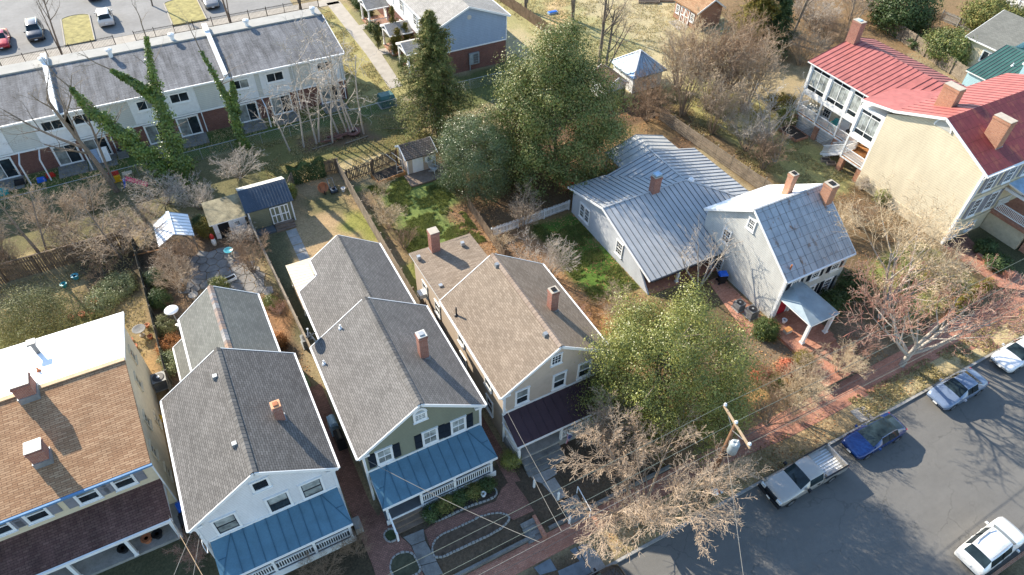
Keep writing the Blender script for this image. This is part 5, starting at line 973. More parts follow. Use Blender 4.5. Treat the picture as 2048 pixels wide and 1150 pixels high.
def iron(label, a, b, h=1.3):
    a, b = Vector((*a, GZ)), Vector((*b, GZ)); L = (b-a).length; d = (b-a)/L; t = thing('iron_fence', label, 'fence', tuple(a)); n = round(L/2.4)
    for i in range(n+1): MB().box(-0.04,0.04,-0.04,0.04,0,h+0.12).build('post', MT['iron'], t).matrix_basis = Matrix.Translation(a+d*(L*i/n))
    for z in (0.15, h-0.1): MB().bar(a+Vector((0,0,z)), b+Vector((0,0,z)), 0.04, 0.05).build('fence_rail', MT['iron'], t)
    me = MB().box(-0.012,0.012,-0.012,0.012,0.05,h).mesh('picket', MT['iron']); n = min(290, int(L/0.16))
    for i in range(n): put('picket', me, t, Matrix.Translation(a+d*(L*(i+0.5)/n)))
for o_ in ():
    pass
iron('black iron fence below the red and dark parked cars', (-30,94.0), (-5.0,95.1)); iron('black iron fence running from the walk gap past the curved island', (-2.6,95.1), (21,95.2))
# ================================================================ sheds
t = thing('garden_shed', 'olive green shed with navy corrugated roof and white double doors', 'shed', (3.9, 53, GZ))
walls(t, 1.95, 5.7, 51.55, 55.0, 0.5, 2.95, 3.75, 'x', 'shed_green', ridge=53.4)
r = MB().slab([(1.75,51.3,2.95),(5.9,51.3,2.95),(5.9,53.4,3.95),(1.75,53.4,3.95)], 0.06, 0).slab([(1.75,53.4,3.95),(5.9,53.4,3.95),(5.9,55.25,3.0),(1.75,55.25,3.0)], 0.06, 1).build('roof', [MT['navy_metal'], MT['pale_metal']], t)
seams(r, (1.75,51.3,2.95), (5.9,51.3,2.95), (5.9,53.4,3.95), (1.75,53.4,3.95), 16, 'navy_metal', 0.06, 0.05); corner_boards(t, [(1.95,51.55),(5.7,51.55)], 0.6, 2.95, 0.12)
d_ = MB().box(3.75, 5.35, 51.47, 51.55, 0.85, 2.7).build('double_door', MT['shed_green'], t)
for x in (3.75,4.1,4.5,4.62,4.98,5.27): MB().box(x, x+0.09, 51.43, 51.47, 0.85, 2.7).build('door_stile', MT['white'], d_)
for z in (0.85, 1.72, 2.6): MB().box(3.75, 5.36, 51.44, 51.468, z, z+0.1).build('door_rail', MT['white'], d_)
for i in range(3): MB().box(3.8, 5.5, 50.5+i*0.28, 51.5, 0.5, 0.72+i*0.1).build('step', MT['deck_br'], t)
MB().box(2.0, 3.75, 50.6, 51.5, 0.5, 0.78).build('side_deck', MT['deck'], t)
t = thing('potting_shed', 'white potting shed with open dark doorway and mossy low roof', 'shed', (0.2, 53, GZ))
walls(t, -1.15, 1.6, 52.0, 54.4, 0.5, 2.35, None, 'x', 'white_tri', ze2=2.75); MB().slab([(-1.4,51.75,2.4),(1.75,51.75,2.4),(1.75,54.7,2.85),(-1.4,54.7,2.85)], 0.08, 0, 1).build('roof', [plain('mossy_felt',(0.28,0.24,0.15),0.95,var=0.4,scale=1.3), MT['white']], t)
MB().box(-0.75, 0.15, 51.97, 52.0, 0.6, 2.15).build('doorway', MT['dark'], t); win(t, (0.85, 52.0, 1.75), FRONT, 0.4, 0.4, 'nine', t=0.06)
for x in (-0.85, 0.25): MB().box(x-0.06, x+0.06, 51.9, 52.0, 0.6, 2.25).build('door_trim', MT['white'], t)
t = thing('garden_pavilion', 'small open pavilion with white ribbed metal gable roof', 'pavilion', (-4.2, 53, GZ))
rv = MB().slab([(-5.65,50.9,2.35),(-4.2,51.0,3.15),(-4.2,54.3,3.15),(-5.65,54.2,2.35)], 0.05).slab([(-4.2,51.0,3.15),(-2.75,51.1,2.35),(-2.75,54.3,2.35),(-4.2,54.3,3.15)], 0.05).build('roof', MT['tin_white'], t)
seams(rv, (-5.65,54.2,2.35), (-5.65,50.9,2.35), (-4.2,51.0,3.15), (-4.2,54.3,3.15), 7, 'flash', 0.035, 0.03); seams(rv, (-2.75,51.1,2.35), (-2.75,54.3,2.35), (-4.2,54.3,3.15), (-4.2,51.0,3.15), 7, 'flash', 0.035, 0.03)
MB().bar((-4.2,50.95,3.17),(-4.2,54.35,3.17),0.25,0.05).build('ridge_flashing', MT['tin_white'], rv)
for x, y in ((-5.5,51.1),(-2.9,51.2),(-5.5,54.0),(-2.9,54.1)): post(t, x, y, GZ-0.05, 2.35, 0.1, 'wood_gy', False)
t = thing('toy_shed', 'little tan shed with white double doors on a wooden deck', 'shed', (19, 54.4, GZ))
walls(t, 17.45, 20.35, 53.2, 55.6, 0.7, 2.6, 3.1, 'x', 'stucco', ridge=54.7, name='wall'); r = gable(t, 17.25, 20.55, 53.0, 55.8, 2.62, 3.35, 'x', ridge=54.7, mat='sh_wood', cap=None, gut=False)
dd = MB().box(17.95, 19.05, 53.12, 53.2, 0.85, 2.45).build('double_door', MT['white'], t)
for i in range(8): MB().box(17.96+i*0.137, 18.07+i*0.137, 53.09, 53.12, 0.87, 2.43).build('door_plank', MT['white'], dd)
win(t, (19.75, 53.2, 1.95), FRONT, 0.42, 0.5, 'nine', t=0.06)
for x in (19.37, 20.13): shutter(t, (x, 53.2, 1.95), FRONT, 0.2, 0.6, 'white')
corner_boards(t, [(17.45,53.2),(20.35,53.2)], 0.7, 2.6, 0.1)
t = thing('wooden_deck', 'low brown plank deck in front of the little tan shed', 'deck', (19, 52, GZ))
for i in range(13): MB().box(16.95, 20.7, 51.25+i*0.148, 51.25+i*0.148+0.138, 0.76, 0.80).build('plank', MT['deck_br'], t)
MB().box(16.97, 20.68, 51.27, 53.1, 0.5, 0.758).build('frame', MT['deck_br'], t)
t = thing('raised_bed', 'raised timber planting bed beside the little tan shed', 'planter', (15.6, 53.8, GZ))
for a, b in (((14.3,53.1),(17.2,53.5)),((17.2,53.5),(17.0,55.2)),((14.3,53.1),(14.1,54.7))): MB().bar((*a,0.78),(*b,0.78),0.08,0.45).build('timber', MT['wood_or'], t)
MB().slab([(14.32,53.15,0.9),(17.15,53.53,0.9),(16.98,55.15,0.9),(14.15,54.7,0.9)], 0.3).build('soil', BEDSOIL, t)
t = thing('plant_frame', 'pale timber ladder frame leaning over the raised bed', 'frame', (16.8, 54, GZ))
for x in (16.45, 17.05): MB().bar((x,53.6,0.9),(x+0.1,53.9,2.1),0.06,0.06,up=(0,1,0)).bar((x+0.1,53.9,2.1),(x-0.35,55.5,2.15),0.06,0.06).build('frame_rail', MT['conc_lt'], t)
for z, y in ((1.1,53.65),(1.6,53.78)): MB().bar((16.5,y,z),(17.1,y,z),0.05,0.05).build('rung', MT['conc_lt'], t)
t = thing('tool_shed', 'white tool shed with dark brown shingle roof beside the hip roofed pavilion', 'shed', (43.8, 57.5, GZ))
walls(t, 42.6, 45.2, 56.1, 59.2, 0.5, 2.7, 3.4, 'y', 'white_tri', ridge=43.9); gable(t, 42.4, 45.4, 55.9, 59.4, 2.7, 3.6, 'y', ridge=43.9, mat='sh_dkbrown', cap=None, gut=False)
door(t, (44.1, 56.1, 1.6), FRONT, 0.9, 1.9, 'white'); door(t, (42.6, 57.8, 1.6), LEFT, 0.9, 1.9, 'white')
t = thing('hip_pavilion', 'square pavilion with pale blue tin pyramid roof and white walls', 'pavilion', (48.6, 58.5, GZ))
cx, cy, ap = 48.6, 58.6, W(1303,110,4.5); e = 2.4; P4 = [(cx-e,cy-e,2.7),(cx+e,cy-e,2.7),(cx+e,cy+e,2.7),(cx-e,cy+e,2.7)]; hp = MB()
for i in range(4): hp.slab([P4[i], P4[(i+1)%4], (cx,cy,4.6)], 0.08)
r = hp.build('roof', MT['pave_tin'], t)
for i in range(4): seams(r, P4[i], P4[(i+1)%4], (cx,cy,4.6), (cx,cy,4.6), 6, 'flash', 0.03, 0.04); MB().bar((*P4[i][:2],2.74),(cx,cy,4.64),0.14,0.05).build('hip_cap', MT['tin_white'], r)
walls(t, cx-e+0.35, cx+e-0.35, cy-e+0.35, cy+e-0.35, 0.5, 2.8, None, 'y', 'white_tri')
t = thing('brick_shed', 'red brick garden shed with white trimmed double doors and brown roof', 'shed', (65.5, 69, GZ))
SHX = 63.8
walls(t, SHX, 68.0, 66.6, 71.2, 0.4, 3.0, 4.1, 'y', 'brick_or', ridge=66.2); gable(t, SHX-0.3, 68.3, 66.3, 71.5, 3.0, 4.4, 'y', ridge=66.2, mat='sh_cedar', cap=None, gut=False)
dd = MB().box(SHX-0.05, SHX, 68.0, 69.8, 0.6, 2.7).build('double_door', MT['brick_or'], t)
for y in (68.0,68.85,68.95,69.7): MB().box(SHX-0.09, SHX-0.05, y, y+0.12, 0.6, 2.7).build('door_stile', MT['white'], dd)
for y0 in (68.0, 68.95):
    for z in (0.6, 1.55, 2.58): MB().box(SHX-0.085, SHX-0.051, y0, y0+0.86, z, z+0.12).build('door_rail', MT['white'], dd)
    for z0 in (0.72, 1.67): MB().bar((SHX-0.07,y0+0.1,z0),(SHX-0.07,y0+0.8,z0+0.85),0.08,0.03,up=(1,0,0)).build('door_brace', MT['white'], dd)
for y in (67.4, 70.5): win(t, (SHX, y, 1.95), LEFT, 0.55, 0.95, 'grid')
struct(MB().slab([(61.8,67.5,GZ+0.05),(63.7,67.5,GZ+0.05),(63.7,70,GZ+0.05),(62.2,70.2,GZ+0.05)], 0.1).build('stone_landing', MT['conc_lt']))
# ================================================================ vehicles
def paint(name, c, rough=0.25, metal=0.2, coat=0.6):
    t = NT(name, rough, metal, 0.5); t.b.inputs['Coat Weight'].default_value = coat; t.b.inputs['Coat Roughness'].default_value = 0.06
    n = t.noise(t.coord('pos'), 1.5, 4); t.l(t.ramp(n, [(0.3, (rough*0.85,)*3), (0.75, (rough*1.4,)*3)]), t.b.inputs['Roughness']); return t.col(t.ramp(n, [(0.3, k(c, 0.94)), (0.7, k(c, 1.05))]))
M_('lamp_w', plain('headlamp_lens', (0.6,0.62,0.62), 0.15, var=0.05)); M_('lamp_r', plain('tail_lamp_lens', (0.45,0.015,0.015), 0.2, var=0.05)); M_('rim', plain('alloy_rim', (0.45,0.46,0.47), 0.3, 0.8, 0.05)); M_('plate', plain('number_plate', (0.7,0.7,0.68), 0.5, var=0.03))
def _wheel(r=0.34, w=0.22):
    ty = MB(); n = 20; prof = [(r*0.62,-w/2),(r*0.93,-w/2),(r,-w/2+0.04),(r,w/2-0.04),(r*0.93,w/2),(r*0.62,w/2)]
    for i in range(n):
        a0, a1 = 2*math.pi*i/n, 2*math.pi*(i+1)/n
        for (r0,y0),(r1,y1) in zip(prof, prof[1:]): ty.face([(r0*math.cos(a0),y0,r0*math.sin(a0)),(r0*math.cos(a1),y0,r0*math.sin(a1)),(r1*math.cos(a1),y1,r1*math.sin(a1)),(r1*math.cos(a0),y1,r1*math.sin(a0))])
    ri = MB(); R0 = r*0.63
    for s in (-1, 1):
        y = s*(w/2-0.035); ri.face([(R0*math.cos(2*math.pi*i/n),y,R0*math.sin(2*math.pi*i/n)) for i in range(n)], 1)
        for i in range(5):
            a = 2*math.pi*i/5; ri.bar((0,y+s*0.018,0),(R0*0.95*math.cos(a),y+s*0.018,R0*0.95*math.sin(a)),0.09,0.03,0,up=(0,1,0))
        for i in range(n):
            a0, a1 = 2*math.pi*i/n, 2*math.pi*(i+1)/n; ri.bar((R0*.97*math.cos(a0),y+s*0.02,R0*.97*math.sin(a0)),(R0*.97*math.cos(a1),y+s*0.02,R0*.97*math.sin(a1)),0.03,0.03,0,up=(0,1,0))
    return ty.mesh('tyre', MT['rubber'], True), ri.mesh('rim', [MT['rim'], MT['black']])
WHEEL = _wheel(); WHEEL_L = _wheel(0.39, 0.26)
def wheels(t, xs, hw, r=0.34, me=None):
    me = me or WHEEL
    for x in xs:
        for s in (-1, 1):
            y = s*(hw-0.10); o = put('wheel', me[0], t, Matrix.Translation((x, y, r)), local=True); put('rim', me[1], o, local=True)
            ar = MB(); n = 14
            for i in range(n):
                a0, a1 = math.pi*i/n, math.pi*(i+1)/n; q0, q1 = r*1.02, r*1.2; yy = s*(hw+0.006)
                ar.face([(x+q0*math.cos(a0),yy,r+q0*math.sin(a0)),(x+q1*math.cos(a0),yy,r+q1*math.sin(a0)),(x+q1*math.cos(a1),yy,r+q1*math.sin(a1)),(x+q0*math.cos(a1),yy,r+q0*math.sin(a1))])
            put('wheel_arch', ar.mesh('wheel_arch', MT['black']), t, local=True)
def carbody(t, st_, pm, roofglass=False, lower=0.24, smooth=True):
    # stations: (x, belt z, top z, half width, top half width, cabin flag, end factor)
    def ring(s):
        x, zb, zt, hw, rw, cab, ef = s; zl = lower+(1-ef)*0.2
        return [(x,hw*0.90,zl),(x,hw*0.985,zl+0.10),(x,hw,zl+(zb-zl)*0.5),(x,hw*0.985,zb-0.07),(x,hw*0.945,zb),(x,rw,zt-(0.04 if cab else 0.0)),(x,rw*0.93,zt+0.005),(x,rw*0.5,zt+0.03),(x,0,zt+0.038)]
    body, gl = MB(), {'windshield': MB(), 'rear_window': MB(), 'side_window': MB(), 'glass_roof': MB()}
    R_ = [ring(s) for s in st_]; nseg = len(R_[0])-1
    first = next(i for i, s in enumerate(st_) if s[5]); last = max(i for i, s in enumerate(st_) if s[5])
    for i in range(len(st_)-1):
        A, B = st_[i], st_[i+1]
        for j in range(nseg):
            for sg in (1, -1):
                m = lambda p: (p[0], p[1]*sg, p[2])
                q = [m(R_[i][j]), m(R_[i+1][j]), m(R_[i+1][j+1]), m(R_[i][j+1])]
                if sg > 0: q = q[::-1]
                tgt = body
                if A[5] and B[5]:
                    if j == 4: tgt = gl['side_window']
                    elif j >= 6 and roofglass: tgt = gl['glass_roof']
                elif j >= 5 and i == first-1: tgt = gl['windshield'] if st_[0][0] > st_[-1][0] else gl['windshield']
                elif j >= 5 and i == last: tgt = gl['rear_window']
                tgt.face(q)
    for e, rev in ((0, False), (len(st_)-1, True)):
        L = [(p[0], p[1], p[2]) for p in R_[e]]+[(p[0], -p[1], p[2]) for p in reversed(R_[e][:-1])]; body.face(L if rev else L[::-1])
    def merged(mb, name, mat):
        V = {}; idx = []; vs = []
        for v in mb.v:
            kx = tuple(round(c, 4) for c in v)
            if kx not in V: V[kx] = len(vs); vs.append(v)
            idx.append(V[kx])
        mb.v = vs; mb.f = [[idx[i] for i in f] for f in mb.f]; mb.f = [list(dict.fromkeys(f)) for f in mb.f]; kk = [i for i, f in enumerate(mb.f) if len(f) > 2]; mb.f = [mb.f[i] for i in kk]; mb.m = [mb.m[i] for i in kk]
        return mb.mesh(name, mat, smooth)
    bo = put('body', merged(body, 'body', pm), t, local=True)
    for n_, g in gl.items():
        if g.f:
            if n_ == 'side_window':
                for sg in (1, -1):
                    h = MB(); [h.face([g.v[i] for i in f]) for f in g.f if (g.v[f[0]][1] > 0) == (sg > 0)]; put('side_window', merged(h, 'side_window', MT['glass_car']), t, local=True)
            else: put(n_, merged(g, n_, MT['glass_car']), t, local=True)
    return bo
def car(name, label, cat, loc, rz, style, col, **kw):
    t = thing(name, label, cat, loc, rz); pm = paint(name+'_paint_'+label.split()[0], col, **kw); hw = 0.92
    if style == 'fastback': st_ = [(2.34,.55,.60,.66,.45,0,0),(2.22,.66,.72,.80,.6,0,.6),(1.9,.74,.80,.89,.7,0,1),(1.4,.80,.88,.92,.72,0,1),(1.0,.84,.93,.92,.72,0,1),(0.25,.90,1.33,.92,.60,1,1),(-.3,.91,1.42,.92,.60,1,1),(-.95,.93,1.38,.92,.58,1,1),(-1.35,.95,1.28,.92,.57,1,1),(-2.05,.98,1.06,.88,.62,0,1),(-2.28,.92,.98,.80,.6,0,.7),(-2.36,.7,.75,.7,.5,0,.2)]; wx, gr = (1.45,-1.43), True; r = .34
    elif style == 'sedan': st_ = [(2.36,.55,.60,.66,.45,0,0),(2.22,.70,.75,.82,.6,0,.6),(1.9,.80,.85,.90,.7,0,1),(1.3,.88,.95,.92,.72,0,1),(0.95,.92,.99,.92,.72,0,1),(0.2,.94,1.40,.92,.62,1,1),(-.35,.95,1.46,.92,.62,1,1),(-.95,.96,1.41,.92,.6,1,1),(-1.6,.98,1.08,.90,.68,0,1),(-2.1,.96,1.04,.86,.62,0,1),(-2.32,.9,.96,.78,.55,0,.6),(-2.38,.65,.7,.7,.5,0,.2)]; wx, gr = (1.42,-1.4), False; r = .34
    else: st_ = [(2.30,.6,.66,.68,.45,0,0),(2.18,.82,.88,.84,.6,0,.6),(1.85,.94,1.0,.92,.7,0,1),(1.3,1.0,1.08,.94,.72,0,1),(1.0,1.03,1.12,.94,.74,0,1),(0.35,1.04,1.60,.94,.66,1,1),(-.3,1.05,1.69,.94,.68,1,1),(-1.2,1.06,1.68,.94,.67,1,1),(-1.75,1.07,1.60,.93,.64,1,1),(-2.15,1.06,1.13,.9,.7,0,1),(-2.28,.9,.95,.86,.65,0,.6),(-2.32,.65,.7,.78,.6,0,.2)]; wx, gr = (1.38,-1.38), False; r = .36; hw = .94
    carbody(t, st_, pm, gr); wheels(t, wx, hw, r, WHEEL)
    f, b = st_[1], st_[-2]
    for s in (-1, 1):
        put('headlight', MB().hexa([(f[0]+.03,s*.45,f[1]-.10),(f[0]-.22,s*.79,f[1]-.08),(f[0]-.5,s*.80,f[1]-.02),(f[0]-.25,s*.45,f[1]-.0),(f[0]+.02,s*.45,f[1]+.03),(f[0]-.2,s*.78,f[1]+.05),(f[0]-.45,s*.76,f[1]+.1),(f[0]-.25,s*.45,f[1]+.09)]).mesh('headlight', MT['lamp_w']), t, local=True)
        put('tail_light', MB().box(b[0]+.01, b[0]+.2, s*.58 if s > 0 else -.80, .80 if s > 0 else -.58, b[1]-.12, b[1]+.02).mesh('tail_light', MT['lamp_r']), t, local=True)
        put('mirror', MB().hexa([(.72,s*.95,.92),(.86,s*.95,.92),(.84,s*1.12,.94),(.72,s*1.14,.94),(.72,s*.95,1.06),(.84,s*.95,1.05),(.82,s*1.1,1.06),(.72,s*1.12,1.07)]).mesh('mirror', pm), t, local=True)
        xp = [s_[0] for s_ in st_ if s_[5]]; 
        for xx in ((xp[0]+xp[-1])/2+0.1,): put('door_pillar', MB().bar((xx,s*hw*0.95,st_[6][1]),(xx,s*(st_[6][4]+.012),st_[6][2]-.05),.07,.03,up=(1,0,0)).mesh('door_pillar', MT['black']), t, local=True)
        for zz in (0.62,): put('door_seam', MB().box(-.02,.0,s*hw*1.001 if s > 0 else -hw*1.004, hw*1.004 if s > 0 else -hw*1.001,.35,.9).mesh('door_seam', MT['black']), t, local=True)
        for xx in (.15, -.8): put('door_handle', MB().box(xx,xx+.18,s*hw-.01,s*hw+.02,.78,.82).mesh('door_handle', pm), t, local=True)
    put('grille', MB().box(f[0]-.02, f[0]+.07, -.5, .5, .38, .52).mesh('grille', MT['black']), t, local=True)
    put('number_plate', MB().box(st_[0][0]-.01, st_[0][0]+.03, -.16, .16, .42, .53).mesh('number_plate', MT['plate']), t, local=True); put('number_plate', MB().box(st_[-1][0]-.03, st_[-1][0]+.01, -.16, .16, .6, .72).mesh('number_plate', MT['plate']), t, local=True)
    put('underbody', MB().box(-2.1, 2.1, -.75, .75, .18, .3).mesh('underbody', MT['black']), t, local=True)
    if style == 'suv':
        for s in (-1, 1): put('roof_rail', MB().bar((.2,s*.56,1.75),(-1.6,s*.56,1.73),.04,.04).mesh('roof_rail', MT['steel']), t, local=True)
        if kw.get('coat', 1) and cat == 'suv': put('sunroof', MB().box(-.55, .15, -.4, .4, 1.715, 1.735).mesh('sunroof', MT['glass_car']), t, local=True) if 'sunroof' in label else None
    return t
PI = math.pi
car('electric_car', 'glossy blue fastback car with dark glass roof behind the pickup', 'car', (34.85,10.72,0), PI, 'fastback', (0.006,0.03,0.135), rough=0.2)
car('parked_suv', 'white rounded suv parked at the opposite kerb', 'suv', (35.1,1.85,0), R(2), 'suv', (0.74,0.74,0.73), rough=0.25)
car('parked_sedan', 'white sedan with sunroof parked on the street near the brick crossing', 'car', (50.9,10.75,0), PI, 'sedan', (0.72,0.73,0.74), rough=0.25)
car('parked_sedan', 'grey blue sedan half hidden under the reddish bare branches', 'car', (43.6,10.7,0), PI, 'sedan', (0.16,0.21,0.30), rough=0.3)
car('parked_sedan', 'black sedan beside the pale verge slab', 'car', (11.75,10.75,0), 0, 'sedan', (0.012,0.013,0.016), rough=0.2)
car('parked_suv', 'silver suv beside the curved car park island', 'suv', (-5.35,102.9,GZ+.02), PI/2, 'suv', (0.55,0.53,0.50), rough=0.3)
car('parked_suv', 'dark navy suv between red car and curved island', 'suv', (-13.6,102.2,GZ+.02), -PI/2, 'suv', (0.02,0.025,0.035), rough=0.2)
car('parked_sedan', 'red car parked behind the iron fence', 'car', (-17.4,101.6,GZ+.02), -PI/2, 'sedan', (0.42,0.01,0.015), rough=0.25)
car('parked_sedan', 'dark grey sedan between the two car park islands', 'car', (7.9,102.6,GZ+.02), -PI/2, 'sedan', (0.22,0.21,0.20), rough=0.3)
car('parked_suv', 'dark blue suv far back in the car park', 'suv', (-6.0,112.2,GZ+.02), PI/2, 'suv', (0.03,0.05,0.09), rough=0.25)
def pickup(loc, rz):
    t = thing('pickup_truck', 'silver beige pickup truck with an empty ribbed bed', 'pickup', loc, rz); pm = paint('pickup_paint', (0.40,0.37,0.33), 0.35, 0.35); hw = 0.98
    st_ = [(2.82,.72,.80,.80,.6,0,0),(2.72,.95,1.02,.92,.7,0,.7),(2.4,1.05,1.12,.97,.75,0,1),(1.7,1.10,1.17,.98,.76,0,1),(1.15,1.13,1.2,.98,.78,0,1),(0.45,1.15,1.70,.98,.72,1,1),(0.1,1.15,1.78,.98,.74,1,1),(-.45,1.15,1.78,.98,.74,1,1),(-.72,1.15,1.72,.97,.72,1,1),(-.85,1.13,1.2,.95,.7,0,1)]
    carbody(t, st_, pm, False, 0.42); wheels(t, (1.85,-1.75), hw, .39, WHEEL_L)
    L = lambda n, mb, m: put(n, mb.mesh(n, m), t, local=True)
    for s in (-1, 1):
        y0, y1 = (hw-.09, hw) if s > 0 else (-hw, -hw+.09); L('bed_side', MB().box(-3.0,-.87,y0,y1,.55,1.17), pm); L('bed_rail', MB().box(-3.0,-.87,min(y0,y1)-.01,max(y0,y1)+.01,1.17,1.2), MT['black'])
        L('wheel_tub', MB().box(-2.2,-1.3,s*.62 if s > 0 else -.89,.89 if s > 0 else -.62,.72,.98), pm)
        L('headlight', MB().box(2.62,2.84,.5*s if s > 0 else -.88,.88 if s > 0 else -.5,.72,.95), MT['lamp_w']); L('tail_light', MB().box(-3.05,-2.98,s*.82 if s > 0 else -.97,.97 if s > 0 else -.82,.8,1.1), MT['lamp_r'])
        L('mirror', MB().box(.62,.78,s*1.0 if s > 0 else -1.2,1.2 if s > 0 else -1.0,1.12,1.34), MT['black']); L('door_seam', MB().box(-.47,-.45,s*(hw+.002)-.003,s*(hw+.002)+.003,.5,1.1), MT['black']); L('door_handle', MB().box(-.38,-.2,s*hw-.01,s*hw+.025,1.0,1.05), MT['black'])
    L('tailgate', MB().box(-3.04,-2.95,-.89,.89,.55,1.15), pm); L('bed_front', MB().box(-.93,-.87,-.89,.89,.55,1.17), pm)
    fl = L('bed_floor', MB().box(-2.95,-.93,-.89,.89,.66,.70), MT['pale_metal'])
    for i in range(9): put('bed_rib', MB().box(-2.95,-.93,-.82+i*.2,-.74+i*.2,.70,.725).mesh('bed_rib', MT['white_tri']), fl, local=True)
    L('grille', MB().box(2.74,2.86,-.48,.48,.72,.98), MT['black']); L('front_bumper', MB().box(2.72,2.95,-.95,.95,.42,.66), MT['black']); L('number_plate', MB().box(2.94,2.97,-.16,.16,.48,.6), MT['plate']); L('rear_bumper', MB().box(-3.18,-3.02,-.9,.9,.45,.6), MT['steel']); L('underbody', MB().box(-2.9,2.6,-.7,.7,.3,.5), MT['black'])
pickup((28.1,10.68,0), PI)
# ================================================================ utility pole and cables
t = thing('utility_pole', 'brown wooden utility pole with crossarm and grey transformer', 'pole', (21.35,12.62,0.1))
MB().tube([(21.35,12.62,-.1),(21.33,12.6,4),(21.3,12.55,9.25)], [.17,.155,.115], 12).build('shaft', MT['pole'], t, True)
A, B = Vector((21.42,13.75,9.25)), Vector((20.85,10.95,9.25)); ca = MB().bar(A, B, .1, .13).build('crossarm', MT['arm'], t)
for f in (.03, .45, .95):
    p = A.lerp(B, f); MB().lathe([(.03,.05),(.03,.12),(.09,.13),(.1,.2),(.06,.24),(.08,.27),(.04,.31)], p, 10).build('insulator', MT['white_tri'], ca)
for s in (.22, .78): MB().bar(A.lerp(B, s)-Vector((.07,0,.05)), (21.2,12.5,8.55), .03, .03).build('brace', MT['steel'], t)
tr = MB().lathe([(.26,0),(.28,.03),(.28,.85),(.24,.93),(.08,.96)], (21.1,11.98,7.2), 18).build('transformer', MT['tank'], t, True)
for a in (0, 2.1, 4.2): MB().lathe([(.05,0),(.06,.08),(.04,.12),(.06,.17),(.03,.22)], (21.1+.16*math.cos(a),11.98+.16*math.sin(a),8.05), 8).build('bushing', MT['white_tri'], tr)
MB().bar((21.3,12.5,7.5),(21.15,12.2,7.5),.08,.3).build('bracket', MT['steel'], t); MB().box(21.2,21.4,12.3,12.45,6.1,6.35).build('junction_box', MT['black'], t)
def cable(label, a, b, r=0.018, sag=0.4, mat='wire', n=16, kinks=()):
    a, b = Vector(a), Vector(b); pts = [a.lerp(b, i/n)-Vector((0,0,sag*4*(i/n)*(1-i/n))) for i in range(n+1)]
    o = MB().tube(pts, r, 5).build('overhead_cable', MT[mat]); return tag(o, label, 'cable')
pA, pB, pM = A.lerp(B,.03), A.lerp(B,.95), A.lerp(B,.45)
for p, nm in ((pA,'far end'),(pM,'middle')):
    cable('thin greenish power line leading away from the '+nm+' of the crossarm past the holly', p+Vector((0,0,.3)), (-22,p.y,9.4), .014, .5, 'wire_gn'); cable('thin power line leading from the '+nm+' of the crossarm towards the cream house', p+Vector((0,0,.3)), (80,p.y+.4,9.4), .014, .6, 'wire_gn')
cable('thin power line from the street end of the crossarm towards the cream house', pB+Vector((0,0,.3)), (80,pB.y,9.4), .014, .6, 'wire_gn')
cable('thick pale service cable above the brick sidewalk', (21.25,12.5,7.1), (-25,12.45,7.1), .015, .25); cable('dark bundled cable from the pole running over the pickup', (21.25,12.5,7.0), (82,12.6,7.2), .016, .7, 'wire_dk'); cable('second dark cable just below the service cable', (21.3,12.45,6.3), (-25,12.4,6.2), .014, .3, 'wire_dk'); cable('lower telephone cable running over the verge', (21.3,12.45,6.0), (82,12.5,6.3), .018, .7, 'wire_dk')
cable('thick pale cable crossing the street from the pole', (21.2,12.4,6.9), (12.5,-1,6.5), .015, .25)
cable('twisted pale drop cable from the sage house to the street line', (2.75,21.95,5.6), (8.9,12.5,7.0), .016, .35); cable('drop cable from the white clapboard house towards the street', (-6.7,22.0,5.2), (-9.5,12.5,7.0), .014, .3); cable('long pale drop cable from the white clapboard eave corner', (-7.0,22.0,5.7), (-11.5,14,6.6), .014, .1); cable('slack brown cable from the cream stucco porch corner', (-8.4,25.1,3.4), (-5.2,12.5,6.8), .016, .4, 'arm')
cable('thin drop cable from the tan stucco gutter corner', (11.7,21.9,5.4), (10.8,12.5,7.0), .012, .3); cable('second thin drop cable near the pointed white posts', (12.0,20.1,2.6), (10.2,12.5,7.0), .012, .3)
lp = thing('cable_loop', 'coiled pale cable loop hanging at the white clapboard corner', 'cable', (-6.75,21.9,4.0)); MB().tube([(-6.75+.02*math.sin(i),21.85+.42*math.cos(2*PI*i/16),4.2+.5*math.sin(2*PI*i/16)) for i in range(17)], .02, 5).build('coil', MT['white_tri'], lp)
# ================================================================ yard things
def pot(label, x, y, r=.2, h=.28, mat='terra', z=GZ, group=None):
    t = thing('flower_pot', label, 'pot', (x,y,z), 0, group); MB().lathe([(r*.68,0),(r*.95,h*.85),(r*1.08,h*.86),(r*1.08,h),(r*.85,h),(r*.85,h*.9)], (x,y,z), 14).build('pot_body', MT[mat], t, False); MB().lathe([(r*.84,h*.86),(r*.4,h*.9)], (x,y,z), 12).build('soil', BEDSOIL, t); return t
def bin_(label, x, y, body, lid, rz=0, h=1.0, z=GZ):
    t = thing('wheeled_bin', label, 'bin', (x,y,z), rz); L = lambda n, mb, m: put(n, mb.mesh(n, MT[m]), t, local=True)
    L('bin_body', MB().hexa([(-.24,-.28,.08),(.24,-.28,.08),(.24,.22,.08),(-.24,.22,.08),(-.3,-.35,h),(.3,-.35,h),(.3,.33,h),(-.3,.33,h)]), body)
    ld = L('lid', MB().hexa([(-.32,-.38,h),(.32,-.38,h),(.32,.36,h),(-.32,.36,h),(-.27,-.33,h+.1),(.27,-.33,h+.1),(.27,.3,h+.12),(-.27,.3,h+.12)]), lid); put('handle', MB().tube([(-.25,.42,h+.02),(.25,.42,h+.02)], .02, 6).mesh('handle', MT[lid]), ld, local=True)
    for s in (-1,1): L('wheel', MB().tube([(s*.27,.26,.12),(s*.33,.26,.12)], .12, 10), 'rubber')
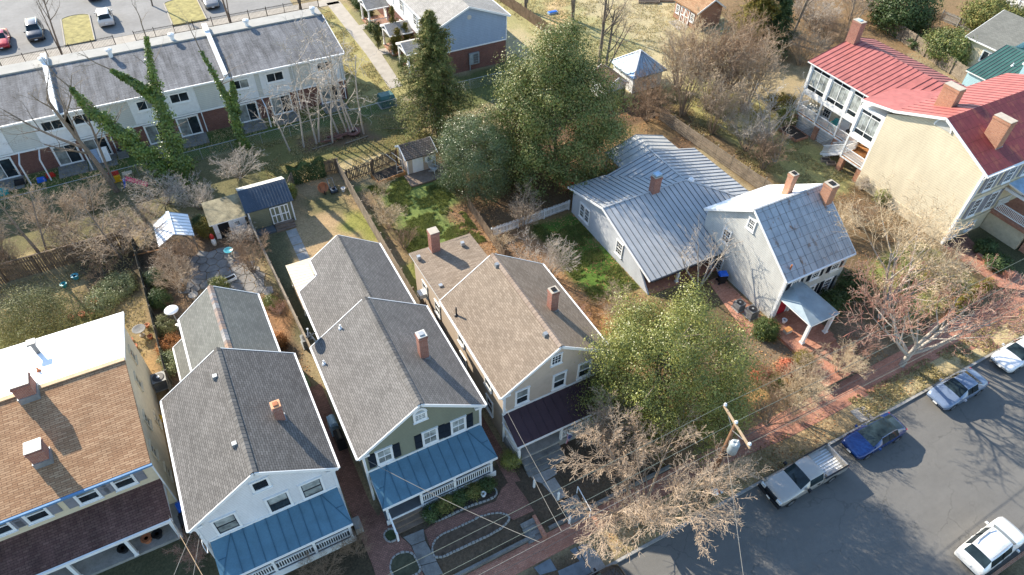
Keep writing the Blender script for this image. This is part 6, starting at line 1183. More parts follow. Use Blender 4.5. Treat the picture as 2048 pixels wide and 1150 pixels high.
bin_('recycling bin with bright blue lid beside the cream stucco house', -8.0, 26.6, 'black', 'bluep', .2); bin_('black wheeled bin next to the blue lidded one', -8.0, 25.7, 'black', 'black', .1); bin_('blue lidded bin beside the bone clapboard wall', 35.3, 27.4, 'black', 'bluep', 1.2)
def acunit(label, x, y, s=.8, h=.75, z=GZ):
    t = thing('air_conditioner', label, 'air conditioner', (x,y,z)); MB().box(x-s/2-.08,x+s/2+.08,y-s/2-.08,y+s/2+.08,z-.05,z+.06).build('pad', MT['conc'], t)
    c = MB().box(x-s/2,x+s/2,y-s/2,y+s/2,z+.06,z+h).build('housing', MT['ac'], t)
    for i in range(7): MB().box(x-s/2-.012,x+s/2+.012,y-s/2-.012,y+s/2+.012,z+.13+i*.085,z+.16+i*.085).build('louvre', MT['flash'], c)
    MB().lathe([(s*.4,0),(s*.42,.03),(s*.36,.035)], (x,y,z+h), 18).build('fan_guard', MT['black'], t); MB().lathe([(s*.12,.035),(s*.1,.06)], (x,y,z+h), 10).build('fan_hub', MT['steel'], t)
acunit('large grey air conditioner beside the cream stucco side wall', -7.85, 37.6, .95, .9); acunit('grey air conditioner against the apartment brick wall', -7.0, 69.2); acunit('pale air conditioner in the passage beside the sage house', 2.55, 36.6, .8, .8); acunit('white air conditioner by the bone clapboard house corner', 34.9, 23.3, .8, .85); acunit('round fan air conditioner next to the house corner meters', 34.6, 24.4, .7, .7)
def grill(label, x, y, rz, cover):
    t = thing('covered_grill', label, 'grill', (x,y,GZ), rz); put('cover', MB().hexa([(-.55,-.32,.05),(.55,-.32,.05),(.55,.32,.05),(-.55,.32,.05),(-.48,-.26,.95),(.48,-.26,.95),(.45,.26,1.12),(-.45,.26,1.12)]).mesh('cover', MT[cover]), t, local=True); put('lid', MB().tube([(-.4,0,1.0),(.4,0,1.0)], .26, 10).mesh('lid', MT[cover]), t, local=True)
    for s in (-.45,.45): put('leg', MB().box(s-.03,s+.03,-.25,.25,0,.1).mesh('leg', MT['black']), t, local=True)
grill('grill under a blue cover in the brick passage', 2.0, 28.3, PI/2, 'pave_tin'); grill('grill under a black cover in the brick passage', 2.05, 27.0, PI/2, 'black')
t = thing('satellite_dish', 'grey satellite dish on the left eave of the sage house', 'dish', (2.5,32.0,5.9)); n = Vector((-.2,.75,.55)).normalized(); c0 = Vector((2.55,31.6,6.75)); u = n.orthogonal().normalized(); v = n.cross(u); dm = MB(); rings = []
for j in range(5):
    r = .42*j/4; rings.append([tuple(c0+(u*math.cos(2*PI*i/18)+v*math.sin(2*PI*i/18))*r+n*(r*r*.45)) for i in range(18)])
for j in range(4):
    for i in range(18): dm.face([rings[j][i], rings[j][(i+1)%18], rings[j+1][(i+1)%18], rings[j+1][i]])
dm.build('reflector', MT['ac'], t, True); MB().tube([(2.55,31.6,6.7),(2.7,31.4,6.3),(2.8,31.3,6.2)], .04, 6).build('mast', MT['steel'], t); MB().tube([tuple(c0-v*.35), tuple(c0+n*.5)], .02, 5).box(c0.x+n.x*.5-.06,c0.x+n.x*.5+.06,c0.y+n.y*.5-.06,c0.y+n.y*.5+.06,c0.z+n.z*.5-.06,c0.z+n.z*.5+.06).build('feed_arm', MT['steel'], t)
# flag on the tan house porch
t = thing('porch_flag', 'stars and stripes flag hanging from the plum roofed porch post', 'flag', (15.3,19.9,1.2)); MB().tube([(15.25,20.1,2.2),(15.45,19.3,2.75)], .02, 6).build('flag_pole', MT['white'], t)
fm = MB(); NX, NZ = 13, 14; Wd, Hd = .62, 1.15
def fp(i, j):
    a, b = i/NX, j/NZ; return (15.33+.05*math.sin(a*9+b*3)+.1*a-.12*b*a, 19.75-.42*a*(1-.55*b), 2.58-.25*(1-a)*0-.0-b*Hd-.25*(1-a))
for i in range(NX):
    for j in range(NZ): fm.face([fp(i,j), fp(i+1,j), fp(i+1,j+1), fp(i,j+1)], 2 if (i >= 6 and j < 6) else (0 if i % 2 == 0 else 1))
fo = fm.build('cloth', [plain('flag_red',(.45,.03,.05),.8), plain('flag_white',(.72,.72,.72),.8), plain('flag_blue',(.03,.05,.2),.8)], t)
sm_ = MB()
for i in range(6, 13):
    for j in range(6):
        if (i+j) % 2: continue
        P = [Vector(fp(i+.5+dx, j+.5+dz)) for dx, dz in ((-.22,0),(0,-.22),(.22,0),(0,.22))]
        for off in (-.006, .006): sm_.face([tuple(p+Vector((off,0,0))) for p in P])
sm_.build('stars', MT['white'], fo)
for x, y, z, l in ((12.05,18.2,GZ,'at the foot of the porch steps'),(13.0,16.75,GZ,'at the top of the sidewalk steps'),(12.95,15.25,.13,'at the bottom of the sidewalk steps'),(3.85,15.5,.2,'beside the curved bed path')):
    o = MB().box(x-.06,x+.06,y-.06,y+.06,z-.1,z+.85).hexa([(x-.06,y-.06,z+.85),(x+.06,y-.06,z+.85),(x+.06,y+.06,z+.85),(x-.06,y+.06,z+.85),(x-.01,y-.01,z+1.0),(x+.01,y-.01,z+1.0),(x+.01,y+.01,z+1.0),(x-.01,y+.01,z+1.0)]).build('gate_post', MT['white']); tag(o, 'white pointed post '+l, 'post')
# patio heater, birdbaths, pots, table
t = thing('patio_heater', 'patio heater with shiny white round reflector in the flagstone garden', 'heater', (-5.8,42.6,GZ)); MB().lathe([(.25,0),(.25,.45),(.05,.5),(.04,1.9),(.1,1.92),(.1,2.15)], (-5.8,42.6,GZ), 12).build('stand', MT['steel'], t); MB().lathe([(.52,2.12),(.5,2.16),(.26,2.26),(.05,2.29)], (-5.8,42.6,GZ), 20).build('reflector', MT['tin_white'], t, True)
def bath(label, x, y, mat, h=.75, r=.38):
    t = thing('birdbath', label, 'birdbath', (x,y,GZ)); MB().lathe([(.2,0),(.2,.06),(.09,.15),(.08,h-.1),(.14,h-.05)], (x,y,GZ), 12).build('pedestal', MT['conc_lt'], t); MB().lathe([(.12,h-.06),(r*.8,h-.02),(r,h+.08),(r*.92,h+.08),(r*.7,h+.02),(.05,h)], (x,y,GZ), 18).build('bowl', MT[mat], t, True)
bath('pale stone birdbath behind the grey green roof', -4.2, 45.0, 'conc_lt'); bath('birdbath with turquoise bowl by the flagstones', -.6, 49.3, 'turq', .6, .4); bath('round grey mosaic garden table beside the mossy fence', -8.5, 43.2, 'conc_dk', .7, .5)
pot('turquoise glazed pot in the straw yard corner', -12.5, 52.2, .28, .4, 'turq'); pot('teal pot beside the turquoise one', -13.4, 51.6, .25, .35, 'teal')
for i, (x, y) in enumerate(((-9.3,42.9),(-9.1,42.1),(-9.4,41.4),(-8.0,43.9),(-7.95,42.6))): pot('terracotta pot clustered round the grey garden table', x, y, .2, .3, 'terra', group='pots round the garden table')
for i, (px, py_) in enumerate(((192,605),(165,632),(145,637),(186,628))): p = W(px, py_); pot('terracotta pot on the straw beside the loose green shrub', p.x, p.y, .27, .3, 'terra', group='pots by the loose shrub')
pot('white urn in the foundation bed right corner', *W(967,992)[:2], .17, .35, 'white'); pot('white bucket pot at the foot of the porch steps', *W(852,1034)[:2], .19, .3, 'white')
for i, (x, m) in enumerate(((-10.3,'terra'),(-9.7,'black'),(-11.6,'black'))): pot(('large terracotta pot','black bowl planter','dark spiky planter')[i]+' on the cream house porch floor', x, 25.7, .3, .4, m, GZ+.25)
t = thing('garden_gnome', 'small blue and white garden ornament in the foundation bed', 'ornament', tuple(W(861,1022))); p = W(861,1022); MB().lathe([(.12,0),(.14,.2),(.1,.32)], p, 10).build('ornament_body', MT['white'], t, True); MB().lathe([(.1,.32),(.12,.4),(.05,.55),(.01,.62)], p, 10).build('ornament_hat', MT['bluep'], t, True)
t = thing('garbage_bag', 'crumpled white plastic bag with red and green print at the pole base', 'bag', tuple(W(1428,985,.12))); p = W(1428,985,.12); MB().lathe([(.22,0),(.3,.12),(.22,.26),(.08,.32),(.12,.4)], p, 9).build('bag_body', MT['white'], t); MB().box(p.x+.1,p.x+.27,p.y-.2,p.y-.05,p.z+.1,p.z+.26).build('red_print', MT['redp'], t); MB().box(p.x,p.x+.16,p.y+.05,p.y+.18,p.z+.24,p.z+.34).build('green_print', MT['green_box'], t)
tag(MB().hexa([tuple(W(1443,983,.13)+Vector(d)) for d in ((-.15,-.1,0),(.15,-.12,0),(.17,.1,0),(-.1,.12,0),(-.12,-.08,.1),(.1,-.1,.12),(.12,.08,.08),(-.08,.1,.1))]).build('plastic_cup', MT['white']), 'scrap of white litter on the verge beside the plastic bag', 'litter')
# wheelbarrow, mower and buckets in the shed yard corner
t = thing('wheelbarrow', 'rusty orange wheelbarrow tub tipped up by the ivy hedge', 'wheelbarrow', (9.2,54.4,GZ)); MB().lathe([(.2,0),(.45,.12),(.52,.3),(.46,.3),(.35,.12)], (0,0,0), 14).build('tub', MT['terra'], t, True).matrix_basis = Matrix.Translation((9.2,54.5,GZ+.55)) @ Matrix.Rotation(R(65), 4, 'X')
for s in (-.3,.3): MB().tube([(9.2+s,54.3,GZ+.9),(9.2+s*.8,54.2,GZ+.3),(9.2+s*.3,54.0,GZ+.05)], .025, 6).build('handle', MT['wood_br'], t)
MB().tube([(9.17,54.0,GZ+.18),(9.25,54.0,GZ+.18)], .18, 12).build('wheel', MT['rubber'], t)
t = thing('lawn_mower', 'dark blue push mower beside the wheelbarrow', 'mower', (10.1,54.1,GZ)); MB().box(9.8,10.4,53.7,54.4,GZ+.12,GZ+.35).build('mower_deck', MT['navy_metal'], t); MB().lathe([(.16,.35),(.16,.5),(.1,.55)], (10.1,54.05,GZ), 12).build('engine', MT['black'], t)
for x, y in ((9.78,53.8),(10.42,53.8),(9.78,54.3),(10.42,54.3)): MB().tube([(x-.03,y,GZ+.13),(x+.03,y,GZ+.13)], .13, 10).build('wheel', MT['rubber'], t)
MB().tube([(9.85,54.4,GZ+.3),(9.85,55.0,GZ+.95),(10.35,55.0,GZ+.95),(10.35,54.4,GZ+.3)], .02, 6).build('push_handle', MT['steel'], t)
pot('white bucket by the plank fence corner', 10.95, 53.7, .2, .38, 'white_tri')
t = thing('utility_box', 'green metal utility box on the lawn by the chain link fence', 'utility box', (20.3,66.6,GZ)); MB().box(19.5,21.2,66.2,67.6,GZ-.05,GZ+1.0).hexa([(19.5,66.2,GZ+1.0),(21.2,66.2,GZ+1.0),(21.2,67.6,GZ+1.0),(19.5,67.6,GZ+1.0),(19.6,66.5,GZ+1.25),(21.1,66.5,GZ+1.25),(21.1,67.5,GZ+1.25),(19.6,67.5,GZ+1.25)]).build('cabinet', MT['green_box'], t); MB().box(19.62,21.08,66.17,66.2,GZ+.1,GZ+.9).build('cabinet_door', MT['green_box'], t); MB().box(19.35,21.35,66.05,67.75,GZ-.1,GZ+.04).build('pad', MT['conc'], t)
# play things by the chain link fence
t = thing('toy_slide', 'pink plastic toy slide with blue ladder', 'slide', (-6.5,63.2,GZ)); MB().bar((-7.1,63.6,GZ+.85),(-5.5,62.9,GZ+.08),.42,.06).bar((-7.08,63.82,GZ+.95),(-5.45,63.1,GZ+.18),.05,.18).bar((-7.12,63.38,GZ+.95),(-5.55,62.7,GZ+.18),.05,.18).build('chute', MT['pink'], t)
for dy in (-.2,.2): MB().bar((-7.15,63.6+dy,GZ+.9),(-7.55,63.75+dy,GZ),.07,.07,up=(0,1,0)).build('ladder_side', MT['bluep'], t)
for z in (.25,.5,.75): MB().bar((-7.35,63.4,GZ+z),(-7.35,63.95,GZ+z),.08,.05).build('ladder_rung', MT['bluep'], t)
t = thing('toy_kitchen', 'yellow and red toy play kitchen by the chain link fence', 'toy', (-8.0,65.0,GZ)); MB().box(-8.5,-7.6,64.8,65.2,GZ,GZ+.6).build('cabinet', MT['yell'], t); MB().box(-8.5,-7.6,65.1,65.22,GZ+.6,GZ+1.0).build('back_panel', MT['redp'], t)
t = thing('toy_table', 'small beige toy table by the chain link fence', 'toy', (-7.0,65.2,GZ)); MB().box(-7.4,-6.5,64.9,65.5,GZ+.45,GZ+.5).build('table_top', MT['tan_metal'], t)
for x, y in ((-7.35,64.95),(-6.55,64.95),(-7.35,65.45),(-6.55,65.45)): MB().box(x-.04,x+.04,y-.04,y+.04,GZ,GZ+.45).build('leg', MT['tan_metal'], t)
t = thing('laundry_rack', 'drying rack with white and patterned bed sheets on the patio', 'laundry', (-8.9,68.6,GZ))
for x in (-9.6,-8.0): MB().tube([(x,69.0,GZ),(x,68.8,GZ+1.7)], .03, 6).build('upright', MT['steel'], t)
for i, (x0, x1, m) in enumerate(((-9.5,-8.95,'clap_blue'),(-8.9,-8.05,'white'))): MB().bar((x0,68.8,GZ+1.68),(x1,68.8,GZ+1.68),.1,.03).hexa([(x0,68.3,GZ+.35),(x1,68.35,GZ+.35),(x1,68.37,GZ+.35),(x0,68.32,GZ+.35),(x0,68.76,GZ+1.7),(x1,68.76,GZ+1.7),(x1,68.8,GZ+1.7),(x0,68.8,GZ+1.7)]).build('sheet', MT[m], t)
for i, (x, y, s, m) in enumerate(((-16.2,68.6,.5,'black'),(-14.4,68.2,.4,'bluep'),(-17.8,67.6,.6,'teal'),(-13.6,68.6,.4,'redp'))): 
    o = MB().hexa([(x-s,y-s*.6,GZ),(x+s,y-s*.6,GZ),(x+s,y+s*.6,GZ),(x-s,y+s*.6,GZ),(x-s*.8,y-s*.4,GZ+s),(x+s*.8,y-s*.5,GZ+s*.8),(x+s*.7,y+s*.4,GZ+s*.9),(x-s*.8,y+s*.4,GZ+s)]).build('storage_bundle', MT[m]); tag(o, ('black','blue','teal','red')[i]+' covered bundle on an apartment patio', 'bundle')
# chairs
def adirondack(label, x, y, z, rz, mat):
    t = thing('garden_chair', label, 'chair', (x,y,z), rz); L = lambda n, mb: put(n, mb.mesh(n, MT[mat]), t, local=True)
    for i in range(5): L('back_slat', MB().bar((-.24+i*.12,.25,.3),(-.27+i*.135,.55,.98-abs(i-2)*.05),.1,.02,up=(0,1,0)))
    for i in range(5): L('seat_slat', MB().bar((-.27,-.3+i*.12,.38-i*.02),(.27,-.3+i*.12,.38-i*.02),.1,.02))
    for s in (-.3,.3): L('arm', MB().box(s-.06,s+.06,-.35,.4,.56,.585)); L('leg', MB().box(s-.025,s+.025,-.34,-.26,0,.56)); L('leg', MB().bar((s,-.3,.36),(s,.5,.02),.03,.08))
adirondack('weathered wooden garden chair on the low brown deck', 19.9, 52.5, .8, .5, 'pale_metal'); adirondack('teal plastic chair on the cream house back porch', 59.5, 38.9, 2.33, -1.4, 'teal'); adirondack('red garden chair on the grass under the magnolia', 30.6, 44.2, GZ, .8, 'redp')
adirondack('second red garden chair beside the first under the magnolia', 31.7, 43.7, GZ, -.3, 'redp'); adirondack('brown wicker chair in the near porch corner of the cream house', 59.3, 33.2, 2.33, -1.4, 'terra')
t = thing('covered_furniture', 'furniture under a crumpled clear tarp on the back porch', 'tarp', (59.6,42,2.33)); mb_ = MB()
rr = random.Random(3); G = [[(58.95+i*.17, 40.95+j*.19, 2.34+(0 if i in (0,7) or j in (0,9) else .95+rr.uniform(-.2,.2))) for j in range(10)] for i in range(8)]
for i in range(7):
    for j in range(9): mb_.face([G[i][j], G[i+1][j], G[i+1][j+1], G[i][j+1]])
mb_.build('tarp_sheet', MT['tarp'], t)
t = thing('porch_table', 'round dark bistro table on the back porch', 'table', (59.6,36.9,2.33)); MB().lathe([(.2,0),(.04,.05),(.04,.68),(.4,.7),(.4,.73)], (59.6,36.9,2.33), 16).build('table_top', MT['black'], t)
def planter(label, x, y, z, w, d, rz, mat, h=.28):
    t = thing('planter_box', label, 'planter', (x,y,z), rz); put('box_side', MB().box(-w/2,w/2,-d/2,-d/2+.05,0,h).box(-w/2,w/2,d/2-.05,d/2,0,h).box(-w/2,-w/2+.05,-d/2+.05,d/2-.05,0,h).box(w/2-.05,w/2,-d/2+.05,d/2-.05,0,h).mesh('box_side', MT[mat]), t, local=True); put('soil', MB().box(-w/2+.05,w/2-.05,-d/2+.05,d/2-.05,0,h*.75).mesh('soil', BEDSOIL), t, local=True)
planter('empty white planter box on the flagstone garden edge', *W(460,561)[:2], GZ, 1.1, .5, .2, 'white'); planter('timber planter beside the cream house back stairs', *W(1650,322)[:2], GZ, .9, .6, -.6, 'wood_gy'); planter('second timber planter beside the cream house back stairs', *W(1661,329)[:2], GZ, .9, .6, -.6, 'wood_gy'); planter('brick edged bed below the back porch lattice', 57.3, 41.6, GZ, 1.8, 2.6, 0, 'brick_or', .35); planter('long raised timber bed at the top of the pale lawn', *W(1297,4)[:2], GZ, 3.0, 1.2, -.5, 'wood_gy'); planter('short raised timber bed at the top of the pale lawn', *W(1330,1)[:2], GZ, 2.4, 1.2, -.5, 'wood_gy')
t = thing('sand_toy', 'small blue toy on the bare patch of the pale lawn', 'toy', tuple(W(1105,27))); p = W(1105,27); MB().box(p.x-.7,p.x+.7,p.y-.3,p.y+.3,GZ,GZ+.25).build('toy_body', MT['pave_tin'], t); MB().box(p.x-.6,p.x+.6,p.y-.22,p.y+.22,GZ+.25,GZ+.32).build('toy_top', MT['bluep'], t)
t = thing('red_figure', 'red and white garden figure by the potting shed corner', 'ornament', (-1.5,51.3,GZ)); MB().lathe([(.15,0),(.2,.4),(.16,.8),(.1,.95)], (-1.5,51.3,GZ), 10).build('figure_body', MT['white'], t, True); MB().lathe([(.18,.8),(.2,1.0),(.12,1.2),(.02,1.3)], (-1.5,51.3,GZ), 10).build('figure_head', MT['redp'], t, True)
t = thing('log_pile', 'pile of cut logs and branches below the bare saplings', 'logs', (12.8,62.6,GZ)); rr = random.Random(2)
for i in range(16): x, y, a = 12.8+rr.uniform(-.9,.9), 62.6+rr.uniform(-.4,.4), rr.uniform(-.6,.6); MB().tube([(x-math.cos(a)*.6,y-math.sin(a)*.6,GZ+.08+i%3*.14),(x+math.cos(a)*.6,y+math.sin(a)*.6,GZ+.1+i%3*.14)], rr.uniform(.06,.1), 7).build('log', MT['brick_dk' if i % 3 else 'wood_gy'], t)
pot('wide dark red planter around the sapling clump', 15.0, 62.8, .75, .35, 'brick_dk')
for a, b, l in (((10.3,61.8),(12.6,62.0),'pale fallen timber below the sapling row'),((13.6,61.3),(16.2,61.6),'second fallen pole below the red planter')): tag(MB().tube([(*a,GZ+.08),(*b,GZ+.08)], .07, 7).build('fallen_pole', MT['wood_gy']), l, 'log')
tag(MB().bar((-7.9,52.6,1.0),(-4.6,52.0,1.15),.1,.06).build('loose_board', MT['wood_or']), 'orange loose board lying across the brush by the pavilion', 'board'); t = thing('compost_bin', 'broken grey timber frame in the garden corner by the mossy fence', 'frame', (-6.6,50.2,GZ))
for i in range(5): MB().bar((-7.1,49.2+i*.35,GZ+.25),(-6.1,49.0+i*.35,GZ+.25),.12,.03).build('slat', MT['wood_gy'], t)
t = thing('garden_ring', 'pale metal hoop trellis among the garden twigs', 'trellis', (-5.9,47.5,GZ)); MB().tube([(-5.9+.55*math.cos(a*PI/12),47.6+.2*math.sin(a*PI/12),GZ+.6+.55*math.sin(a*PI/12)) for a in range(13)], .03, 6).build('hoop', MT['conc_lt'], t)
t = thing('porch_bench', 'small tan crate on the brick entry terrace', 'crate', (36.0,20.6,.88)); MB().box(35.8,36.35,20.3,20.7,.88,1.2).build('crate_body', MT['pale_metal'], t); MB().box(35.78,36.37,20.28,20.72,1.2,1.24).build('crate_lid', MT['wood_or'], t); pot('white round planter under the entry porch', 36.6, 21.4, .2, .3, 'white', .88)
t = thing('covered_chair', 'round covered chair under the low grey house porch', 'chair', (30.2,30.3,.72)); MB().lathe([(.45,0),(.55,.4),(.5,.8),(.3,1.0),(.05,1.05)], (30.2,30.3,.72), 14).build('chair_cover', MT['tarp'], t, True); MB().lathe([(.3,-.02),(.3,.02)], (30.2,30.3,.72), 10).build('base', MT['black'], t)
t = thing('hanging_banner', 'folded green umbrella leaning in the brick passage', 'umbrella', (1.6,32.2,GZ)); MB().lathe([(.05,0),(.05,.4),(.22,.45),(.16,1.4),(.02,1.9)], (1.4,32.4,GZ), 8).build('canopy', plain('faded_green_fabric',(.16,.24,.15)), t); MB().tube([(1.4,32.4,GZ),(1.4,32.4,GZ+2.0)], .02, 6).build('shaft', MT['steel'], t)
pot('yellow bucket beside the cream stucco wall', *W(321,843)[:2], .24, .45, 'yell'); 
for i, y in enumerate((33.0, 30.9, 29.0)): struct(MB().box(-7.9,-7.3,y-.5,y+.4,GZ-.05,GZ+.04).build('stepping_slab', MT['slate']))
# ================================================================ vegetation
BARK = {n: islands('bark_'+n, c, 0.9, 0.15) for n, c in dict(
    grey=[(.20,.165,.13),(.27,.23,.185),(.24,.20,.16)], tan=[(.36,.275,.19),(.49,.385,.28),(.42,.325,.225),(.29,.215,.15)], brown=[(.23,.155,.10),(.32,.225,.15),(.27,.185,.12)],
    pale=[(.42,.36,.295),(.55,.485,.41),(.35,.295,.235)], red=[(.30,.15,.11),(.40,.24,.17),(.42,.33,.26),(.36,.12,.10)], gold=[(.50,.38,.24),(.62,.50,.34),(.42,.32,.2)], white=[(.48,.45,.41),(.60,.57,.53),(.36,.32,.28)], dark=[(.10,.08,.06),(.15,.115,.085)], rose=[(.40,.305,.215),(.52,.405,.295),(.33,.245,.175)]).items()}
def barkmat(name, c1, c2):
    t = NT(name, 0.95, spec=.1); a = t.ramp(t.noise(t.coord('pos', (3,3,.7)), 3, 6, .7), [(.3, c1), (.7, c2)]); t.bump(t.noise(t.coord('pos', (6,6,1)), 4, 4), .5, .03); return t.col(a)
TRUNK = barkmat('rough_trunk_bark', (.13,.10,.075), (.27,.225,.18)); TRUNK_T = barkmat('tan_trunk_bark', (.24,.17,.11), (.42,.33,.24)); TRUNK_P = barkmat('pale_trunk_bark', (.30,.26,.22), (.50,.45,.39))
def grow(segs, p, d, L, r, lev, P, rr):
    n = P['n'][lev]; st = L/n; kk = P['k'][lev] if lev < len(P['k']) else 0; tap = P.get('tap', .45); r0 = r; start = P.get('start', (.3,)*9)[lev]; wd = P['w'][lev]; tr = P['t'][lev]
    nodes = []
    for i in range(n):
        d = (d+Vector((rr.gauss(0,wd), rr.gauss(0,wd), rr.gauss(0,wd)*.7+tr))).normalized(); q = p+d*st; r1 = r0*(1-(i+1)/n*(1-tap)); segs.append((p.x,p.y,p.z,q.x,q.y,q.z,r,r1)); p, r = q, r1; nodes.append((p, d, r, (i+1)/n))
    if lev >= len(P['k']): return
    for c in range(kk):
        f = start+(1-start)*((c+rr.random())/kk); nd = nodes[min(n-1, max(0, int(f*n-.001)))]
        ax = nd[1].orthogonal().normalized(); ax.rotate(Matrix.Rotation(rr.uniform(0, 6.283)+c*2.4, 3, nd[1])); a = P['a'][lev]*rr.uniform(.7,1.25)
        dd = (nd[1]*math.cos(a)+ax*math.sin(a)).normalized()
        grow(segs, nd[0], dd, L*P['l'][lev]*rr.uniform(.65,1.15)*(1-.35*(f-start)), max(nd[2]*P.get('rr', .62), P.get('rmin', .008)), lev+1, P, rr)
def segmesh(name, segs, mats, thr=.035, rmin=.007):
    s = np.array(segs, 'f'); Vs, Fs, Ms, off = [], [], [], 0
    for sel, K, mi in ((s[:,6] >= thr, 6, 0), (s[:,6] < thr, 3, 1)):
        q = s[sel]
        if not len(q): continue
        a, b = q[:, :3], q[:, 3:6]; d = b-a; d /= np.linalg.norm(d, axis=1)[:, None]+1e-9; ref = np.where(np.abs(d[:, 2:3]) > .9, [[1.,0,0]], [[0,0,1.]]); u = np.cross(d, ref); u /= np.linalg.norm(u, axis=1)[:, None]; v = np.cross(d, u)
        th = np.arange(K)*2*np.pi/K; ring = u[:, None]*np.cos(th)[None, :, None]+v[:, None]*np.sin(th)[None, :, None]
        r0, r1 = np.maximum(q[:, 6], rmin), np.maximum(q[:, 7], rmin*.8); V = np.concatenate([a[:, None]+ring*r0[:, None, None], b[:, None]+ring*r1[:, None, None]], 1).reshape(-1, 3)
        i = np.arange(len(q))[:, None]*2*K+off; k2 = np.arange(K); F = np.stack([i+k2, i+(k2+1) % K, i+K+(k2+1) % K, i+K+k2], -1).reshape(-1, 4); Vs.append(V); Fs.append(F); Ms.append(np.full(len(F), mi)); off += len(V)
    return fast(name, np.concatenate(Vs), np.concatenate(Fs), mats, mi=np.concatenate(Ms), smooth=False)
def leafmesh(name, P, N, size, mat, rs, aspect=.5, fold=.25, droop=0):
    n = len(P); N = N/(np.linalg.norm(N, axis=1)[:, None]+1e-9); R3 = rs.normal(size=(n,3)); u = np.cross(N, R3); u /= np.linalg.norm(u, axis=1)[:, None]+1e-9; v = np.cross(N, u)
    s = (size*rs.uniform(.65,1.35,n))[:, None]; u[:, 2] -= droop; tip = P+u*s; w = v*s*aspect; mid = P+u*s*.5+N*s*fold
    V = np.stack([P, mid+w*.5-N*s*fold*.9, tip, mid-w*.5-N*s*fold*.9], 1).reshape(-1, 3); F = np.arange(n*4).reshape(-1, 4); return fast(name, V, F, mat)
def clumps(rs, c, rad, n, cr, per, hollow=.55, up=-.35, flat=.75, noise=.25, cone=0):
    d = rs.normal(size=(n*3,3)); d /= np.linalg.norm(d, axis=1)[:, None]; d = d[d[:, 2] > up][:n]; n = len(d)
    bump = 1+noise*np.sin(d[:, 0]*5+c[0])*np.sin(d[:, 1]*6+c[1])+noise*.6*rs.normal(size=n); f = (hollow+(1-hollow)*rs.rand(n)**.6)*np.clip(bump, .55, 1.3)
    d2 = d*np.column_stack([1-cone*np.maximum(0, d[:, 2])]*2+[np.ones(n)]); C = np.array(c)+d2*np.array(rad)*f[:, None]; P = np.repeat(C, per, 0)+rs.normal(size=(n*per,3))*cr*np.array([1,1,flat]); cc = np.repeat(C, per, 0)
    N = (P-cc)/cr*1.0+np.repeat(d, per, 0)*.5+rs.normal(size=P.shape)*.45+np.array([0,0,.45]); return P, N, C
def leafmat(name, cols, rough=.45, spec=.4, trans=.12):
    t = NT(name, rough, spec=spec); me_ = tuple(sum(c[i] for c in cols)/len(cols) for i in range(3)); cs = sorted(tuple(m+(x-m)*.62 for x, m in zip(c, me_)) for c in cols)
    a = t.ramp(t.n('NewGeometry').outputs['Random Per Island'], [(i/(len(cs)-1), c) for i, c in enumerate(cs)]); pos = t.coord('pos')
    a = t.mix(a, t.ramp(t.noise(pos, .8, 4), [(.32, (.62,.66,.6)), (.68, (1.38,1.3,1.15))]), mode='MULTIPLY', f=1); m = t.col(a)
    if trans:
        tr = t.n('BsdfTranslucent'); t.l(a, tr.inputs[0]); mx = t.n('MixShader'); mx.inputs[0].default_value = trans
        t.l(t.b.outputs[0], mx.inputs[1]); t.l(tr.outputs[0], mx.inputs[2]); t.l(mx.outputs[0], t.t.nodes['Material Output'].inputs[0])
    return m
LM = dict(magnolia=leafmat('magnolia_leaves', [(0.062,0.100,0.023),(0.092,0.141,0.032),(0.114,0.163,0.041),(0.206,0.191,0.061),(0.309,0.263,0.113),(0.144,0.173,0.049)], .5, .35), holly=leafmat('holly_leaves', [(0.061,0.099,0.034),(0.099,0.141,0.057),(0.142,0.180,0.085),(0.209,0.237,0.129),(0.085,0.125,0.046)], .35, .5), yellow=leafmat('yellow_green_leaves', [(0.099,0.135,0.028),(0.186,0.199,0.045),(0.267,0.263,0.070),(0.128,0.161,0.039),(0.325,0.321,0.109)], .4, .45, .18),
  cedar=leafmat('cedar_sprays', [(0.057,0.090,0.028),(0.093,0.128,0.038),(0.124,0.155,0.045),(0.217,0.198,0.068),(0.300,0.236,0.094)], .7, .2), ivy=leafmat('ivy_leaves', [(0.048,0.101,0.022),(0.077,0.139,0.029),(0.121,0.179,0.036),(0.220,0.252,0.058),(0.099,0.158,0.036)], .4, .4), box=leafmat('clipped_leaves', [(0.045,0.075,0.021),(0.075,0.108,0.030),(0.112,0.143,0.039)], .6, .25), dkever=leafmat('dark_evergreen_leaves', [(0.034,0.065,0.020),(0.058,0.095,0.031),(0.093,0.128,0.044)], .5, .3), gold=leafmat('golden_evergreen_leaves', [(0.130,0.124,0.029),(0.208,0.176,0.039),(0.286,0.195,0.046),(0.104,0.111,0.033)], .7, .2), red=leafmat('red_nandina_leaves', [(.30,.07,.045),(.42,.13,.075),(.46,.18,.11)], .6, .25), loose=leafmat('loose_green_leaves', [(0.111,0.137,0.052),(0.176,0.195,0.081),(0.234,0.234,0.111),(0.156,0.130,0.078)], .6, .2), vari=leafmat('variegated_leaves', [(.12,.15,.06),(.24,.27,.13),(.34,.35,.2)], .5, .3), litter=leafmat('dead_leaves', [(.26,.13,.06),(.36,.20,.10),(.18,.10,.06),(.42,.28,.16)], .9, .1, 0), grass=leafmat('grass_blades', [(0.140,0.196,0.042),(0.224,0.266,0.063),(0.364,0.322,0.126),(0.504,0.406,0.210)], .8, .1), rust=leafmat('russet_leaves', [(.30,.13,.05),(.38,.19,.08),(.24,.11,.05)], .8, .15))
def tree(name, label, cat, loc, group=None, rz=0, sc=None):
    t = thing(name, label, cat, loc, rz, group)
    return t
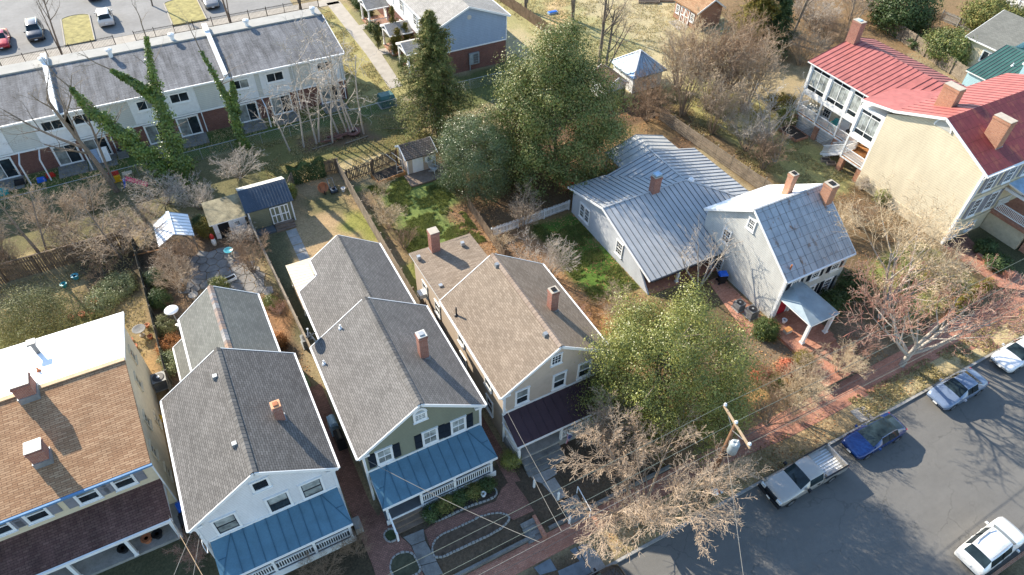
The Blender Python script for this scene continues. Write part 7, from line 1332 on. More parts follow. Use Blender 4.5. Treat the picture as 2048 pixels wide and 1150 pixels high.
def evergreen(name, label, cat, x, y, h, rad, cz, n, cr, per, leaf, mat, seed, trunk=TRUNK, hollow=.5, aspect=.5, z=GZ, up=-.5, noise=.25, stems=1, limbs=14, cone=0):
    rs = np.random.RandomState(seed); rr = random.Random(seed); t = thing(name, label, cat, (x,y,z)); P, N, C = clumps(rs, (0,0,cz), rad, n, cr, per, hollow, up, noise=noise, cone=cone)
    P[:, 2] = np.maximum(P[:, 2], .05); put('crown', leafmesh('crown', P, N, leaf, LM[mat], rs, aspect), t, local=True)
    segs = []; R0 = max(.05, h*.018)
    for s in range(stems):
        a = 6.28*s/stems; b = Vector((math.cos(a)*.15*(stems > 1), math.sin(a)*.15*(stems > 1), -.1)); top = Vector((math.cos(a)*rad[0]*.3*(stems > 1), math.sin(a)*rad[1]*.3*(stems > 1), h*.8)); p = b
        for i in range(8): q = b.lerp(top, (i+1)/8)+Vector((rr.gauss(0,.04*h/8), rr.gauss(0,.04*h/8), 0)); segs.append((*p, *q, R0*(1-i/9), R0*(1-(i+1)/9))); p = q
    for i in range(limbs): c = Vector(C[rr.randrange(len(C))]); b = Vector((0,0,max(.2, min(h*.75, c.z-c.xy.length*.6)))); m = b.lerp(c, .5)+Vector((0,0,.1)); segs += [(*b, *m, R0*.4, R0*.25), (*m, *c, R0*.25, .015)]
    put('trunk', segmesh('trunk', segs, [trunk, trunk]), t, local=True); return t
evergreen('magnolia_tree', 'tall glossy leaved magnolia standing behind the low grey house', 'tree', 30.5, 47.2, 14, (6.1,5.4,8.0), 6.2, 340, .66, 345, .185, 'magnolia', 11, aspect=.5, hollow=.62, up=-.75, noise=.25, limbs=40, cone=.52)
evergreen('holly_tree', 'dense silvery green holly beside the magnolia and little tan shed', 'tree', 22.4, 47.9, 8, (3.3,3.0,4.3), 3.9, 220, .46, 300, .105, 'holly', 12, hollow=.6, up=-.8, noise=.14)
evergreen('holly_tree', 'broad yellow green holly filling the yard beside the plum porch house', 'tree', 22.5, 19.3, 10.6, (4.6,4.4,5.2), 4.7, 350, .52, 335, .122, 'yellow', 13, hollow=.66, up=-.7, noise=.28, stems=4, limbs=50)
def conifer(name, label, x, y, h, r, n, leaf, mat, seed, per=60, narrow=False, z=GZ, mix=None):
    rs = np.random.RandomState(seed); t = thing(name, label, 'tree', (x,y,z)); f = rs.rand(n)**.85; zz = .06+f*.94; ang = rs.rand(n)*6.283; rad = r*(1-zz)**(.75 if not narrow else .55)*(.55+.6*rs.rand(n))*(1+.3*np.sin(ang*3+zz*9))
    segs = []; Ps, Ns = [], []
    for i in range(n):
        b = np.array([0,0,zz[i]*h]); e = np.array([np.cos(ang[i])*rad[i], np.sin(ang[i])*rad[i], zz[i]*h+rad[i]*(-.12 if not narrow else 1.2)+rs.uniform(-.2,.4)]); e[2] = min(e[2], h)
        segs.append((*b, *e, .04*(1-zz[i])+.012, .008)); u = rs.rand(per)**.6; p = b+(e-b)*u[:, None]+rs.normal(size=(per,3))*np.array([.2,.2,.16])*(.35+.65*(1-zz[i]))*(r/3.2)**.5; Ps.append(p); Ns.append(rs.normal(size=(per,3))*.6+np.array([np.cos(ang[i])*.4, np.sin(ang[i])*.4, .9]))
    P = np.concatenate(Ps); P[:, 2] = np.maximum(P[:, 2], .05); put('crown', leafmesh('crown', P, np.concatenate(Ns), leaf, LM[mat], rs, .32, .1, .15), t, local=True)
    for i in range(10): segs.append((0,0,h*i/10-.1,0,0,h*(i+1)/10-.1,h*.016*(1-i/10.5),h*.016*(1-(i+1)/10.5)))
    put('trunk', segmesh('trunk', segs, [TRUNK, TRUNK]), t, local=True); return t
conifer('cedar_tree', 'tall dark cedar in front of the grey gabled block', 22.9, 58.6, 13.2, 5.3, 520, .26, 'cedar', 21, 105)
for i, (px, py_, h) in enumerate(((757,100,3.2),(792,95,5.2),(800,110,3.4),(815,102,3.6),(790,112,2.6))): p = W(px, py_); conifer('arborvitae', 'narrow golden green arborvitae by the white entry porch', p.x, p.y, h, .75, 70, .2, 'gold' if i != 0 else 'cedar', 30+i, 45, True)['group'] = 'arborvitae row at the porches'
conifer('evergreen_tree', 'rounded gold and green evergreen near the brick shed', 66.2, 58.6, 9.5, 4.2, 260, .32, 'gold', 41, 95); conifer('evergreen_tree', 'dark green half of the evergreen pair near the bare tangle', 68.6, 57.2, 8.0, 3.4, 200, .3, 'dkever', 42, 90)
def bush(label, x, y, h, r, mat, leaf=.09, n=70, per=70, seed=0, cr=.16, z=GZ, group=None, name='shrub', flat=1, hollow=.6, trunk=TRUNK, ry=None):
    o = evergreen(name, label, 'shrub', x, y, h, (r, ry or r, h*.55), h*.48, n, cr, per, leaf, mat, seed, trunk, hollow, .55, z, -.85, .1, 3, 8)
    if group: o['group'] = group
    return o
pw = lambda a, b, z=GZ: tuple(W(a, b, z))[:2]
bush('round dark boxwood at the bone clapboard house corner', *pw(1528,668), 1.5, 1.0, 'box', .09, 110, 90, 51); bush('round golden boxwood below the brick entry steps', *pw(1605,727), 1.1, .7, 'gold', .08, 80, 80, 52); bush('red leaved shrub beside the golden boxwood', *pw(1570,742), .9, .65, 'red', .12, 50, 45, 53); bush('second red leaved shrub near the leaf litter', *pw(1518,755), .9, .75, 'red', .12, 55, 45, 54); bush('small lime green shrub between the red leaved shrubs', *pw(1548,768), .7, .6, 'yellow', .1, 45, 60, 55)
bush('dark evergreen shrub under the entry porch roof edge', 39.6, 20.6, 1.5, .9, 'dkever', .12, 70, 70, 56); bush('dark evergreen shrub before the rusty roofed house windows', 41.3, 20.9, 1.8, 1.1, 'dkever', .12, 90, 70, 57); bush('tall dark evergreen shrub at the far corner of the rusty roofed house', 43.7, 21.3, 2.6, 1.3, 'dkever', .13, 110, 70, 58)
bush('yellow green shrub at the plum porch corner', 11.5, 20.4, 1.1, .55, 'yellow', .09, 60, 60, 59)
for i, (px, py_, m) in enumerate(((864,1030,'dkever'),(890,1013,'cedar'),(918,998,'dkever'),(945,986,'cedar'),(972,972,'dkever'))): bush('small rounded shrub in the stone edged bed below the porch railing', *pw(px, py_), .75, .5, m, .09, 40, 60, 60+i, group='shrubs below the sage porch')
bush('loose pale green shrub beside the white membrane roof', -15.0, 46.6, 3.8, 3.1, 'loose', .1, 420, 60, 71, cr=.4, hollow=.25); bush('straw coloured dry perennial clump before the loose green shrub', -10.9, 47.6, 1.3, 1.2, 'vari', .1, 70, 60, 73, cr=.25); bush('sprawling grey green groundcover patch near the mossy fence', -9.6, 49.3, .7, 1.6, 'vari', .1, 120, 60, 74, cr=.2); bush('olive shrub at the white membrane roof edge', -19.5, 40.6, 2.0, 1.6, 'loose', .11, 120, 50, 72, cr=.3, hollow=.3)
for i, (px, py_, h, r, m, l) in enumerate(((352,740,1.6,.9,'vari','pale variegated shrub beside the lean-to roof'),(335,665,1.3,.8,'loose','small olive shrub along the mossy fence'),(325,610,1.5,.8,'dkever','dark green shrub along the mossy fence'),(318,570,1.5,.7,'holly','grey green shrub along the mossy fence'),(346,700,1.2,.9,'rust','russet shrub between mossy fence and lean-to'),(440,578,1.0,.7,'yellow','bright green shrub behind the grey green ridge'),(543,610,.8,.5,'yellow','bright green shrub by the board fence foot'),(585,395,1.5,.35,'yellow','narrow yellow green shrub beside the green shed'),(418,470,1.6,.8,'gold','golden shrub beside the potting shed'),(405,455,1.2,.7,'dkever','dark shrub beside the white ribbed pavilion'),(855,100,1.4,1.2,'box','clipped green bush beside the garden walk'),(560,690,1.0,.6,'rust','russet grass clump beside the grey green roof'),(812,140,1.3,1.0,'box','clipped green bush at the foot of the cedar'),(1245,345,.0,.0,'','') )):
    if h: bush(l, *pw(px, py_), h, r, m, .1, 70, 60, 80+i)
for i, (px, py_) in enumerate(((735,30),(720,15),(748,60),(712,2))): bush('low green foundation shrub along the entry porches', *pw(px, py_), 1.1, 1.0, 'box', .12, 60, 60, 95+i, group='porch foundation shrubs')
bush('glossy round evergreen bush between board fence and mossy roof', *pw(1893,118), 3.4, 3.3, 'magnolia', .22, 200, 80, 101, cr=.4); bush('dark evergreen mass beyond the mossy roof', *pw(1985,62), 3.5, 4.2, 'cedar', .25, 230, 80, 102, cr=.5); bush('second dark evergreen mass in the far corner', *pw(2035,95), 3.0, 3.2, 'cedar', .25, 150, 80, 103, cr=.5); bush('dark broadleaf tree behind the red roof chimney', *pw(1790,55), 5.5, 4.0, 'dkever', .25, 260, 80, 104, cr=.55); bush('low dark shrub beside the board fence and walk', *pw(1840,95), 1.4, 1.8, 'dkever', .18, 80, 60, 105); bush('yellow green bush by the cream house porch foot', *pw(1572,245), 1.8, 1.2, 'yellow', .14, 80, 60, 106); bush('dense ivy clump at the foot of the evergreen pair', *pw(1560,215), 1.6, 1.6, 'gold', .14, 90, 60, 107); bush('bright shrub against the cream clapboard wall', *pw(1760,405), 1.4, .7, 'yellow', .1, 60, 60, 108); bush('dark hedge plants beside the cream house path', *pw(1990,535), 1.1, 1.0, 'dkever', .12, 80, 60, 109); bush('rounded dark hedge below the cream house stairs', *pw(1965,505), 1.2, .8, 'dkever', .12, 70, 60, 110)
bush('yellow green rose bush by the tan shed lawn edge', *pw(905,370), 1.2, 1.2, 'holly', .12, 60, 50, 111)
def hedge(label, a, b, w, h, mat, seed, n=9000, leaf=.1, z=GZ, name='clipped_hedge'):
    rs = np.random.RandomState(seed); a, b = np.array(a), np.array(b); L = np.linalg.norm(b-a); d = (b-a)/L; nn = np.array([-d[1], d[0]]); t = thing(name, label, 'hedge', (*a, z)); u = rs.rand(n)*L; v = (rs.rand(n)-.5)*w; zz = rs.rand(n)*h; k_ = rs.randint(0, 3, n)
    v = np.where(k_ == 0, np.sign(v)*w/2, v)+rs.normal(size=n)*.06; zz = np.where(k_ == 1, h, zz)*(1+.12*np.sin(u*4+seed))+rs.normal(size=n)*.05
    P = np.column_stack([d[0]*u+nn[0]*v, d[1]*u+nn[1]*v, np.maximum(zz, .03)]); N = rs.normal(size=(n,3))*.6+np.column_stack([nn[0]*np.sign(v), nn[1]*np.sign(v), np.full(n, .7)]); put('foliage', leafmesh('foliage', P, N, leaf, LM[mat], rs, .6), t, local=True)
    segs = [(d[0]*x, d[1]*x, -.05, d[0]*x+rs.normal()*.1, d[1]*x+rs.normal()*.1, h*.85, .025, .012) for x in np.linspace(.1, L-.1, max(3, int(L*3)))]; put('stems', segmesh('stems', segs, [TRUNK, TRUNK]), t, local=True)
hedge('dark ivy hedge wall behind the wheelbarrow', (6.7,56.9), (10.2,56.9), .5, 1.9, 'dkever', 121, 9000, .12, name='ivy_hedge'); hedge('clipped golden brown hedge above the low brick wall', pw(1905,622), pw(1982,568), .7, .6, 'gold', 122, 7000); hedge('clipped golden hedge along the far side of the cream house lawn', pw(1838,533), pw(1905,590), .6, .6, 'gold', 123, 6000); hedge('low clipped hedge beside the big bare maple', pw(1790,600), pw(1800,545), .6, .8, 'yellow', 124, 4000)
# ---------------------------------------------------------------- bare trees
def bare(name, label, loc, specs, twig='tan', trunk=None, seed=0, group=None, thr=.035, rmin=.007, cat='tree', extra=None):
    rr = random.Random(seed); t = thing(name, label, cat, loc, 0, group); segs = []
    for (p, d, L, r, P) in specs: grow(segs, Vector(p), Vector(d).normalized(), L, r, 0, P, rr)
    S_ = segs; big = [s for s in segs if s[6] >= thr]; sm = [s for s in segs if s[6] < thr]; trunk = trunk or TRUNK
    if big: put('trunk', segmesh('trunk', big, [trunk, trunk], thr, rmin), t, local=True)
    put('twigs', segmesh('twigs', sm, [BARK[twig], BARK[twig]], thr, rmin), t, local=True); return t, segs
TREE = dict(n=(6,5,4,2,1), k=(7,6,5,4), l=(.62,.55,.5,.48), a=(.75,.8,.8,.8), w=(.06,.12,.16,.2,.25), t=(.05,.06,.04,.02,.0), start=(.35,.25,.2,.15,.1), rr=.55, tap=.4)
def shrubP(k0=(6,5,3), **kw): d = dict(n=(5,4,3,2), k=k0, l=(.5,.5,.5,.5), a=(.5,.6,.7,.8), w=(.08,.14,.2,.25), t=(.05,.03,.02,0), start=(.25,.2,.1,.1), rr=.6, tap=.35, rmin=.006); d.update(kw); return d
def shrubspec(n, h, spread, rr, P, r=.03, base=.25):
    o = []
    for i in range(n): a = rr.uniform(0, 6.283); s = rr.random()**.6*spread; o.append(((math.cos(a)*base*rr.random(), math.sin(a)*base*rr.random(), -.05), (math.cos(a)*s, math.sin(a)*s, h*rr.uniform(.7,1.05)), math.hypot(s, h)*rr.uniform(.7,1.0), r*rr.uniform(.6,1.2), P))
    return o
_bs = {}
def bshrub(label, x, y, h, spread, n, twig='tan', seed=0, k0=(6,5,3), name='bare_shrub', group=None, z=GZ, cat='shrub', **kw):
    # stem and twig shapes are grown once per colour and density, then turned and stretched for each shrub
    dens = k0[0] > 7; tall = h > spread*1.7; key = (twig, dens, tall) if not seed % 2 or twig not in ('tan', 'brown') else (twig, dens, tall, 1)
    if key not in _bs:
        rr = random.Random(seed+500); segs = []
        for (p, d, L, r, P) in shrubspec(20 if dens else 15, 3.0, 1.35 if tall else 2.0, rr, shrubP((7,6,4) if dens else (6,5,3), n=(4,3,2,1), rmin=.009), .034): grow(segs, Vector(p), Vector(d).normalized(), L, r, 0, P, rr)
        tm = TRUNK_T if twig in ('tan', 'gold') else TRUNK; big = [s for s in segs if s[6] >= .026]; sm = [s for s in segs if s[6] < .026]
        _bs[key] = (segmesh('stems', big, [tm, tm], .026, .01), segmesh('twigs', sm, [BARK[twig]]*2, .035, .0072))
    t = thing(name, label, cat, (x,y,z), 0, group); rr = random.Random(seed); w = 1.35 if tall else 2.0; h *= .82; spread *= .88
    M = Matrix.Rotation(rr.uniform(0, 6.28), 4, 'Z') @ Matrix.Diagonal((spread/w*rr.uniform(.92,1.08), spread/w*rr.uniform(.92,1.08), h/3.0, 1))
    put('stems', _bs[key][0], t, M, local=True); put('twigs', _bs[key][1], t, M, local=True); return t
# big leaning bare tree at upper left
bt = dict(TREE); bt.update(n=(9,6,4,2,1), k=(6,5,4,3), start=(.4,.2,.2,.15,.1), l=(.5,.5,.5,.5), t=(.03,.05,.04,.02,0), a=(.7,.75,.8,.8), w=(.035,.09,.14,.2,.25))
bare('bare_tree', 'large bare tree leaning over the apartment roof', (-8.2,63.3,GZ), [((0,0,-.2),(-.16,.0,1),10.5,.27,bt),((.1,.1,1.0),(-.02,.25,1),8.0,.15,bt),((-.7,0,5.0),(-.9,.25,.62),6.5,.13,bt)], 'grey', TRUNK, 201)
# ivy clad trunks
def ivytree(label, base, pts, radii, seed, n, bare_tops=True, group=None, side=()):
    rs = np.random.RandomState(seed); t = thing('ivy_tree', label, 'tree', (*base, GZ)); segs = []; Ps = []; Ns = []
    lines = [(pts, radii)]+list(side)
    for pl, rd in lines:
        pl = [np.array(p, float) for p in pl]; L = [np.linalg.norm(b-a) for a, b in zip(pl, pl[1:])]; T = sum(L); wts = [l*(r0+r1) for l, r0, r1 in zip(L, rd, rd[1:])]; sw = sum(wts)
        for (a, b), r0, r1, w in zip(zip(pl, pl[1:]), rd, rd[1:], wts):
            segs.append((*a, *b, max(.04, r0*.3), max(.03, r1*.3))); m = int(n*w/sw/len(lines)*(1 if len(lines) == 1 else 1.4)); u = rs.rand(m)[:, None]; an = rs.rand(m)*6.283; d = (b-a)/np.linalg.norm(b-a); e1 = np.cross(d, [0,1,0.1]); e1 /= np.linalg.norm(e1); e2 = np.cross(d, e1)
            o = e1*np.cos(an)[:, None]+e2*np.sin(an)[:, None]; bl = 1+.4*np.sin(u[:, 0]*7+an*2+seed)+.25*np.sin(u[:, 0]*19+an*3); rad = (r0+(r1-r0)*u[:, 0])*np.clip(bl+.35*rs.normal(size=m)*(rs.rand(m) < .25), .35, 2)*(.45+.65*rs.rand(m)); Ps.append(a+(b-a)*u+o*rad[:, None]+np.array([0,0,-.08])*rs.rand(m)[:, None]); Ns.append(o+np.array([0,0,.5])+rs.normal(size=(m,3))*.4)
    P = np.concatenate(Ps); P[:, 2] = np.maximum(P[:, 2], .05); put('ivy', leafmesh('ivy', P, np.concatenate(Ns), .2, LM['ivy'], rs, .8), t, local=True)
    rr = random.Random(seed); P_ = dict(TREE); P_.update(k=(4,4,3,2)); 
    for pl, rd in lines:
        a, b = Vector(pl[-2]), Vector(pl[-1]); grow(segs, b, (b-a).normalized(), 3.0, .06, 1, P_, rr)
        for q_ in pl[2:-1]:
            for s_ in (0, 1): an_ = rr.uniform(0, 6.28); grow(segs, Vector(q_), Vector((math.cos(an_), math.sin(an_)*.6, .5)).normalized(), rr.uniform(1.6,3.0), .045, 2, P_, rr)
    put('trunk', segmesh('trunk', segs, [TRUNK, BARK['grey']]), t, local=True)
ivytree('tall ivy covered trunk standing upright before the apartments', (-2.2,62.6), [(0,0,-.1),(.1,0,2.5),(.2,.1,5),(.35,.2,8),(.7,.2,11),(1.3,.2,14)], [1.15,.85,.72,.55,.32,.1], 211, 12000, side=[([(.5,.2,8.2),(-.9,.4,10.2),(-2.2,.6,11.6)], [.45,.3,.1])])
ivytree('ivy covered trunk leaning steeply beside the upright one', (-3.2,62.9), [(0,0,-.1),(-.8,0,2.2),(-1.8,-.1,4.5),(-3.0,-.3,7),(-4.0,-.4,9),(-4.6,-.5,11.2)], [1.0,.8,.72,.62,.45,.12], 212, 11000)
ivytree('slender forked ivy trunk beside the sapling row', (4.2,64.6), [(0,0,-.1),(-.1,0,2.5),(-.15,.1,5),(-.5,.1,7.5),(-1.2,.2,11)], [.55,.42,.36,.24,.08], 213, 5500, side=[([(-.1,.1,4),(.35,.1,6),(.6,.2,7.5)], [.4,.28,.1])])
# sapling row
sap = dict(n=(8,6,3,1), k=(7,5,3), l=(.46,.5,.5), a=(.95,.75,.8), w=(.035,.16,.2,.25), t=(.03,.04,.03,0), start=(.3,.2,.15,.1), rr=.6, tap=.35, rmin=.014)
for i, (x, y, h) in enumerate(((8.2,62.7,6.5),(9.65,62.7,7.5),(11.0,62.7,10),(11.3,62.9,8.5),(12.5,62.1,9),(14.4,63,11),(14.8,62.8,11.5),(15.15,62.9,10),(16.0,62.3,10.5),(13.6,63.6,8))): bare('bare_sapling', 'slender pale bare sapling in the row along the chain link fence', (x,y,GZ), [((0,0,-.1),(rnd.uniform(-.2,.16),rnd.uniform(-.1,.1),1),h*.92,.11,sap)], 'pale', TRUNK_P, 220+i, 'bare saplings by the chain link fence', rmin=.016)
# street tree in front, dense spurs
gk = dict(n=(7,7,4,2), k=(9,14,9), l=(.70,.40,.42), a=(.85,.7,.75), w=(.04,.05,.08,.1), t=(.03,.01,.02,0), start=(.25,.12,.1,.1), rr=.5, tap=.3, rmin=.011)
bare('bare_street_tree', 'bare street tree with dense pale twigs on the verge before the plum porch', (16.6,13.2,.12), [((0,0,-.1),(.02,.05,1),4.8,.19,gk),((0,.1,1.3),(-.3,.75,1),5.2,.14,gk),((.1,0,1.5),(.9,-.25,.75),5.6,.14,gk),((0,0,1.4),(-.85,-.1,.9),5.0,.13,gk),((0,0,1.4),(.15,-.75,.85),5.0,.12,gk),((0,0,1.6),(.7,.4,.9),4.8,.12,gk),((0,0,1.5),(-.5,-.55,.9),4.6,.11,gk),((0,0,1.5),(.75,-.6,.7),4.8,.11,gk)], 'rose', TRUNK_T, 231, rmin=.011)
bare('bare_street_tree', 'smaller bare tree with pale spurs reaching over the plum porch roof', (17.5,17.3,.6), [((0,0,-.1),(-.08,.12,1),3.9,.13,gk),((0,0,1.0),(-.45,.3,1),3.6,.09,gk),((0,0,1.0),(.3,-.3,1),3.4,.09,gk),((0,0,1.0),(.3,.4,1),3.2,.08,gk),((0,0,1.2),(-.3,-.5,1),3.2,.08,gk)], 'rose', TRUNK_T, 232, rmin=.011)
# maples at right
mp = dict(n=(6,6,4,2,1), k=(7,7,6,3), l=(.85,.55,.5,.45), a=(.65,.7,.75,.8), w=(.05,.08,.1,.13,.15), t=(.06,.06,.04,.03,0), start=(.35,.25,.2,.15,.1), rr=.55, tap=.38, rmin=.010)
bare('bare_maple', 'spreading bare maple with golden twigs between the rusty roof and cream wall', (44.2,18.4,GZ), [((0,0,-.1),(.1,.1,1),5.8,.24,mp),((0,0,1.2),(-.5,.35,1),5.8,.16,mp),((0,0,1.3),(.5,.4,1),5.6,.16,mp),((0,0,1.3),(-.2,-.5,1),5.0,.14,mp)], 'gold', TRUNK_P, 241, rmin=.013)
bare('bare_maple', 'bare maple with reddish tips arching over the parked grey sedan', (42.2,14.3,.12), [((0,0,-.1),(.0,-.05,1),5.2,.24,mp),((0,0,1.2),(-.8,.2,.75),5.6,.17,mp),((0,0,1.4),(.35,-.6,.75),5.8,.16,mp),((0,0,1.3),(.8,-.15,.7),5.2,.15,mp),((0,0,1.3),(-.3,.7,.8),4.6,.13,mp)], 'red', TRUNK_P, 242, rmin=.014)
# crape myrtle and bare shrubs between the houses
cm = dict(n=(6,5,3,1), k=(6,5,4), l=(.5,.5,.5), a=(.55,.65,.8), w=(.06,.14,.2,.25), t=(.04,.03,.02,0), start=(.35,.2,.15,.1), rr=.55, tap=.35, rmin=.009)
bare('crape_myrtle', 'bare crape myrtle with knobbly pale twigs before the seamed porch roof', (33.2,27.8,GZ), [((.1*i,.1*(i%2),-.1),(-.5+.32*i,.3-.18*i,1),4.6,.09,cm) for i in range(4)], 'pale', TRUNK_P, 251, rmin=.010)
def bsh(*a, **kw): return bshrub(*a, **kw)
bsh('bare silvery shrub on the lawn between tan and grey houses', 22.6, 34.6, 3.2, 2.2, 14, 'pale', 261, (8,6,4)); bsh('bare brownish shrub beside the white picket fence', 23.6, 41.0, 3.2, 1.9, 13, 'tan', 262, (8,6,4)); bsh('tan twiggy shrub mound beside the shingled tan roof edge', 25.3, 27.4, 2.4, 1.9, 16, 'tan', 263, (8,6,4)); bsh('russet dry shrub between the tan house and lawn', 22.3, 29.2, 1.5, 1.2, 12, 'red', 264, (6,5,3)); bsh('dry russet shrub at the lawn corner by the picket fence', 20.6, 39.6, 1.8, 1.3, 12, 'gold', 265, (6,5,3)); bsh('tan arching shrub at the edge of the bright lawn', 12.8, 46.6, 2.0, 1.5, 16, 'gold', 266, (8,6,4)); bsh('low tan shrub along the tall board fence', 12.6, 50.2, 1.6, 1.3, 12, 'tan', 267, (7,5,3)); bsh('small bare pruned shrub on the lawn near the raised bed', 14.2, 51.6, 1.6, 1.1, 5, 'gold', 268, (4,3,2)); bsh('thin bare shrub by the plank fence behind the tan house', 13.1, 43.4, 2.3, 1.0, 8, 'brown', 269, (6,4,3)); bsh('bare twiggy plant beside the garden chair', 20.6, 51.9, 1.5, .9, 8, 'pale', 270, (6,4,3))
# left gardens
bsh('wide tangled bare shrub spilling over the mossy fence', -8.8, 53.6, 2.6, 3.4, 26, 'tan', 271, (9,6,4)); bsh('bare upright shrub behind the grey green ridge', -4.9, 46.8, 3.4, 2.0, 16, 'tan', 272, (9,6,4)); bsh('bare brown shrub in the middle of the flagstone garden', -4.2, 48.9, 2.8, 1.6, 12, 'brown', 273, (8,6,3)); bsh('rounded bare shrub beside the board fence', .7, 46.5, 3.0, 2.0, 18, 'brown', 274, (9,6,4)); bsh('pale bare shrub at the potting shed door', .9, 50.2, 1.7, .9, 12, 'pale', 275, (8,5,3)); bsh('pale bare shrub above the potting shed roof', -1.6, 57.0, 2.4, 1.7, 16, 'pale', 276, (8,6,4)); bsh('tangled bare thicket behind the long back fence', -13.0, 59.5, 3.4, 2.8, 20, 'tan', 277, (9,6,4)); bsh('brown bare thicket at the corner of the long back fence', -18.0, 58.0, 4.2, 2.6, 18, 'tan', 278, (9,6,4)); bsh('brushy bare thicket below the ivy trunks', -4.3, 59.3, 2.4, 2.4, 18, 'pale', 279, (8,6,4)); bsh('bare brush leaning on the middle of the long back fence', -12.2, 55.8, 2.6, 2.2, 18, 'tan', 291, (8,6,4)); bsh('bare brush leaning on the far part of the long back fence', -17.4, 55.6, 2.8, 2.2, 18, 'brown', 292, (8,6,4)); bsh('dry brown brush in the shaded straw yard corner', -10.4, 51.6, 1.4, 1.4, 14, 'brown', 293, (7,5,3)); bsh('low bare brush beside the toy slide', -10.6, 61.3, 2.2, 2.0, 14, 'tan', 280, (8,6,4)); bsh('bare twiggy brush below the slender ivy trunk', 2.6, 60.3, 2.2, 2.2, 14, 'pale', 281, (8,6,4)); bsh('dry brush beside the white ribbed pavilion', -6.6, 56.2, 2.2, 2.2, 16, 'tan', 282, (8,6,4))
t1, _ = bare('bare_tree', 'bare upright tree rising from the long back fence', (-14.6,55.6,GZ), [((0,0,-.1),(-.1,.05,1),6.5,.15,bt),((.3,0,-.1),(.15,.1,1),5.5,.1,bt)], 'grey', TRUNK, 283); bare('bare_tree', 'slim bare tree at the straw yard corner post', (-8.9,53.2,GZ), [((0,0,-.1),(-.25,.15,1),5.2,.10,bt)], 'grey', TRUNK, 284); bare('bare_tree', 'bare tree with pale limbs at the far left of the thicket', (-18.5,60.5,GZ), [((0,0,-.1),(.0,.05,1),7.5,.16,bt),((0,0,.5),(-.3,.1,1),6.0,.1,bt)], 'pale', TRUNK, 285)
bsh('reddish brown bush beside the cream house porch', -7.6, 23.4, 1.9, 1.3, 18, 'red', 286, (9,6,3)); bsh('brown bush below the white porch railing', -1.6, 18.9, 1.4, 1.3, 16, 'brown', 287, (8,5,3)); bsh('taller brown bush at the white porch corner', .5, 19.4, 1.7, 1.0, 14, 'brown', 288, (8,5,3)); bsh('dark bush below the plum porch railing', 16.3, 19.2, .8, .6, 10, 'dark', 289, (6,5,3)); bsh('russet clump at the foot of the board fence', 1.5, 40.6, 1.2, .8, 14, 'red', 290, (7,5,3))
# tangles right of the magnolia
for i, (x, y, h, s, tw, l) in enumerate(((48.9,50.2,6.6,2.8,'tan','tall tan tangle of bare stems beside the hip roofed pavilion'),(46.3,52.6,3.0,2.3,'brown','brown bare tangle before the hip roofed pavilion'),(52.2,49.8,7.0,2.8,'brown','tall brown tangle in the middle of the thicket'),(55.8,47.8,6.2,2.6,'tan','broad tan tangle beside the evergreen pair'),(49.6,45.8,5.2,2.0,'tan','bare shrub rising over the plank fence'),(50.6,41.6,3.2,2.2,'pale','bare shrub along the plank fence near the lawn'),(49.9,38.2,2.4,1.6,'brown','low bare shrub at the end of the plank fence'),(44.6,51.0,2.0,1.8,'brown','low brown tangle beside the tool shed'),(57.6,52.6,5.8,2.6,'brown','bare brown thicket behind the broad tan tangle'),(52.0,54.8,5.8,2.6,'gold','bare golden thicket beyond the pavilion'))): bsh(l, x, y, h*1.3, s*1.12, 15, tw, seed=300+i, k0=(8,6,4))
bare('bare_fruit_tree', 'bare fruit tree with whitish twigs on the lawn by the cream house', (54.6,42.6,GZ), [((.1*i,0,-.1),(-.5+.35*i,.4-.25*i,1),4.6,.1,cm) for i in range(4)], 'white', TRUNK_P, 311, rmin=.011); bare('bare_fruit_tree', 'leaning bare fruit tree beside the lawn shadows', (51.9,38.6,GZ), [((.1*i,0,-.1),(-.6+.35*i,.5-.25*i,1),3.6,.08,cm) for i in range(3)], 'pale', TRUNK_P, 312)
big = dict(bt); big.update(k=(6,5,3,2))
for i, (px, py_, h, r, l) in enumerate(((1195,160,11,.26,'big forked bare tree behind the magnolia crown'),(1205,172,9,.2,'second bare trunk beside the big forked tree'),(1145,40,9,.25,'thick bare trunk at the plank fence'),(1052,20,8,.22,'dark bare trunk at the far end of the plank fence'),(1552,60,9,.26,'bare grey tree behind the evergreen pair'),(1580,85,9,.2,'slim bare tree behind the evergreen pair'),(1690,85,7,.14,'slim bare tree behind the red roof chimney'),(125,112,8,.14,'small bare tree by the iron fence and apartments'),(462,48,8,.16,'bare brown tree beside the iron fence end'),(600,18,6,.18,'short bare trunk at the apartment roof end'),(305,12,8,.12,'thin bare tree on the far car park side'))): p = W(px, py_); bare('bare_tree', l, tuple(p), [((0,0,-.1),(rnd.uniform(-.12,.12),rnd.uniform(-.1,.1),1),h,r,big),((0,0,.8),(rnd.uniform(-.4,.4),rnd.uniform(-.3,.3),1),h*.75,r*.6,big)], 'grey' if i not in (1,8) else 'tan', TRUNK, 320+i)
for i, (px, py_, h, s, tw, l) in enumerate(((1600,130,4.0,3.2,'tan','bare tan tangle behind the red roofed wing'),(1650,95,4.0,3.2,'brown','brown bare tangle at the red roof end'),(1700,40,4.0,3.4,'tan','large bare tangle at the top behind the chimney'),(1625,60,3.6,3.0,'pale','pale bare tangle on the far lawn'),(1850,55,2.0,2.4,'brown','low brown brush beyond the board fence'),(1600,30,3.4,3.0,'tan','far bare tangle above the evergreen pair'),(1745,20,3.5,3.0,'brown','dense bare brush in the far garden'))): p = W(px, py_); bsh(l, p.x, p.y, h, s, 18, tw, seed=340+i, k0=(9,7,4))
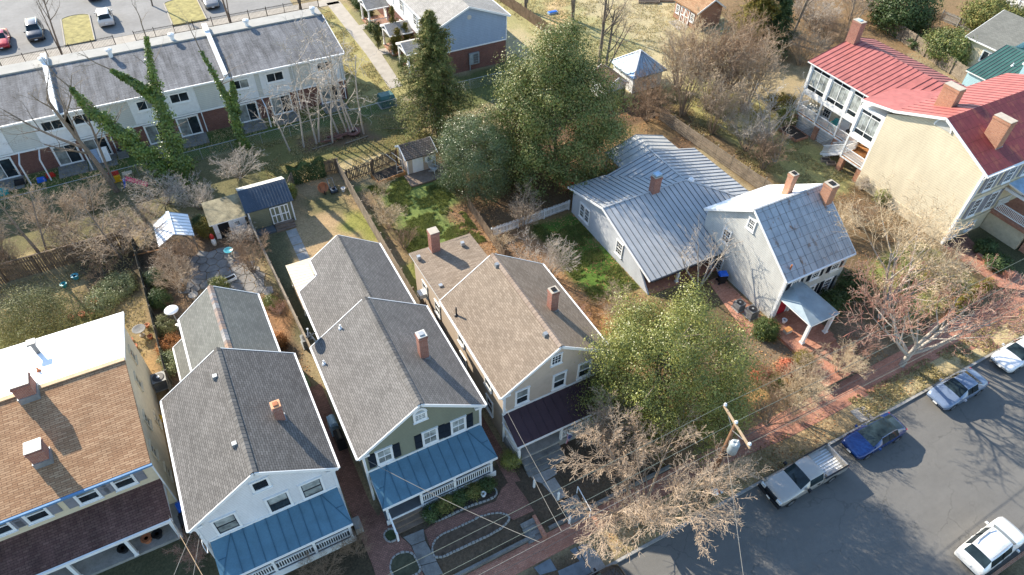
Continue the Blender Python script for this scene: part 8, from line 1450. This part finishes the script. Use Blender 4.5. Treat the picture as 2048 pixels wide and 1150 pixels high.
# shrubs by the street right of the holly
for i, (x, y, h, s, tw, l) in enumerate(((28.9,14.9,2.6,1.8,'brown','brown leafless shrub beside the utility pole walk'),(31.2,14.7,3.0,1.8,'gold','golden bare shrub beside the brick sidewalk'),(33.6,16.2,2.6,1.7,'tan','tan bare shrub before the brick front walk'),(36.8,15.9,2.0,1.5,'gold','pale bare shrub below the golden boxwood'),(26.6,15.9,2.0,1.5,'brown','dark twiggy shrub at the foot of the broad holly'),(39.5,16.8,1.6,1.3,'red','reddish bare shrub before the gravel bed'),(31.0,17.6,1.6,1.4,'brown','low brown shrub in the leaf litter beside the holly'),(52.4,19.6,1.6,1.4,'brown','brown dormant shrub on the cream house lawn'),(55.0,20.3,1.3,1.1,'brown','dormant shrub near the cream house corner'),(48.6,27.6,2.6,1.6,'gold','golden bare shrub against the cream clapboard wall'),(51.4,27.4,2.4,1.5,'brown','brown bare shrub below the cream clapboard wall'),(56.2,31.2,1.4,.8,'pale','small pale bare shrub at the cream porch foot'))): bsh(l, x, y, h, s, 18, tw, seed=360+i, k0=(8,6,4))
# ---------------------------------------------------------------- litter and grass
def scatter(name, areas, n, size, mat, seed, blade=False):
    rs = np.random.RandomState(seed); A = np.array([(x1-x0)*(y1-y0)*w for x0,x1,y0,y1,w in areas]); cnt = (n*A/A.sum()).astype(int); Ps = []
    for (x0,x1,y0,y1,w), c in zip(areas, cnt):
        P = np.column_stack([rs.uniform(x0,x1,c*2), rs.uniform(y0,y1,c*2)]); P = P[(vnoise(P, .8, seed)+.35*vnoise(P, 3, seed+1)) > .55+.25*rs.rand(len(P))*0][:c]; Ps.append(P)
    P = np.concatenate(Ps); y = P[:, 1]; z = np.where(y < 15.45, .125, .125+np.clip((y-15.4)/1.4, 0, 1)*(GZ-.115))+.012; P3 = np.column_stack([P, z]); m = len(P)
    if not blade: me = leafmesh(name, P3, rs.normal(size=(m,3))*.35+np.array([0,0,1]), size, mat, rs, .7, .15)
    else:
        a = rs.rand(m)*6.283; w = size*.35; h = size*rs.uniform(.5,1.2,m); d = np.column_stack([np.cos(a), np.sin(a), 0*a]); l = rs.normal(size=(m,3))*.5*size; l[:, 2] = h; V = np.stack([P3-d*w, P3+d*w, P3+l], 1).reshape(-1,3); me = fast(name, V, np.arange(m*3).reshape(-1,3), mat)
    stuff(put(name, me))
scatter('leaf_litter', [(20,29,22,41,1),(18,21,37,47,1.5),(27,42,15.4,18,1.2),(14,42,12,13.9,.8),(30,47,44,56,.8),(20,32,42,50,.5),(-7,2,32,54,.35),(28,36,17,28,.8),(48,56,22,32,.8),(70,100,40,70,.5),(-20,18,84,95,1)], 42000, .13, LM['litter'], 401)
LM['lush'] = leafmat('lush_blades', [(.15,.19,.055),(.19,.23,.07),(.26,.26,.11),(.17,.21,.06)], .7, .2, .35)
scatter('lawn_grass', [(13.2,20,41,53.3,2.2),(24.4,28.8,30,41,1.6),(46.5,55,16.5,23,.5)], 36000, .13, LM['lush'], 403, True)
LM['straw'] = leafmat('dry_blades', [(.22,.21,.09),(.34,.29,.15),(.46,.39,.23),(.52,.44,.28)], .8, .1, .3)
scatter('grass', [(-25,22,65.6,69.8,.5),(5,22,57,65,.5),(48,58,33,54,.8),(46.5,55,16.5,23,1),(44,72,60,95,.35),(36,75,12,13.9,1.4),(17,22,70,94,.5),(-30,-8,39,54,.4),(13,30,12,13.9,.6),(-30,-7.8,54.6,57.5,.6)], 80000, .15, LM['straw'], 402, True)
